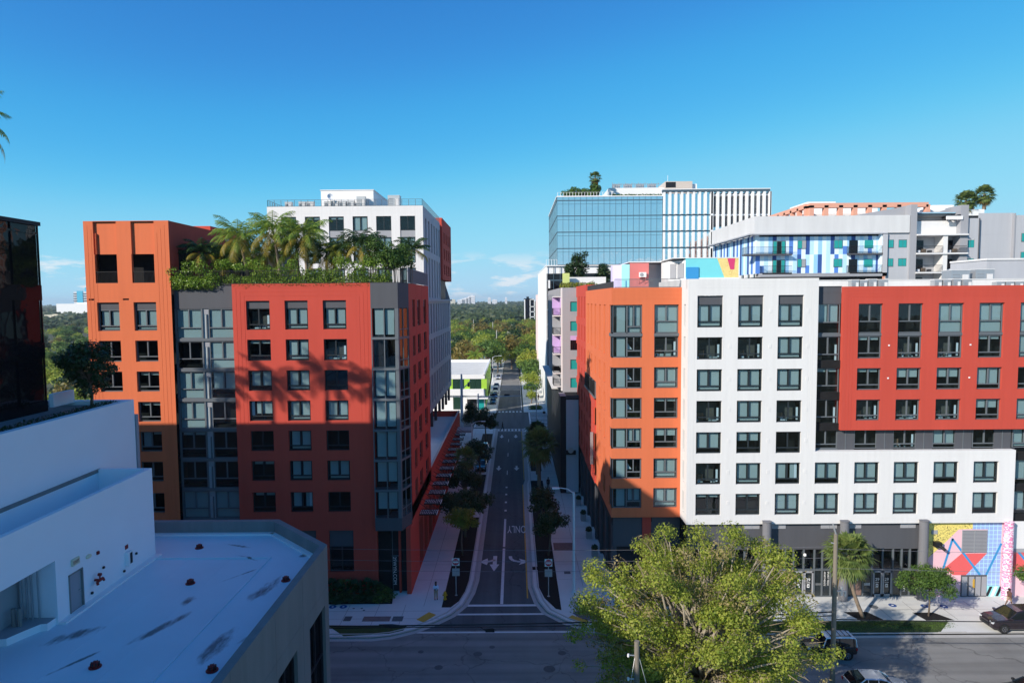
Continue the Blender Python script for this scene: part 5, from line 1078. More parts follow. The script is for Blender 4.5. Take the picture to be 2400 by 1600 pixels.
# ================================================================ vegetation
L_tree = leafmat('olive_leaves', [(.09,.14,.018),(.24,.32,.04),(.44,.48,.075),(.55,.48,.2)], trans=.5)
L_dark = leafmat('dark_leaves', [(.012,.03,.010),(.028,.06,.016),(.05,.095,.025)], .4, .2)
L_mid = leafmat('green_leaves', [(.04,.09,.015),(.09,.17,.03),(.16,.24,.045)])
L_yel = leafmat('yellow_green_leaves', [(.10,.15,.015),(.22,.25,.03),(.33,.30,.04)])
L_aut = leafmat('autumn_leaves', [(.10,.12,.03),(.21,.17,.04),(.33,.21,.055)])
L_palm = leafmat('palm_leaves', [(.07,.15,.02),(.16,.27,.035),(.30,.37,.06),(.52,.38,.07)], .45)
L_pald = leafmat('dark_palm_leaves', [(.015,.045,.012),(.035,.08,.018),(.07,.12,.025)], .45)
L_sab = leafmat('fan_palm_leaves', [(.07,.11,.03),(.14,.20,.05),(.26,.29,.09)], .5)
L_hedge = leafmat('hedge_leaves', [(.07,.14,.015),(.18,.30,.03),(.34,.42,.06)], .4)
L_gold = leafmat('golden_palm_fronds', [(.16,.17,.025),(.34,.27,.04),(.50,.30,.06)], .5)
L_dry = leafmat('dry_vine_leaves', [(.10,.12,.02),(.22,.16,.03),(.30,.15,.04)])
def mesh_np(name, V, F, m, parent=None, org=None):
    me = bpy.data.meshes.new(name); k = F.shape[1]
    me.vertices.add(len(V)); me.vertices.foreach_set('co', V.astype(np.float32).ravel())
    me.loops.add(F.size); me.loops.foreach_set('vertex_index', F.astype(np.int32).ravel())
    me.polygons.add(len(F)); me.polygons.foreach_set('loop_start', np.arange(0, F.size, k, dtype=np.int32)); me.polygons.foreach_set('loop_total', np.full(len(F), k, dtype=np.int32))
    me.materials.append(m); me.update(calc_edges=True); me.validate()
    o = bpy.data.objects.new(name, me); COL.objects.link(o)
    o0 = Vector(org) if org else (ORG[parent.name] if parent else Vector((0,0,0)))
    if parent: o.parent = parent; o.location = o0-ORG[parent.name]
    else: o.location = o0
    ORG[o.name] = o0; return o
def leaves(blobs, n, size, seed, shell=.55, asp=.6, up=.35):
    rg = np.random.default_rng(seed); Cn = np.array([b[0] for b in blobs], float); Rd = np.array([b[1] for b in blobs], float)
    wt = (Rd.prod(1))**(2/3); i = rg.choice(len(blobs), n, p=wt/wt.sum())
    d = rg.normal(size=(n,3)); d /= np.linalg.norm(d, axis=1)[:,None]
    r = shell+(1-shell)*rg.random(n)**.7; r = np.where(rg.random(n) < .12, r*1.12, r)
    P = Cn[i]+Rd[i]*d*r[:,None]
    nn = d+rg.normal(size=(n,3))*.55+np.array([0,0,up]); nn /= np.linalg.norm(nn, axis=1)[:,None]
    a = np.cross(nn, rg.normal(size=(n,3))); a /= np.linalg.norm(a, axis=1)[:,None]; b = np.cross(nn, a)
    s = size*(.45+1.1*rg.random(n)**1.6); s1 = s[:,None]; s2 = s[:,None]*asp
    fold = nn*s1*.12
    V = np.stack([P-a*s1*.5, P+b*s2*.5-fold, P+a*s1*.5, P-b*s2*.5-fold], 1).reshape(-1,3)
    return V, np.arange(4*n).reshape(n,4)
def clumps(c, r, n, cr, seed, low=-.5):
    rg = random.Random(seed); out = []
    while len(out) < n:
        d = Vector((rg.gauss(0,1), rg.gauss(0,1), rg.gauss(0,1))).normalized()
        if d.z < low: continue
        k = rg.uniform(.45,1.0); q = cr*rg.uniform(.6,1.3)
        out.append(((c[0]+r[0]*d.x*k, c[1]+r[1]*d.y*k, c[2]+r[2]*d.z*k), (q*1.1,q*1.1,q*.8)))
    return out
def tree(name, label, loc, h, r, m, seed, n=3000, size=.3, nc=22, cr=None, tr=.16, ch=None, group=None, bark=None, lean=(0,0), shell=.5, low=-.5, cat='tree', twigs=True):
    x, y, z = loc; ch = ch or h*.36; d = thing(name, label, cat, loc, group); bark = bark or M_bark
    rr = (r, r, ch) if not isinstance(r, tuple) else r; cz = z+h-rr[2]; cc = (x+lean[0], y+lean[1], cz); cr = cr or max(rr)*.34
    B_ = clumps(cc, (max(rr[0]-cr*.7,.1), max(rr[1]-cr*.7,.1), max(rr[2]-cr*.6,.1)), nc, cr, seed, low)
    V, F = leaves(B_, n, size, seed, shell); mesh_np('crown', V-np.array(loc), F, m, d)
    q = MB(); rg = random.Random(seed+9); fork = Vector((x+lean[0]*.6, y+lean[1]*.6, z+max(.3*h, h-2*rr[2]+rr[2]*.5)))
    q.tube([(x,y,z-.1),(x+lean[0]*.25+rg.uniform(-.1,.1),y+lean[1]*.25,z+(fork.z-z)*.5),tuple(fork)],[tr*1.25,tr,tr*.8],bark,8)
    for b_ in (B_ if twigs else B_[:8]):
        e = Vector(b_[0]); mid = fork.lerp(e,.5)+Vector((rg.uniform(-.3,.3),rg.uniform(-.3,.3),rg.uniform(0,.4)))*max(rr)*.25
        q.tube([tuple(fork),tuple(mid),tuple(fork.lerp(e,.93))],[tr*.5,tr*.3,tr*.1],bark,5)
    q.build('trunk', d, smooth=True); return d
def shrubmass(name, label, blobs, n, size, m, seed, loc, cat='hedge', group=None, stems=True):
    d = thing(name, label, cat, loc, group); V, F = leaves(blobs, n, size, seed, .6); mesh_np('foliage', V-np.array(loc), F, m, d)
    q = MB(); rg = random.Random(seed)
    for c, r in blobs[::max(1,len(blobs)//14)]: q.tube([(c[0],c[1],loc[2]),(c[0]+rg.uniform(-.1,.1),c[1],c[2])],[.04,.02],M_bark,5)
    tag(q.build('stems', d), kind='stuff'); return d
def frond_mesh(c, az, el, ln, droop, rg, leaf, V, F, nl=20, wd=.055):
    p = Vector(c); h = Vector((math.cos(az), math.sin(az), 0)); pts = []; e = el; st = ln/nl
    for i in range(nl+1):
        pts.append(p.copy()); p = p+st*(h*math.cos(e)+Vector((0,0,math.sin(e)))); e -= droop/nl*(.4+1.4*i/nl)
    s = Vector((-h.y, h.x, 0))
    for i in range(nl):
        a, b = pts[i], pts[i+1]; t = (b-a).normalized(); up = s.cross(t)
        w_ = .035*(1-i/nl)+.008; k = len(V); V += [a-s*w_, b-s*w_, b+s*w_, a+s*w_]; F.append((k,k+1,k+2,k+3))
        f = i/nl
        if f < .12: continue
        L_ = leaf*(math.sin(math.pi*min(1,.12+f*.95))**.6)*rg.uniform(.85,1.1)
        for sd in (-1, 1):
            dr = (s*sd*.8+t*.65-Vector((0,0,1))*(.25+.35*rg.random())+up*.1).normalized(); m_ = a+dr*L_*.5+Vector((0,0,.02)); e_ = a+dr*L_-Vector((0,0,1))*L_*.18
            k = len(V); V += [a-t*wd*.5, m_-t*wd*.5, e_, m_+t*wd*.6, a+t*wd*.5]; F.append((k,k+1,k+2,k+3,k+4))
def palm(name, label, base, top, m, seed, nf=22, ln=3.0, leaf=.75, group=None, tr=.14, elr=(-.75,1.25), bark=None, wd=.085, trunk=True, cat='palm tree', droop=1.6, gold=.22):
    d = thing(name, label, cat, base, group); rg = random.Random(seed); V, F, VG, FG = [], [], [], []
    for i in range(nf):
        el = elr[0]+(elr[1]-elr[0])*((i+.5)/nf)**.8; frond_mesh(top, i*2.39996+rg.uniform(-.25,.25), el, ln*rg.uniform(.82,1.1), droop*rg.uniform(.8,1.2), rg, leaf, VG if i < nf*gold else V, FG if i < nf*gold else F, 20, wd)
    o0 = Vector(base)
    for nm, VV, FF, mm in (('crown',V,F,m),('golden_fronds',VG,FG,L_gold)):
        if not FF: continue
        me = bpy.data.meshes.new(nm); me.from_pydata([tuple(v-o0) for v in VV], [], FF); me.materials.append(mm); o = bpy.data.objects.new(nm, me); COL.objects.link(o); o.parent = d; ORG[o.name] = o0
    if trunk:
        q = MB(); b, t_ = Vector(base), Vector(top); n = 14; pts, rad = [], []
        for i in range(n+1):
            f = i/n; p = b.lerp(t_, f); p.x += (t_.x-b.x)*(f*f-f)*.8; pts.append(tuple(p)); rad.append(tr*(1.35-.55*f+(.06 if i % 2 else 0)))
        q.tube(pts, rad, bark or M_barkp, 9); q.build('trunk', d, smooth=True)
    return d
def fanpalm(name, label, base, top, m, seed, r=1.5, n=42, group=None, tr=.2, lean=0, dead=6):
    d = thing(name, label, 'palm tree', base, group); rg = random.Random(seed); V, F, V2, F2 = [], [], [], []
    for i in range(n):
        az = i*2.39996; el = -1.35+2.75*(i/n)**.85; h = Vector((math.cos(az)*math.cos(el), math.sin(az)*math.cos(el), math.sin(el))); Lp = r*rg.uniform(.5,.7); c = Vector(top)+h*Lp
        VV, FF = (V2, F2) if i < dead else (V, F)
        s = h.cross(Vector((0,0,1))).normalized(); up = s.cross(h).normalized(); k = len(VV); VV += [Vector(top)-s*.02, c-s*.015, c+s*.015, Vector(top)+s*.02]; FF.append((k,k+1,k+2,k+3))
        for j in range(18):
            a = -1.75+3.5*j/17; dr = (h*math.cos(a)+s*math.sin(a)+up*.12*math.cos(a*2)).normalized(); l = r*rg.uniform(.5,.68)*(1-.1*abs(a)); e = c+dr*l-Vector((0,0,1))*l*rg.uniform(.18,.4); mm = c+dr*l*.55; w_ = dr.cross(up).normalized()*.042*r
            k = len(VV); VV += [c, mm-w_, e, mm+w_]; FF.append((k,k+1,k+2,k+3))
    o0 = Vector(base)
    for nm, VV, FF, mm in (('crown',V,F,m),('dead_fronds',V2,F2,L_dry)):
        if not FF: continue
        me = bpy.data.meshes.new(nm); me.from_pydata([tuple(v-o0) for v in VV], [], FF); me.materials.append(mm); o = bpy.data.objects.new(nm, me); COL.objects.link(o); o.parent = d; ORG[o.name] = o0
    q = MB(); b, t_ = Vector(base), Vector(top); pts = [tuple(b.lerp(t_,f)+Vector((lean*math.sin(math.pi*f),0,0))) for f in [i/10 for i in range(11)]]; q.tube(pts,[tr*(1.25-.4*i/10+(.03 if i % 2 else 0)) for i in range(11)],M_barkp,9); q.build('trunk', d, smooth=True)
    return d
# ---- big pale street tree in the foreground
bt = tree('street_tree','large pale olive street tree filling the lower middle of the view, twigs showing through',(12.3,42.0,0),15.3,(9.4,7.0,7.4),L_tree,5,112000,.165,300,.86,.34,low=-.85,shell=.3,bark=mat('pale_bark',(.30,.26,.20),.95,.2,3,bump=.5))
V, F = leaves(clumps((12.3,42,7.9),(8.8,6.5,6.9),70,.9,77,-.7),9000,.17,78,.3); mesh_np('dry_leaves',V-np.array((12.3,42.0,0)),F,leafmat('dry_tree_leaves',[(.20,.17,.06),(.36,.30,.12),(.46,.38,.2)],trans=.4),bt)
q = MB(); rg = random.Random(8); M_twig = mat('dry_twig',(.22,.18,.12),.9,.15,4)
for i in range(420):
    d = Vector((rg.gauss(0,1),rg.gauss(0,1),rg.gauss(0,1)+.25)).normalized(); k = rg.uniform(.5,.86); p = Vector((12.3+9.4*d.x*k, 42+7*d.y*k, 7.9+7.4*d.z*k))
    if p.z < 2: continue
    e = p+(d+Vector((rg.gauss(0,.5),rg.gauss(0,.5),rg.gauss(.2,.4)))).normalized()*rg.uniform(.4,.9); q.tube([tuple(p-d*.5),tuple(p.lerp(e,.5)+Vector((0,0,.05))),tuple(e)],[.035,.022,.008],M_twig,3)
tag(q.build('twigs', bt), kind='stuff')
# ---- palm garden on the left roof
gP = 'palms in the roof garden'
palm('roof_palm','dark green arching palm at the left end of the roof garden',(-31.9,67,31.7),(-32.1,67,34.9),L_pald,11,34,3.0,.75,gP,.1,(-.2,1.35),droop=1.9)
palm('roof_palm','leaning coconut palm with orange lower fronds, second from the left on the roof',(-27.6,67.4,31.7),(-28.4,67.2,36.6),L_palm,12,34,3.7,1.0,gP)
palm('roof_palm','tallest coconut palm with a pale straight trunk on the roof',(-24.2,67.2,31.7),(-24.8,67.1,37.2),L_palm,13,36,3.9,1.05,gP)
palm('roof_palm','coconut palm right of the tallest one on the roof',(-21.4,67.2,31.7),(-21.6,67.1,36.8),L_palm,14,34,3.6,1.0,gP)
palm('roof_palm','short coconut palm behind the tallest one, half hidden on the roof',(-22.9,69.2,31.7),(-22.9,68.6,35.4),L_palm,24,30,3.4,1.0,gP)
palm('roof_palm','small yellowing palm in front of the grey tower windows',(-18.2,68.3,31.7),(-18.2,68.3,35.3),L_yel,15,26,2.7,.85,gP,.09)
palm('roof_palm','feathery green palm left of the round fig bushes on the roof',(-15.6,67.5,31.7),(-15.7,67.3,35.7),L_pald,16,32,3.1,.9,gP,.1,(-.6,1.3))
palm('roof_palm','small palm poking out over the right corner of the roof',(-10.9,69.0,31.7),(-10.8,68.8,35.3),L_pald,17,18,2.7,.7,gP,.08,(-.2,1.35))
palm('roof_palm','short palm filling the gap left of the tallest coconut palm',(-26.2,68.8,31.7),(-26.2,68.8,35.0),L_palm,25,28,3.0,.95,gP)
palm('roof_palm','low palm behind the yellowing one on the roof',(-19.9,69.0,31.7),(-19.9,69.0,34.9),L_pald,26,26,3.0,.95,gP)
palm('roof_palm','low bushy palm between the dark arching palm and the leaning one',(-30.3,68.6,31.7),(-30.3,68.6,34.8),L_palm,27,28,2.8,.9,gP)
shrubmass('fig_bush','dark round fig bush at the right end of the roof garden',clumps((-13.7,66.6,34.2),(1.7,1.1,2.0),26,.75,31),6500,.2,L_mid,31,(-13.6,66.6,31.7),'bush')
shrubmass('fig_bush','second fig bush nearest the roof corner above the charcoal bay',clumps((-11.8,67.4,34.0),(1.3,1.0,1.7),20,.7,32),5000,.2,L_mid,32,(-11.7,67.6,31.7),'bush')
rg = random.Random(3)
def hedge(x0, x1, y, z0_, z1_, step=.5, r=.55): return [((x, y+rg.uniform(-.2,.2), rg.uniform(z0_+.35, z1_-.25)), (r*rg.uniform(.8,1.2), r, r*rg.uniform(.7,1.2))) for x in np.arange(x0, x1, step)]+[((x, y, z0_+.4), (r,r,r)) for x in np.arange(x0, x1, step)]
shrubmass('hedge','bright green rounded hedge spilling over the charcoal edge at the left of the roof',hedge(-34,-29.8,64.9,31.5,34.0,.36,.72),6000,.17,L_hedge,41,(-32,65.2,31.5))
shrubmass('hedge','mixed planting behind the railing in the middle of the roof edge',hedge(-29.6,-20.5,65.5,31.6,34.1,.36,.62),10000,.19,L_hedge,42,(-25,65.6,31.5))
shrubmass('hedge','clipped green hedge behind the railing at the right of the roof edge',hedge(-20.4,-12.6,65.5,31.6,34.3,.36,.64),10000,.19,L_hedge,43,(-17,65.6,31.5))
V, F = leaves([((x,64.55,31.72-rg.random()*.18),(.35,.12,.16+.2*(rg.random()**4))) for x in np.arange(-27.8,-14.3,.3)],1700,.12,44,.2); tag(mesh_np('trailing_vine',V-np.array((-21,64.5,31.7)),F,L_dry,None,(-21,64.5,31.7)),'dry trailing vine hanging over the top of the red wall','vine')
# ---- black building roof palms and the terrace tree
gK = 'palms on the black building roof'
for k, (x, y, hh, s) in enumerate(((-34.7,41.3,6.2,51),(-41.5,41.6,5.0,52),(-46.5,41.2,6.4,53),(-51.5,41.6,5.4,54),(-57,41.5,5.8,55))):
    palm('roof_palm',['coconut palm on the black building whose frond tips enter at the left edge','palm on the black roof outside the left edge'][min(k,1)],(x,y,35.35),(x+.2,y,35.35+hh),L_palm,s,24,3.5 if k == 0 else 3.1,.8,gK)
tree('terrace_tree','dark leafy small tree on the white terrace in front of the orange wing',(-29.1,44.0,22.8),5.5,(2.4,1.8,2.5),L_dark,61,7200,.21,34,.62,.09,shell=.3,low=-.9)
shrubmass('hedge','low dark hedge along the top of the white terrace wall',[((-28.4,y,22.95),(.6,.4,.3)) for y in np.arange(28,45.2,.5)],3200,.14,L_dark,62,(-28.4,36,22.7))
# ---- shaded beds in front of the red building
gB = 'palmettos in the bed below the red wall'
for k, (x, y) in enumerate(((-18.8,63.9),(-17.2,64.1),(-16.4,63.3),(-15.2,63.9),(-18.0,63.0),(-14.3,63.4),(-20.3,63.6),(-22,63.7))):
    fanpalm('palmetto_shrub','dark palmetto shrub in the bed below the red wall',(x,y,0),(x,y,.9),L_sab if k == 1 else L_dark,70+k,1.15,22,gB,.1,dead=0)
shrubmass('shrub','grey-green shrubs at the corner of the shaded bed',clumps((-13.4,63.6,.5),(.8,.9,.6),14,.45,81),1900,.16,L_mid,81,(-13.4,63.6,0),'shrub'); shrubmass('shrub','feathery shrubs in front of the dark glass corner entrance',clumps((-12.2,66.8,.5),(1.0,.7,.6),12,.42,82),1700,.16,L_mid,82,(-12.2,66.8,0),'shrub')
shrubmass('ground_cover','low dark ground cover along the front of the shaded bed',[((x,62.95,.15),(.5,.4,.3)) for x in np.arange(-24,-12.6,.5)],2600,.16,L_dark,83,(-17,63,0),'ground cover')
# ---- street trees
gT = 'street trees in the left mulch beds'
tree('street_tree','bright yellow-green young tree in the left mulch bed',(-6.4,74.6,0),5.9,(2.1,1.7,1.7),L_yel,91,3600,.26,26,.62,.09,group=gT,shell=.3)
tree('street_tree','wide dark tree just behind the yellow-green one',(-6.5,80.5,0),6.2,(4.0,2.6,1.7),L_dark,92,6000,.3,36,.9,.14,group=gT,shell=.25)
tree('street_tree','dark tree beside the slatted canopies',(-7.4,90,0),7.4,(2.7,2.5,2.6),L_dark,93,4800,.3,26,.9,.14,group=gT,shell=.3)
fanpalm('street_palm','pale-tipped fan palm between dark trees on the left pavement',(-7.6,96,0),(-7.6,96,6.3),L_sab,94,1.9,40)
tree('street_tree','dense dark tree next to the left lamp post',(-6.0,105,0),7.8,(2.9,2.7,2.8),L_dark,95,5200,.32,26,1.0,.14,group=gT,shell=.3)
tree('street_tree','dark tree over parked cars near the far junction',(-6.2,131,0),8.0,(2.9,2.8,2.6),L_dark,96,4200,.36,24,1.0,.14,group=gT,shell=.3)
tree('street_tree','slim dark tree by the signal pole at the far junction',(-9.4,137,0),9.0,(2.0,2.0,3.4),L_dark,97,3200,.36,20,.9,.13,group=gT,shell=.3)
gT2 = 'street trees in the right mulch bed'
tree('street_tree','dark upright tree in the right mulch bed behind the sign',(3.7,74.4,0),6.2,(2.2,1.9,2.4),L_dark,101,4600,.28,26,.75,.1,group=gT2,shell=.3,lean=(.5,0))
tree('street_tree','rounder dark tree second in the right mulch bed',(3.3,82.5,0),6.0,(2.1,2.0,2.0),L_dark,102,4200,.3,24,.8,.1,group=gT2,shell=.3)
fanpalm('street_palm','large dark cabbage palm in the right mulch bed',(3.6,99.8,0),(3.6,99.8,7.4),L_sab,103,2.9,46,tr=.26)
fanpalm('street_palm','second cabbage palm farther up the right pavement',(3.7,110,0),(3.7,110,7.0),L_dark,104,2.4,36,tr=.24)
tree('street_tree','small dark tree near the far end of the right bed',(3.6,122,0),6.0,(2.0,2.0,2.2),L_dark,105,2600,.34,18,.8,.1,group=gT2,shell=.3)
fanpalm('street_palm','leaning cabbage palm in the sun in front of the shopfront',(32.5,59.3,0),(31.0,59.3,6.0),L_sab,106,2.15,64,lean=-.35,tr=.15,dead=7)
tree('street_tree','small bright crepe myrtle tree in front of the mural',(38.7,59.4,0),5.2,(3.0,2.2,1.75),L_mid,107,10500,.17,60,.62,.07,shell=.25,low=-.75)
tree('street_tree','rounded green tree cut by the right edge of the view',(49.2,60.2,0),5.0,(1.9,1.7,1.7),L_mid,108,3600,.18,30,.55,.08,shell=.3)
# ---- roof plants on the right
gR = 'dark trees on the grey block roof'
for k, (x, y, hh, r) in enumerate(((11.0,110,6.4,1.9),(9.3,110,5.2,1.0),(15.2,112,4.2,1.7))):
    tree('roof_tree',['largest dark conifer-like tree on the grey block roof','slim dark tree left of the largest one on the grey block roof','low dark tree behind the pink shed'][k],(x,y,31.8),hh+.3,(r,r,hh*.48),L_dark,120+k,3200,.3,26,.7,.12,group=gR,shell=.3,low=-.9)
shrubmass('hedge','dry yellow-green planting along the edge of the grey block roof',[((x,103.9,32.1+.3*rg.random()),(.5,.4,.5)) for x in np.arange(7.6,13,.4)],1500,.24,L_yel,125,(10,104,31.8))
q = MB(); q.box(7.8,8.9,105.5,106,31.8,34.2,mat('pale_lime_paint',(.55,.62,.22),.8,.03)); q.box(8.9,15,107,107.4,31.8,33.6,M_wh); q.box(16,18.5,106,106.4,31.8,34.0,M_wh); tag(q.build('roof_parapet_wall',org=(8,105,31.8)),'pale lime and white parapet walls on the grey block roof','parapet')
shrubmass('roof_garden','leafy bushes at the left end of the glass tower roof',clumps((18,183,58.8),(5.5,1.5,1.8),26,1.3,131,-.1),2600,.6,L_mid,131,(18,183,58),'bushes')
shrubmass('roof_garden','low green planting along the glass tower parapet',[((x,182,58.4),(.9,.6,.5)) for x in np.arange(27,41,.8)],900,.5,L_mid,132,(34,182,58),'bushes')
fanpalm('roof_palm','lone palm above the bushes on the glass tower roof',(22.6,183,58),(22.6,183,63.6),L_sab,133,1.8,34,tr=.3); shrubmass('fig_bush','tall dense bush under the palm on the glass tower roof',clumps((22.8,183,60.0),(1.6,1.3,1.9),16,.9,134),1700,.5,L_mid,134,(22.8,183,58),'bush')
shrubmass('hedge','long clipped hedge in front of the grey apartment wing',[((x,100.6,31.9),(.6,.5,.55)) for x in np.arange(51.3,61.5,.45)],2400,.25,L_hedge,135,(56,100.6,31.2))
fanpalm('roof_palm','palm with a pale trunk on the far roof, right of the pair',(98.6,138,48),(98.6,138,51.2),L_sab,136,2.1,48,tr=.3); fanpalm('roof_palm','lower bushy palm on the far roof, left of the pair',(94.6,138,48),(94.8,138,49.9),L_sab,137,2.2,44,tr=.3); fanpalm('roof_palm','palm partly behind the right one on the far roof',(97.2,139.5,48),(96.4,139.5,50.2),L_sab,138,1.9,36,tr=.3)
# ---- trees beyond the junction
protos = {}
def farcrown(kind):
    if kind in protos: return protos[kind]
    m, r, hh, sd, sz, n = kind; me_src = leaves(clumps((0,0,hh-r[2]),(r[0]*.75,r[1]*.75,r[2]*.75),26,r[0]*.34,sd,-.45),n,sz,sd,.55)
    o = mesh_np('crown', me_src[0], me_src[1], MATS[m]); me = o.data; bpy.data.objects.remove(o)
    q = MB(); q.tube([(0,0,-.2),(.1,.1,hh*.4),(0,.2,hh*.7)],[.35,.28,.15],M_bark,6)
    for k in range(5): a = k*1.26; q.tube([(.05,.1,hh*.4),(math.cos(a)*r[0]*.5,math.sin(a)*r[0]*.5,hh*.72)],[.16,.06],M_bark,5)
    o = q.build('trunk'); mt = o.data; bpy.data.objects.remove(o); protos[kind] = (me, mt); return me, mt
KN = [('green_leaves',(5.5,5.5,4.6),12,201,.85,1500),('olive_leaves',(6.2,6.2,4.6),12,202,.9,1500),('autumn_leaves',(5.8,5.8,4.8),12.5,203,.9,1500),('dark_leaves',(5.2,5.2,5.2),13,204,.85,1500),('olive_leaves',(4.6,4.6,4.2),10,205,.8,1200)]
KL = ['rounded mid-green tree in the wood beyond the junction','pale olive tree in the wood beyond the junction','rusty autumn tree in the wood beyond the junction','dark evergreen tree in the wood beyond the junction','smaller olive tree in the wood beyond the junction']
def fartree(x, y, k, s, rz, label=None, group='trees beyond the junction'):
    me, mt = farcrown(KN[k]); d = thing('broadleaf_tree', label or KL[k], 'tree', (x,y,-.2), group); d.scale = (s,s,s*1.0); d.rotation_euler = (0,0,rz)
    for nm, mm in (('crown',me),('trunk',mt)): o = bpy.data.objects.new(nm, mm); COL.objects.link(o); o.parent = d
rg = random.Random(77); cnt = 0
for i, (x, y, k, s) in enumerate(((4.6,186,4,.45),(4.9,195,0,.5),(5.0,206,1,.62),(5.4,219,0,.72),(5.6,234,0,.85),(5.8,252,1,.95))):
    fartree(x,y,k,s,i,'green tree in the row on the right pavement past the junction','trees on the right pavement past the junction')
for i in range(14):
    fartree((-7.2,4.2,-1.5)[i % 3]+(i % 2)*.8, 266+i*7.5, (1,0,2,4,1,3,2)[i % 7], 1.0+.12*(i % 3), i*1.3, 'tree arching over the far end of the street', 'trees closing the far end of the street')
y = 246.0
while y < 640:
    xl, xr = -.108*y-4, .042*y+2; x = xl; st = 9+y*.012
    while x < xr:
        if not (-8 < x < 4 and y < 264):
            kk = rg.choices(range(5), (.26,.26,.18,.16,.14) if not (-12 < x < 12 and 290 < y < 480) else (.14,.32,.36,.06,.12))[0]
            fartree(x+rg.uniform(-2,2), y+rg.uniform(-3,3), kk, rg.uniform(.9,1.18)*(1.15 if y < 420 else 1), rg.uniform(0,6)); cnt += 1
        x += st*rg.uniform(.8,1.15)
    y += 12+y*.018
y = 112.0
while y < 640:
    x = -.77*y-3; st = 9+y*.014
    while x < -.555*y:
        fartree(x+rg.uniform(-2,2), y+rg.uniform(-3,3), rg.choices(range(5), (.3,.25,.05,.25,.15))[0], rg.uniform(.8,1.1), rg.uniform(0,6), ['mid-green tree in the left gap between the buildings','olive tree in the left gap between the buildings','rusty tree in the left gap between the buildings','dark tree in the left gap between the buildings','smaller olive tree in the left gap between the buildings'][rg.randrange(5)], 'trees in the left gap'); cnt += 1
        x += st*rg.uniform(.85,1.15)
    y += 14+y*.03
palm('far_palm','tall green palm among the trees behind the lime green shop',(-14.5,236,0),(-14.5,236,9.5),L_palm,141,26,4.6,1.2,tr=.28,wd=.16)
# far wood as one mass
rgn = np.random.default_rng(9); n = 30000; yy = 640*np.exp(rgn.random(n)*math.log(6.5)); xx = np.where(rgn.random(n) < .55, yy*(-.85+.4*rgn.random(n)), yy*(-.16+.28*rgn.random(n)))
hz = 5+5.5*np.abs(np.sin(xx*.07+yy*.011)*np.cos(yy*.045+xx*.013))+rgn.random(n)*3; P = np.stack([xx,yy,hz],1)
nn = rgn.normal(size=(n,3))*.5+np.array([-.2,-.5,.8]); nn /= np.linalg.norm(nn,axis=1)[:,None]; a = np.cross(nn, rgn.normal(size=(n,3))); a /= np.linalg.norm(a,axis=1)[:,None]; b_ = np.cross(nn,a); s = (1.6+yy*.0024)[:,None]*(.6+.8*rgn.random((n,1)))
V = np.stack([P-a*s, P+b_*s*.8, P+a*s, P-b_*s*.8],1).reshape(-1,3); tag(mesh_np('far_wood',V,np.arange(4*n).reshape(n,4),leafmat('far_leaves',[(.022,.045,.016),(.05,.08,.028),(.09,.11,.04)])),kind='stuff')
V, F = leaves([((x,57.6+.3*math.sin(x),.03),(1.2,.85,.05)) for x in np.arange(21,39.5,1.2)],9000,.10,151,.0,.3,.9); V[:,1] = np.clip(V[:,1],56.5,58.6); tag(mesh_np('grass',V,F,leafmat('lawn_blades',[(.06,.13,.02),(.12,.22,.035),(.20,.27,.06)])),kind='stuff')
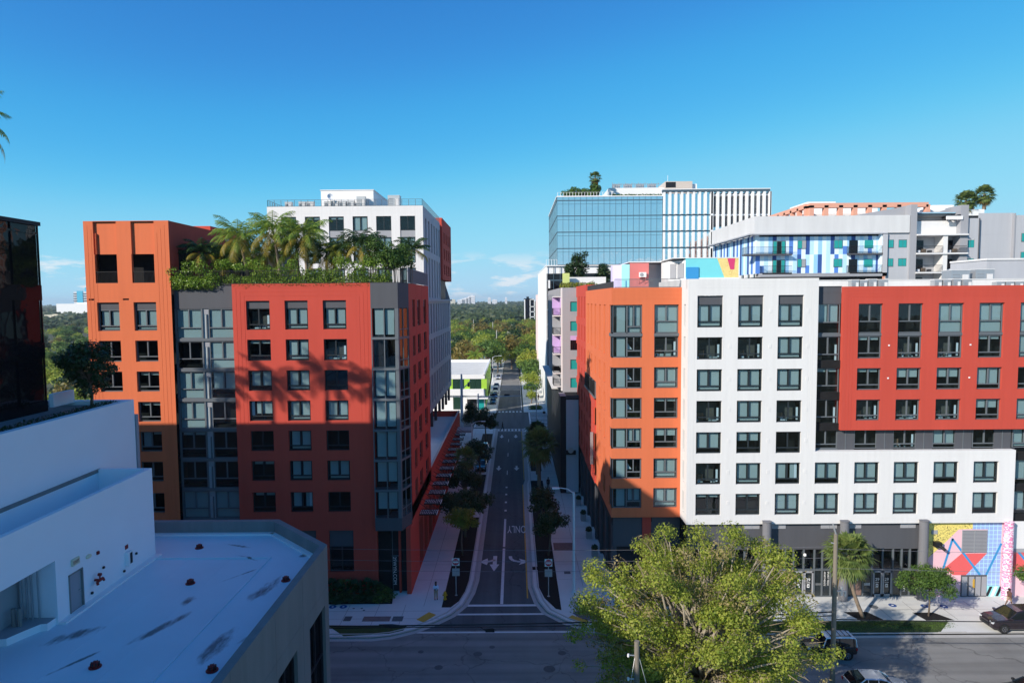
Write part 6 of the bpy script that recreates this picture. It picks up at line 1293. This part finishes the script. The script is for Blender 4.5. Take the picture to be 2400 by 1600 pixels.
# ================================================================ vehicles
M_chr = mat('chrome', (.7,.7,.72), .15, 0, 1, .5, 1); M_tyre = mat('tyre_rubber', (.02,.02,.02), .9, 0); M_cg = mat('car_glass', (.008,.010,.012), .04, 0, 1, .6); M_rl = mat('red_lens', (.35,.01,.01), .2, 0); M_hl = mat('headlight_lens', (.6,.62,.65), .1, 0, 1, .6)
def paint(name, c, metal=.3):
    m = mat(name, c, .25, 0, 1, .5, metal); m.node_tree.nodes['Principled BSDF'].inputs['Coat Weight'].default_value = .7; return m
def car(name, label, loc, rz, body, kind='suv', roof=None, cat='car', group=None, rack=False, spare=False):
    d = thing(name, label, cat, (0,0,0), group); roof = roof or body
    # stations: x, half width, z bottom, z belt
    if kind == 'sedan': L_, W_, H_, belt, S, gh = 4.6, .9, 1.45, .92, [(2.3,.62,.38,.55),(2.22,.78,.26,.68),(1.9,.88,.2,.78),(1.0,.9,.2,.92),(0,.9,.2,.93),(-1.2,.9,.2,.95),(-1.9,.88,.22,.98),(-2.2,.82,.3,.95),(-2.3,.7,.42,.8)], [(1.0,.93),(.25,1.38),(-.2,1.45),(-.9,1.43),(-1.75,1.02)]
    elif kind == 'jeep': L_, W_, H_, belt, S, gh = 4.1, .9, 1.82, 1.08, [(2.0,.72,.5,1.0),(1.9,.78,.45,1.06),(.9,.8,.42,1.1),(.85,.88,.42,1.1),(0,.9,.42,1.1),(-1.2,.9,.42,1.1),(-2.0,.88,.45,1.1),(-2.05,.85,.5,1.08)], [(.75,1.1),(.45,1.78),(0,1.82),(-1.5,1.82),(-2.0,1.74),(-2.04,1.1)]
    elif kind == 'van': L_, W_, H_, belt, S, gh = 5.0, .98, 2.1, 1.2, [(2.5,.75,.4,.85),(2.4,.9,.3,1.0),(1.7,.97,.25,1.15),(0,.98,.25,1.2),(-2.3,.98,.25,1.2),(-2.5,.92,.35,1.15)], [(1.7,1.2),(1.0,2.0),(.4,2.1),(-2.2,2.1),(-2.45,1.2)]
    else: L_, W_, H_, belt, S, gh = 4.7, .95, 1.7, 1.05, [(2.35,.66,.42,.72),(2.28,.8,.3,.86),(1.9,.92,.24,.96),(1.1,.95,.24,1.05),(0,.95,.24,1.07),(-1.3,.95,.24,1.1),(-2.05,.93,.26,1.12),(-2.28,.86,.34,1.08),(-2.35,.76,.5,.95)], [(1.1,1.05),(.3,1.6),(-.2,1.69),(-1.3,1.68),(-1.95,1.55),(-2.25,1.12)]
    q = MB(); rings = []
    for x, w_, zb, zt in S:
        zm = zb+(zt-zb)*.55
        rings.append([(x,-w_*.9,zb),(x,-w_,zb+.12),(x,-w_,zm),(x,-w_*.96,zt-.05),(x,-w_*.86,zt),(x,0,zt+.03),(x,w_*.86,zt),(x,w_*.96,zt-.05),(x,w_,zm),(x,w_,zb+.12),(x,w_*.9,zb)])
    for a, b in zip(rings, rings[1:]):
        for i in range(10): q.face([a[i],a[i+1],b[i+1],b[i]], body)
        q.face([a[10],a[0],b[0],b[10]], M_blk)
    q.face(rings[0][::-1], body); q.face(rings[-1], body)
    o = q.build('body', d, smooth=False); md = o.modifiers.new('b','BEVEL'); md.width = .04; md.segments = 2; md.limit_method = 'ANGLE'; md.angle_limit = R(25)
    # greenhouse: glass, then roof and pillars
    g = MB(); rp = []
    for x, z in gh:
        f = (z-belt)/(H_-belt); wt = W_*(.9-.16*max(0,min(1,f))); rp.append((x,z,wt))
    for (x0,z0_,w0),(x1,z1_,w1) in zip(rp, rp[1:]):
        for s in (-1,1):
            p = [(x0,s*W_*.9,belt-.03),(x1,s*W_*.9,belt-.03),(x1,s*w1,z1_-.05),(x0,s*w0,z0_-.05)]; g.face(p if s < 0 else p[::-1], M_cg)
        g.face([(x0,-w0*.98,z0_-.04),(x1,-w1*.98,z1_-.04),(x1,w1*.98,z1_-.04),(x0,w0*.98,z0_-.04)], M_cg)
    g.build('glass', d)
    p = MB(); top = [r for r in rp if r[1] > belt+(H_-belt)*.78]
    for (x0,z0_,w0),(x1,z1_,w1) in zip(top, top[1:]):
        p.face([(x0,-w0,z0_-.05),(x1,-w1,z1_-.05),(x1,-w1*.88,z1_+.01),(x0,-w0*.88,z0_+.01)], roof); p.face([(x0,w0*.88,z0_+.01),(x1,w1*.88,z1_+.01),(x1,w1,z1_-.05),(x0,w0,z0_-.05)], roof)
        p.face([(x0,-w0*.88,z0_+.01),(x1,-w1*.88,z1_+.01),(x1,w1*.88,z1_+.01),(x0,w0*.88,z0_+.01)], roof)
    for s in (-1,1):
        for (xa,za,wa),(xb,zb,wb_) in ((rp[0],top[0]),(rp[-1],top[-1])): p.tube([(xa,s*W_*.9,belt),(xb,s*wb_,zb-.04)],.045,roof,6)
        for xm in ((top[0][0]*.5+top[-1][0]*.5)+.15,)+((top[-1][0]+.2,) if kind != 'sedan' else ()): p.box(xm-.05,xm+.05,s*W_*.885-.012,s*W_*.885+.012,belt-.02,belt+.02,body); p.tube([(xm,s*W_*.91,belt),(xm-.03,s*W_*.765,H_-.06)],.035,body,5)
    p.build('roof', d)
    for x in (L_*.31,-L_*.3):
        for s in (-1,1):
            t_ = MB(); rr = .34 if kind != 'jeep' else .4; cc = [(x,s*(W_-.2),rr),(x,s*(W_+.015),rr)]; t_.tube(cc,rr,M_tyre,20); wl = t_.build('wheel', d); r_ = MB(); r_.tube([(x,s*(W_-.05),rr),(x,s*(W_+.03),rr)],rr*.62,M_chr,14)
            for k in range(5): a = k*1.2566; r_.box(x+rr*.35*math.cos(a)-.04,x+rr*.35*math.cos(a)+.04,s*(W_+.03)-.006,s*(W_+.03)+.006,rr+rr*.35*math.sin(a)-.07,rr+rr*.35*math.sin(a)+.07,M_blk)
            r_.build('rim', wl)
            a_ = MB(); a_.tube([(x,s*(W_-.3),rr+.02),(x,s*(W_+.006),rr+.02)],rr+.07,M_blk,20); a_.build('wheel_arch', d)
    xf, xr_ = S[0][0], S[-1][0]
    for s in (-1,1):
        h = MB(); zz = S[1][3]-.16; h.box(xf-.2,xf-.01,s*S[0][1]*.72,s*S[1][1]*1.0,zz,zz+.14,M_hl); h.build('headlight', d)
        h = MB(); zz = S[-2][3]-.28; h.box(xr_-.01,xr_+.12,s*S[-1][1]*.8,s*S[-2][1]*1.02,zz,zz+.2,M_rl); h.build('tail_light', d)
        h = MB(); h.box(rp[0][0]-.28,rp[0][0]-.1,s*W_*.95,s*(W_+.17),belt+.0,belt+.14,body); h.build('wing_mirror', d)
    h = MB(); h.box(xf-.12,xf+.03,-S[0][1]*.65,S[0][1]*.65,S[0][2]+.04,S[0][3]-.1,M_blk); h.build('grille', d)
    h = MB(); h.box(xr_-.04,xr_+.02,-.26,.26,.6,.74,M_white); h.build('number_plate', d)
    if rack:
        h = MB()
        for y in (-.5,.5): h.box(-1.7,.1,y-.02,y+.02,H_+.06,H_+.1,M_blk)
        for k in range(5): h.box(-1.6+.4*k,-1.55+.4*k,-.55,.55,H_+.1,H_+.13,M_blk)
        for x in (-1.6,0): 
            for y in (-.5,.5): h.box(x-.02,x+.02,y-.02,y+.02,H_-.02,H_+.08,M_blk)
        h.build('roof_rack', d)
    if spare: h = MB(); h.tube([(-2.06,0,.98),(-2.3,0,.98)],.38,M_tyre,20); h.tube([(-2.3,0,.98),(-2.32,0,.98)],.2,M_chr,12); h.build('spare_wheel', d)
    d.location = loc; d.rotation_euler = (0,0,rz); ORG[d.name] = Vector(loc); return d
Pb = paint('black_car_paint',(.012,.012,.014)); Ps = paint('silver_car_paint',(.50,.54,.60),.5); Pw = paint('white_car_paint',(.75,.76,.78),0); Pn = paint('plum_black_paint',(.03,.022,.028)); Pu = paint('dark_blue_paint',(.015,.03,.10)); Pt = paint('teal_paint',(.02,.07,.08))
car('jeep','boxy black off-roader with a white roof and roof bars, half behind the big tree',(26.2,53.1,ZR),math.pi,Pb,'jeep',Pw,rack=True,spare=True)
car('parked_car','pale silver-blue car cut by the bottom edge of the view',(27.3,47.4,ZR),R(-3),Ps,'suv')
car('parked_car','dark plum people carrier parked in the bay before the mural',(45.0,57.2,0),math.pi,Pn,'suv').scale = (1.1,1.08,1.12)
car('parked_car','dark car with a bright windscreen at the bottom right corner',(38.6,46.9,ZR),math.pi,Pb,'sedan')
gC = 'cars parked along the far left kerb'
for x, y, p, k, l in ((-6.4,245,Pw,'suv','white car parked farthest up the left kerb'),(-6.5,221,Pu,'sedan','dark blue car behind the white van on the left kerb'),(-6.4,208,Pw,'van','white van on the left kerb past the junction'),(-6.4,198,Pu,'sedan','blue car between the white van and the teal car'),(-6.5,187,Pt,'sedan','teal car nearest the junction on the left kerb')): car('parked_car',l,(x,y,0),R(-90),p,k,group=gC)
gC2 = 'cars parked under the left street trees'
for x, y, p, k, l in ((-6.2,113.5,Pb,'suv','black car with a pale windscreen under the left trees'),(-6.2,120.5,Pb,'sedan','dark saloon under the left trees'),(-6.3,126.5,Ps,'suv','silver car under the tree by the far junction')): car('parked_car',l,(x,y,0),R(-90),p,k,group=gC2)
car('parked_car','white car at the right kerb just before the junction',(3.4,141,0),R(-90),Pw,'suv')
# ================================================================ people
def grow(name, nodes, edges, m, parent, lv=1):
    me = bpy.data.meshes.new(name); me.from_pydata([n[:3] for n in nodes], edges, []); o = bpy.data.objects.new('tmp', me); COL.objects.link(o)
    s = o.modifiers.new('s','SKIN')
    for v, n in zip(me.skin_vertices[0].data, nodes): v.radius = (n[3], n[3])
    me.skin_vertices[0].data[0].use_root = True
    u = o.modifiers.new('u','SUBSURF'); u.levels = lv; u.render_levels = lv
    dg = bpy.context.evaluated_depsgraph_get(); nm = bpy.data.meshes.new_from_object(o.evaluated_get(dg)); bpy.data.objects.remove(o); nm.name = name; nm.materials.clear(); nm.materials.append(m)
    for p in nm.polygons: p.use_smooth = True
    c = bpy.data.objects.new(name, nm); COL.objects.link(c)
    if parent: c.parent = parent
    return c
M_skb = mat('brown_skin',(.12,.06,.04),.6,0); M_skl = mat('light_skin',(.45,.26,.18),.6,0)
def person(label, loc, rz, skin, shirt, pants, shoe, hair, pose='stand', shorts=False, sleeves=True, s=1.0, group=None):
    d = thing('person', label, 'person', loc, group); st = .28 if pose == 'walk' else .0; sp = .11
    fl = [(.0+st,-sp-.01),(.0-st,sp+.01)]
    if pose == 'phone': ar = [((.03,-.25,1.14),(.24,-.13,1.15)),((.03,.25,1.12),(.25,.02,1.20))]
    elif pose == 'walk': ar = [((-.08,-.24,1.14),(-.02,-.25,.9)),((.06,.24,1.14),(.22,.22,.95))]
    else: ar = [((0,-.25,1.13),(.05,-.26,.88)),((0,.25,1.13),(.05,.26,.88))]
    nodes = [(0,0,.95,.14),(0,0,1.12,.13),(0,0,1.3,.15),(0,0,1.45,.08),(.01,0,1.54,.055),(.02,0,1.66,.095),(.02,0,1.75,.08)]; edges = [(0,1),(1,2),(2,3),(3,4),(4,5),(5,6)]
    def arm(sd, el, hd, body=True, r=1.0):
        k = len(nodes); e, h = el, hd; nodes.extend([(0,sd*.19,1.41,.065*r),(e[0],e[1],e[2],.048*r),(h[0],h[1],h[2],.035*r)]); edges.extend([(3,k),(k,k+1),(k+1,k+2)])
        f = (Vector(h)-Vector(e)).normalized(); sdv = f.cross(Vector((0,0,1))); sdv = sdv.normalized() if sdv.length > .1 else Vector((1,0,0)); p = Vector(h)+f*.08; nodes.append((*p,.028)); edges.append((k+2,k+3))
        for i in range(4): q = p+f*[.075,.09,.085,.06][i]+sdv*(i-1.5)*.02-Vector((0,0,.012)); b = p+f*.03+sdv*(i-1.5)*.02; nodes.extend([(*b,.0095),(*q,.008)]); n_ = len(nodes); edges.extend([(k+3,n_-2),(n_-2,n_-1)])
        t_ = Vector(h)+f*.03+sdv*.03; t2 = t_+f*.05+sdv*.03; nodes.extend([(*t_,.011),(*t2,.009)]); n_ = len(nodes); edges.extend([(k+2,n_-2),(n_-2,n_-1)])
    for sd, (e, h) in zip((-1,1), ar): arm(sd, e, h)
    for i, sd in enumerate((-1,1)):
        k = len(nodes); fx = fl[i][0]; nodes.extend([(0,sd*.1,.9,.1),(fx*.45+.03,sd*.11,.5,.068),(fx-(.06 if fx < 0 else 0),fl[i][1],.09,.045),(fx+.16,fl[i][1],.04,.04)]); edges.extend([(0,k),(k,k+1),(k+1,k+2),(k+2,k+3)])
    k = len(nodes); nodes.extend([(.125,0,1.655,.018),(.03,-.1,1.65,.018),(.03,.1,1.65,.018)]); edges.extend([(5,k),(5,k+1),(5,k+2)])
    grow('body', nodes, edges, skin, d)
    sh = [(0,0,.93,.165),(0,0,1.12,.155),(0,0,1.3,.175),(0,0,1.44,.1)]; se = [(0,1),(1,2),(2,3)]
    for sd, (e, h) in zip((-1,1), ar):
        k = len(sh); ev, hv = Vector(e), Vector(h); end = ev.lerp(hv,.75) if sleeves else Vector((0,sd*.19,1.41)).lerp(ev,.7); sh.append((0,sd*.2,1.405,.085)); se.append((3,k))
        if sleeves: sh.extend([(*ev,.065),(*end,.05)]); se.extend([(k,k+1),(k+1,k+2)])
        else: sh.append((*end,.07)); se.append((k,k+1))
    grow('shirt', sh, se, shirt, d)
    tr = [(0,0,.95,.155)]; te = []
    for i, sd in enumerate((-1,1)):
        k = len(tr); fx = fl[i][0]; tr.extend([(0,sd*.1,.88,.115),(fx*.45+.03,sd*.11,.52,.085)]); te.extend([(0,k),(k,k+1)])
        if not shorts: tr.append((fx-(.06 if fx < 0 else 0),fl[i][1],.13,.068)); te.append((k+1,k+2))
    grow('trousers', tr, te, pants, d)
    for i in range(2): fx = fl[i][0]; grow('shoe', [(fx-.05,fl[i][1],.06,.05),(fx+.06,fl[i][1],.055,.052),(fx+.18,fl[i][1],.04,.04)], [(0,1),(1,2)], shoe, d)
    grow('hair', [(-.02,0,1.70,.1),(.0,0,1.76,.085),(-.05,0,1.64,.085)], [(0,1),(0,2)], hair, d)
    f = MB(); 
    for y in (-.035,.035): f.box(.108,.118,y-.014,y+.014,1.67,1.683,M_white); f.box(.117,.121,y-.007,y+.007,1.67,1.683,M_blk)
    f.box(.108,.116,-.03,.03,1.60,1.61,M_dred); f.build('face', d, local=True)
    d.rotation_euler = (0,0,rz); d.scale = (s,s,s); return d
M_sky = mat('pale_blue_shirt',(.62,.72,.88),.9,0); M_tan = mat('tan_cloth',(.36,.27,.19),.9,0); M_bkc = mat('black_cloth',(.015,.015,.018),.9,0); M_brc = mat('brown_cloth',(.12,.06,.05),.9,0)
person('person in a pale blue shirt and tan trousers standing by the hydrant, holding a phone',(-8.15,63.4,0),R(-75),M_skb,M_sky,M_tan,M_blk,M_blk,'phone')
person('person in brown top and tan shorts walking past the mural',(47.6,61.2,0),R(10),M_skb,M_brc,M_tan,M_blk,M_blk,'walk',True)
person('person in black crossing the near crossing of the far junction',(-3.05,148.4,0),R(10),M_skb,M_bkc,M_bkc,M_blk,M_blk,'walk')
person('person in black walking beside the big cabbage palm on the right pavement',(5.1,101.5,0),R(-90),M_skb,M_bkc,M_bkc,M_blk,M_blk,'walk')
for k, (x, y) in enumerate(((4.9,191),(5.9,190),(6.9,193))): person(['leftmost','middle','rightmost'][k]+' of three dark figures on the sunlit far pavement',(x,y,0),R(-90+20*k),M_skb,M_bkc,M_bkc if k else M_tan,M_blk,M_blk,'walk' if k != 1 else 'stand',group='people on the far pavement')
# ================================================================ street furniture
def dne(label, x, y):
    d = thing('do_not_enter_sign', label, 'sign', (x,y,0), 'DO NOT ENTER signs'); q = MB(); q.tube([(x,y,0),(x,y,3.9)],.045,M_met,8); q.lathe((x,y,0),[(.14,0),(.14,.03),(.06,.05)],M_met,12); q.build('post', d)
    q = MB(); q.box(x-.38,x+.38,y-.07,y-.05,3.12,3.88,M_white); p = q.build('sign_panel', d)
    q = MB(); q.tube([(x,y-.07,3.5),(x,y-.078,3.5)],.34,mat('sign_red',(.60,.01,.03),.5,0),28); q.box(x-.28,x+.28,y-.084,y-.078,3.44,3.56,M_white); q.build('red_disc', p)
    text('DO NOT', .13, M_white, p, (x,y-.082,3.66), (R(90),0,0), 'lettering', .002); text('ENTER', .13, M_white, p, (x,y-.082,3.34), (R(90),0,0), 'lettering', .002)
    q = MB(); q.box(x-.38,x+.38,y+.05,y+.07,2.0,2.78,M_met); q.build('back_panel', d)
dne('red and white DO NOT ENTER sign in the left mulch bed',-6.2,64.3); dne('red and white DO NOT ENTER sign in the right mulch bed',3.2,63.95)
M_hy = mat('yellow_enamel',(.55,.30,.02),.5,.05); hx, hy = -7.25,63.4
d = thing('fire_hydrant','yellow fire hydrant beside the person in the pale shirt','fire hydrant',(hx,hy,0)); q = MB(); q.lathe((hx,hy,0),[(.19,0),(.19,.06),(.13,.08),(.12,.55),(.17,.58),(.17,.64)],M_hy,14); q.build('barrel', d)
q = MB(); q.lathe((hx,hy,.64),[(.15,0),(.13,.1),(.06,.17),(.04,.22)],M_hy,14); q.build('bonnet', d)
for s in (-1,1): q = MB(); q.tube([(hx,hy,.45),(hx+s*.24,hy,.45)],.07,M_hy,10); q.build('outlet', d)
q = MB(); q.tube([(hx,hy,.4),(hx,hy-.24,.4)],.09,M_hy,12); q.build('outlet', d)
def lamp(label, x, y, h, ax, al, m, r=.1, group='street lamps'):
    d = thing('street_lamp', label, 'street lamp', (x,y,0), group); q = MB(); q.lathe((x,y,0),[(.25,0),(.25,.05),(r*1.4,.1),(r*1.4,.5)],m,14); q.tube([(x,y,0),(x,y,h)],[r*1.2,r*.75],m,12); q.build('pole', d)
    q = MB(); q.tube([(x,y,h-.15),(x+ax*al*.4,y,h+.35),(x+ax*al*.85,y,h+.45),(x+ax*al,y,h+.45)],.045,m,8); q.build('arm', d)
    q = MB(); q.prism([(x+ax*al,y-.13),(x+ax*(al+.7),y-.16),(x+ax*(al+.7),y+.16),(x+ax*al,y+.13)],h+.36,h+.5,m); q.build('lamp_head', d)
M_lp = mat('pale_lamp_paint',(.62,.66,.70),.5,.03)
lamp('pale street lamp at the right corner of the shaded street',5.85,64.9,10.4,-1,1.5,M_lp,.13); lamp('pale street lamp among the trees on the left pavement',-7.4,108,9.2,1,1.6,M_lp); lamp('dark street lamp at the right corner of the far junction',4.9,151.5,9.5,-1,1.4,M_mg,.11); lamp('white street lamp far up the left kerb',-8.3,237.6,9.0,1,2.6,M_lp,.12)
tl = thing('traffic_signal','traffic signal mast arm reaching over the far junction','traffic signal',(-9.1,157,0)); q = MB(); q.tube([(-9.1,157,0),(-9.1,157,7.2)],[.2,.15],M_bgp,12); q.lathe((-9.1,157,0),[(.35,0),(.35,.2),(.2,.3)],M_bgp,12); q.build('pole', tl); q = MB(); q.tube([(-9.1,157,6.4),(-3,157,6.5),(1.6,157,6.6)],[.16,.11,.06],M_bgp,10); q.build('mast_arm', tl)
for x in (-5.6,-2.1):
    q = MB(); q.box(x-.65,x+.65,157.1,157.3,6.6,7.05,M_blk); h = q.build('signal_head', tl); q = MB()
    for k in range(3): q.tube([(x-.4+.4*k,157.3,6.83),(x-.4+.4*k,157.36,6.83)],.13,[M_dred,M_yel,M_dgn][k],10)
    q.build('lens', h)
gp = thing('signal_pole','thick blue-grey signal pole in front of the lime green shop','pole',(-12.7,152,0)); q = MB(); q.tube([(-12.7,152,0),(-12.7,152,9.2),(-12.7,152,12.6)],[.34,.3,.2],M_bgp,14); q.build('pole', gp); q = MB(); q.tube([(-12.7,152,9),(-11.2,152,10.2),(-10.6,152,11.0)],.12,M_bgp,8); q.box(-11.3,-10.8,151.9,152.2,9.6,10.6,M_blk); q.box(-13,-12.4,151.8,152.2,6.6,7.6,M_mg); q.build('bracket', gp)
pp = thing('pedestrian_signal','thin pedestrian signal pole at the right of the far junction','traffic signal',(6.7,151.4,0)); q = MB(); q.tube([(6.7,151.4,0),(6.7,151.4,4.6)],.07,M_mg,8); q.build('pole', pp); q = MB(); q.box(6.4,7.0,151.3,151.6,3.2,3.7,M_blk); q.build('signal_head', pp)
def wire(name, label, pts, r, m, sag=0, group=None):
    q = MB(); L_ = []
    for a, b in zip(pts, pts[1:]):
        for i in range(13 if b is not pts[-1] else 14):
            f = i/13; p = Vector(a).lerp(Vector(b), f); p.z -= 4*sag*f*(1-f); L_.append(tuple(p))
    q.tube(L_, r, m, 6); return tag(q.build(name, org=pts[0]), label, 'cable', group)
M_wood = mat('weathered_wood',(.20,.175,.14),.95,.2,2,bump=.5,streak=True); M_wire = mat('grey_wire',(.16,.16,.18),.6,0)
def upole(label, x, y, h, r, lean=0, m=None):
    d = thing('utility_pole', label, 'utility pole', (x,y,0), 'utility poles'); m = m or M_wood; q = MB(); q.tube([(x,y,0),(x+lean*.5,y,h*.5),(x+lean,y,h)],[r*1.3,r*1.12,r],m,12); q.build('pole', d); return d
u1 = upole('weathered wooden utility pole in front of the shopfront palm',24.25,48.3,12.1,.15)
q = MB(); q.tube([(24.2,48.2,12.1),(23.95,48.1,12.7),(23.9,48.1,12.95)],.06,M_met,8); q.tube([(24.25,48.3,11.3),(23.9,48.3,11.4)],.05,M_met,8); q.build('insulator', u1)
q = MB(); q.tube([(24.75,48.3,7.3),(24.75,48.3,8.0)],.14,M_met,10); q.box(24.4,25.1,48.2,48.4,7.6,7.68,M_met); q.tube([(25.05,48.3,7.2),(25.05,48.3,7.6)],.1,M_met,8); q.build('junction_box', u1)
u2 = upole('grey utility pole in front of the big olive tree at the bottom of the view',6.85,36,10.45,.15)
for z in (9.6,8.2): q = MB(); q.tube([(6.72,36,z),(6.35,35.95,z+.05)],.035,M_met,6); q.tube([(6.35,35.95,z-.05),(6.35,35.95,z+.12)],.06,M_white,8); q.build('insulator', u2)
upole('leaning black utility pole beside the parked cars',-8.4,195,9.3,.17,1.6,M_bk)
for k, (x, y) in enumerate(((-8.5,300),(-14,410),(-30,470))): upole(['pale utility pole rising from the trees at the end of the street','second pale utility pole among the far trees','third pale pole far off among the trees'][k],x,y,16,.2,0,M_curb)
gW = 'thin overhead wires'
for k, z in enumerate((10.95,10.08,9.3)): wire('overhead_wire',['topmost of three thin wires crossing in front of the red wall','middle one of three thin wires crossing in front of the red wall','lowest of three thin wires crossing in front of the red wall'][k],[(-60,48.2,z+.5),(-18,48.2,z+.35),(24.25,48.3,z+.15)],.011,M_wire,.25,gW)
wire('overhead_cable','thick black cable low over the junction',[(-60,48.2,5.6),(-8.5,48.2,5.15),(24.25,48.3,6.0)],.05,M_blk,.2,'black cables over the junction'); wire('overhead_cable','second black cable just under the thick one',[(-60,48.25,5.45),(-8.6,48.25,5.0),(24.25,48.3,5.7)],.035,M_blk,.25,'black cables over the junction')
q = MB(); q.tube([(-10.6,48.2,5.22),(-9.6,48.2,5.1),(-8.7,48.2,5.12)],[.05,.17,.05],M_blk,8); tag(q.build('cable_splice',org=(-9.6,48.2,5.1)),'bulky black splice closure on the low cable','cable splice')
q = MB(); c = [(-2.9,48.2,5.05),(-2.5,48.2,4.75),(-1.9,48.2,4.6),(-1.6,48.2,4.75),(-1.9,48.2,4.88),(-2.6,48.2,4.8)]; q.tube(c,.03,M_blk,6); q.box(-2.45,-1.75,48.15,48.2,4.6,4.85,M_blk); tag(q.build('cable_loop',org=(-2.5,48.2,5)),'small black tag and loop hanging from the low cable','cable loop')
gW2 = 'wires to the right of the wooden pole'
for k, (z0_, z1_) in enumerate(((10.9,10.2),(9.4,8.8),(5.4,5.2))): wire('overhead_wire',['upper thin wire running right from the wooden pole','lower thin wire running right from the wooden pole','dark cable running right above the sunny pavement'][k],[(24.25,48.3,z0_),(75,48.3,z1_)],.011 if k < 2 else .035,M_wire if k < 2 else M_blk,.3,gW2)
wire('overhead_wire','guy wire slanting down left of the grey pole',[(6.75,36,9.6),(5.2,34,3)],.018,M_met,0,'guy wires'); wire('overhead_wire','guy wire slanting down right of the grey pole',[(6.95,36,9.6),(8.6,34,3)],.018,M_met,0,'guy wires')
hg = shrubmass('hedge','small clipped hedge at the right corner past the junction',[((x,176,.5),(.7,.9,.6)) for x in np.arange(4.2,7,.5)],1200,.3,L_mid,161,(5.5,176,0))
for k, x in enumerate((5.9,6.4)):
    q = MB(); q.lathe((x,181+k,0),[(.18,0),(.06,.9)],mat('orange_plastic',(.75,.22,.05),.6,0),12); q.box(x-.2,x+.2,180.8+k,181.2+k,0,.04,M_blk); tag(q.build('traffic_cone',org=(x,181+k,0)),['orange cone beside the hedge past the junction','second orange cone past the junction'][k],'traffic cone','cones')
for k, (x, y) in enumerate(((9.1,93),(9.1,86.5),(9.1,80),(9.1,74))):
    pt = thing('planter',['grey planter box farthest up the right wall','second grey planter up the right wall','third grey planter by the lamp','nearest grey planter on the right pavement'][k],'planter',(x,y,0),'planters on the right pavement'); q = MB(); q.box(x-.35,x+.35,y-.35,y+.35,0,.9,M_mg); q.build('box', pt); V, F = leaves([((x,y,1.1),(.4,.4,.4))],350,.2,170+k); mesh_np('plant',V-np.array((x,y,0)),F,L_dark,pt)
# ================================================================ air: thin haze over the far trees
hb = MB(); hb.box(-5100,5100,-900,7100,-1.3,70,M_white); hz_ = hb.build('haze'); hz_['kind'] = 'stuff'; hm = bpy.data.materials.new('air'); hm.use_nodes = True; t = hm.node_tree; t.nodes.clear()
o = N(t,'ShaderNodeOutputMaterial'); pv = N(t,'ShaderNodeVolumePrincipled'); pv.inputs['Color'].default_value = (.80,.88,1,1); pv.inputs['Density'].default_value = .00010; pv.inputs['Anisotropy'].default_value = .2; t.links.new(pv.outputs[0], o.inputs['Volume']); hz_.data.materials.clear(); hz_.data.materials.append(hm)
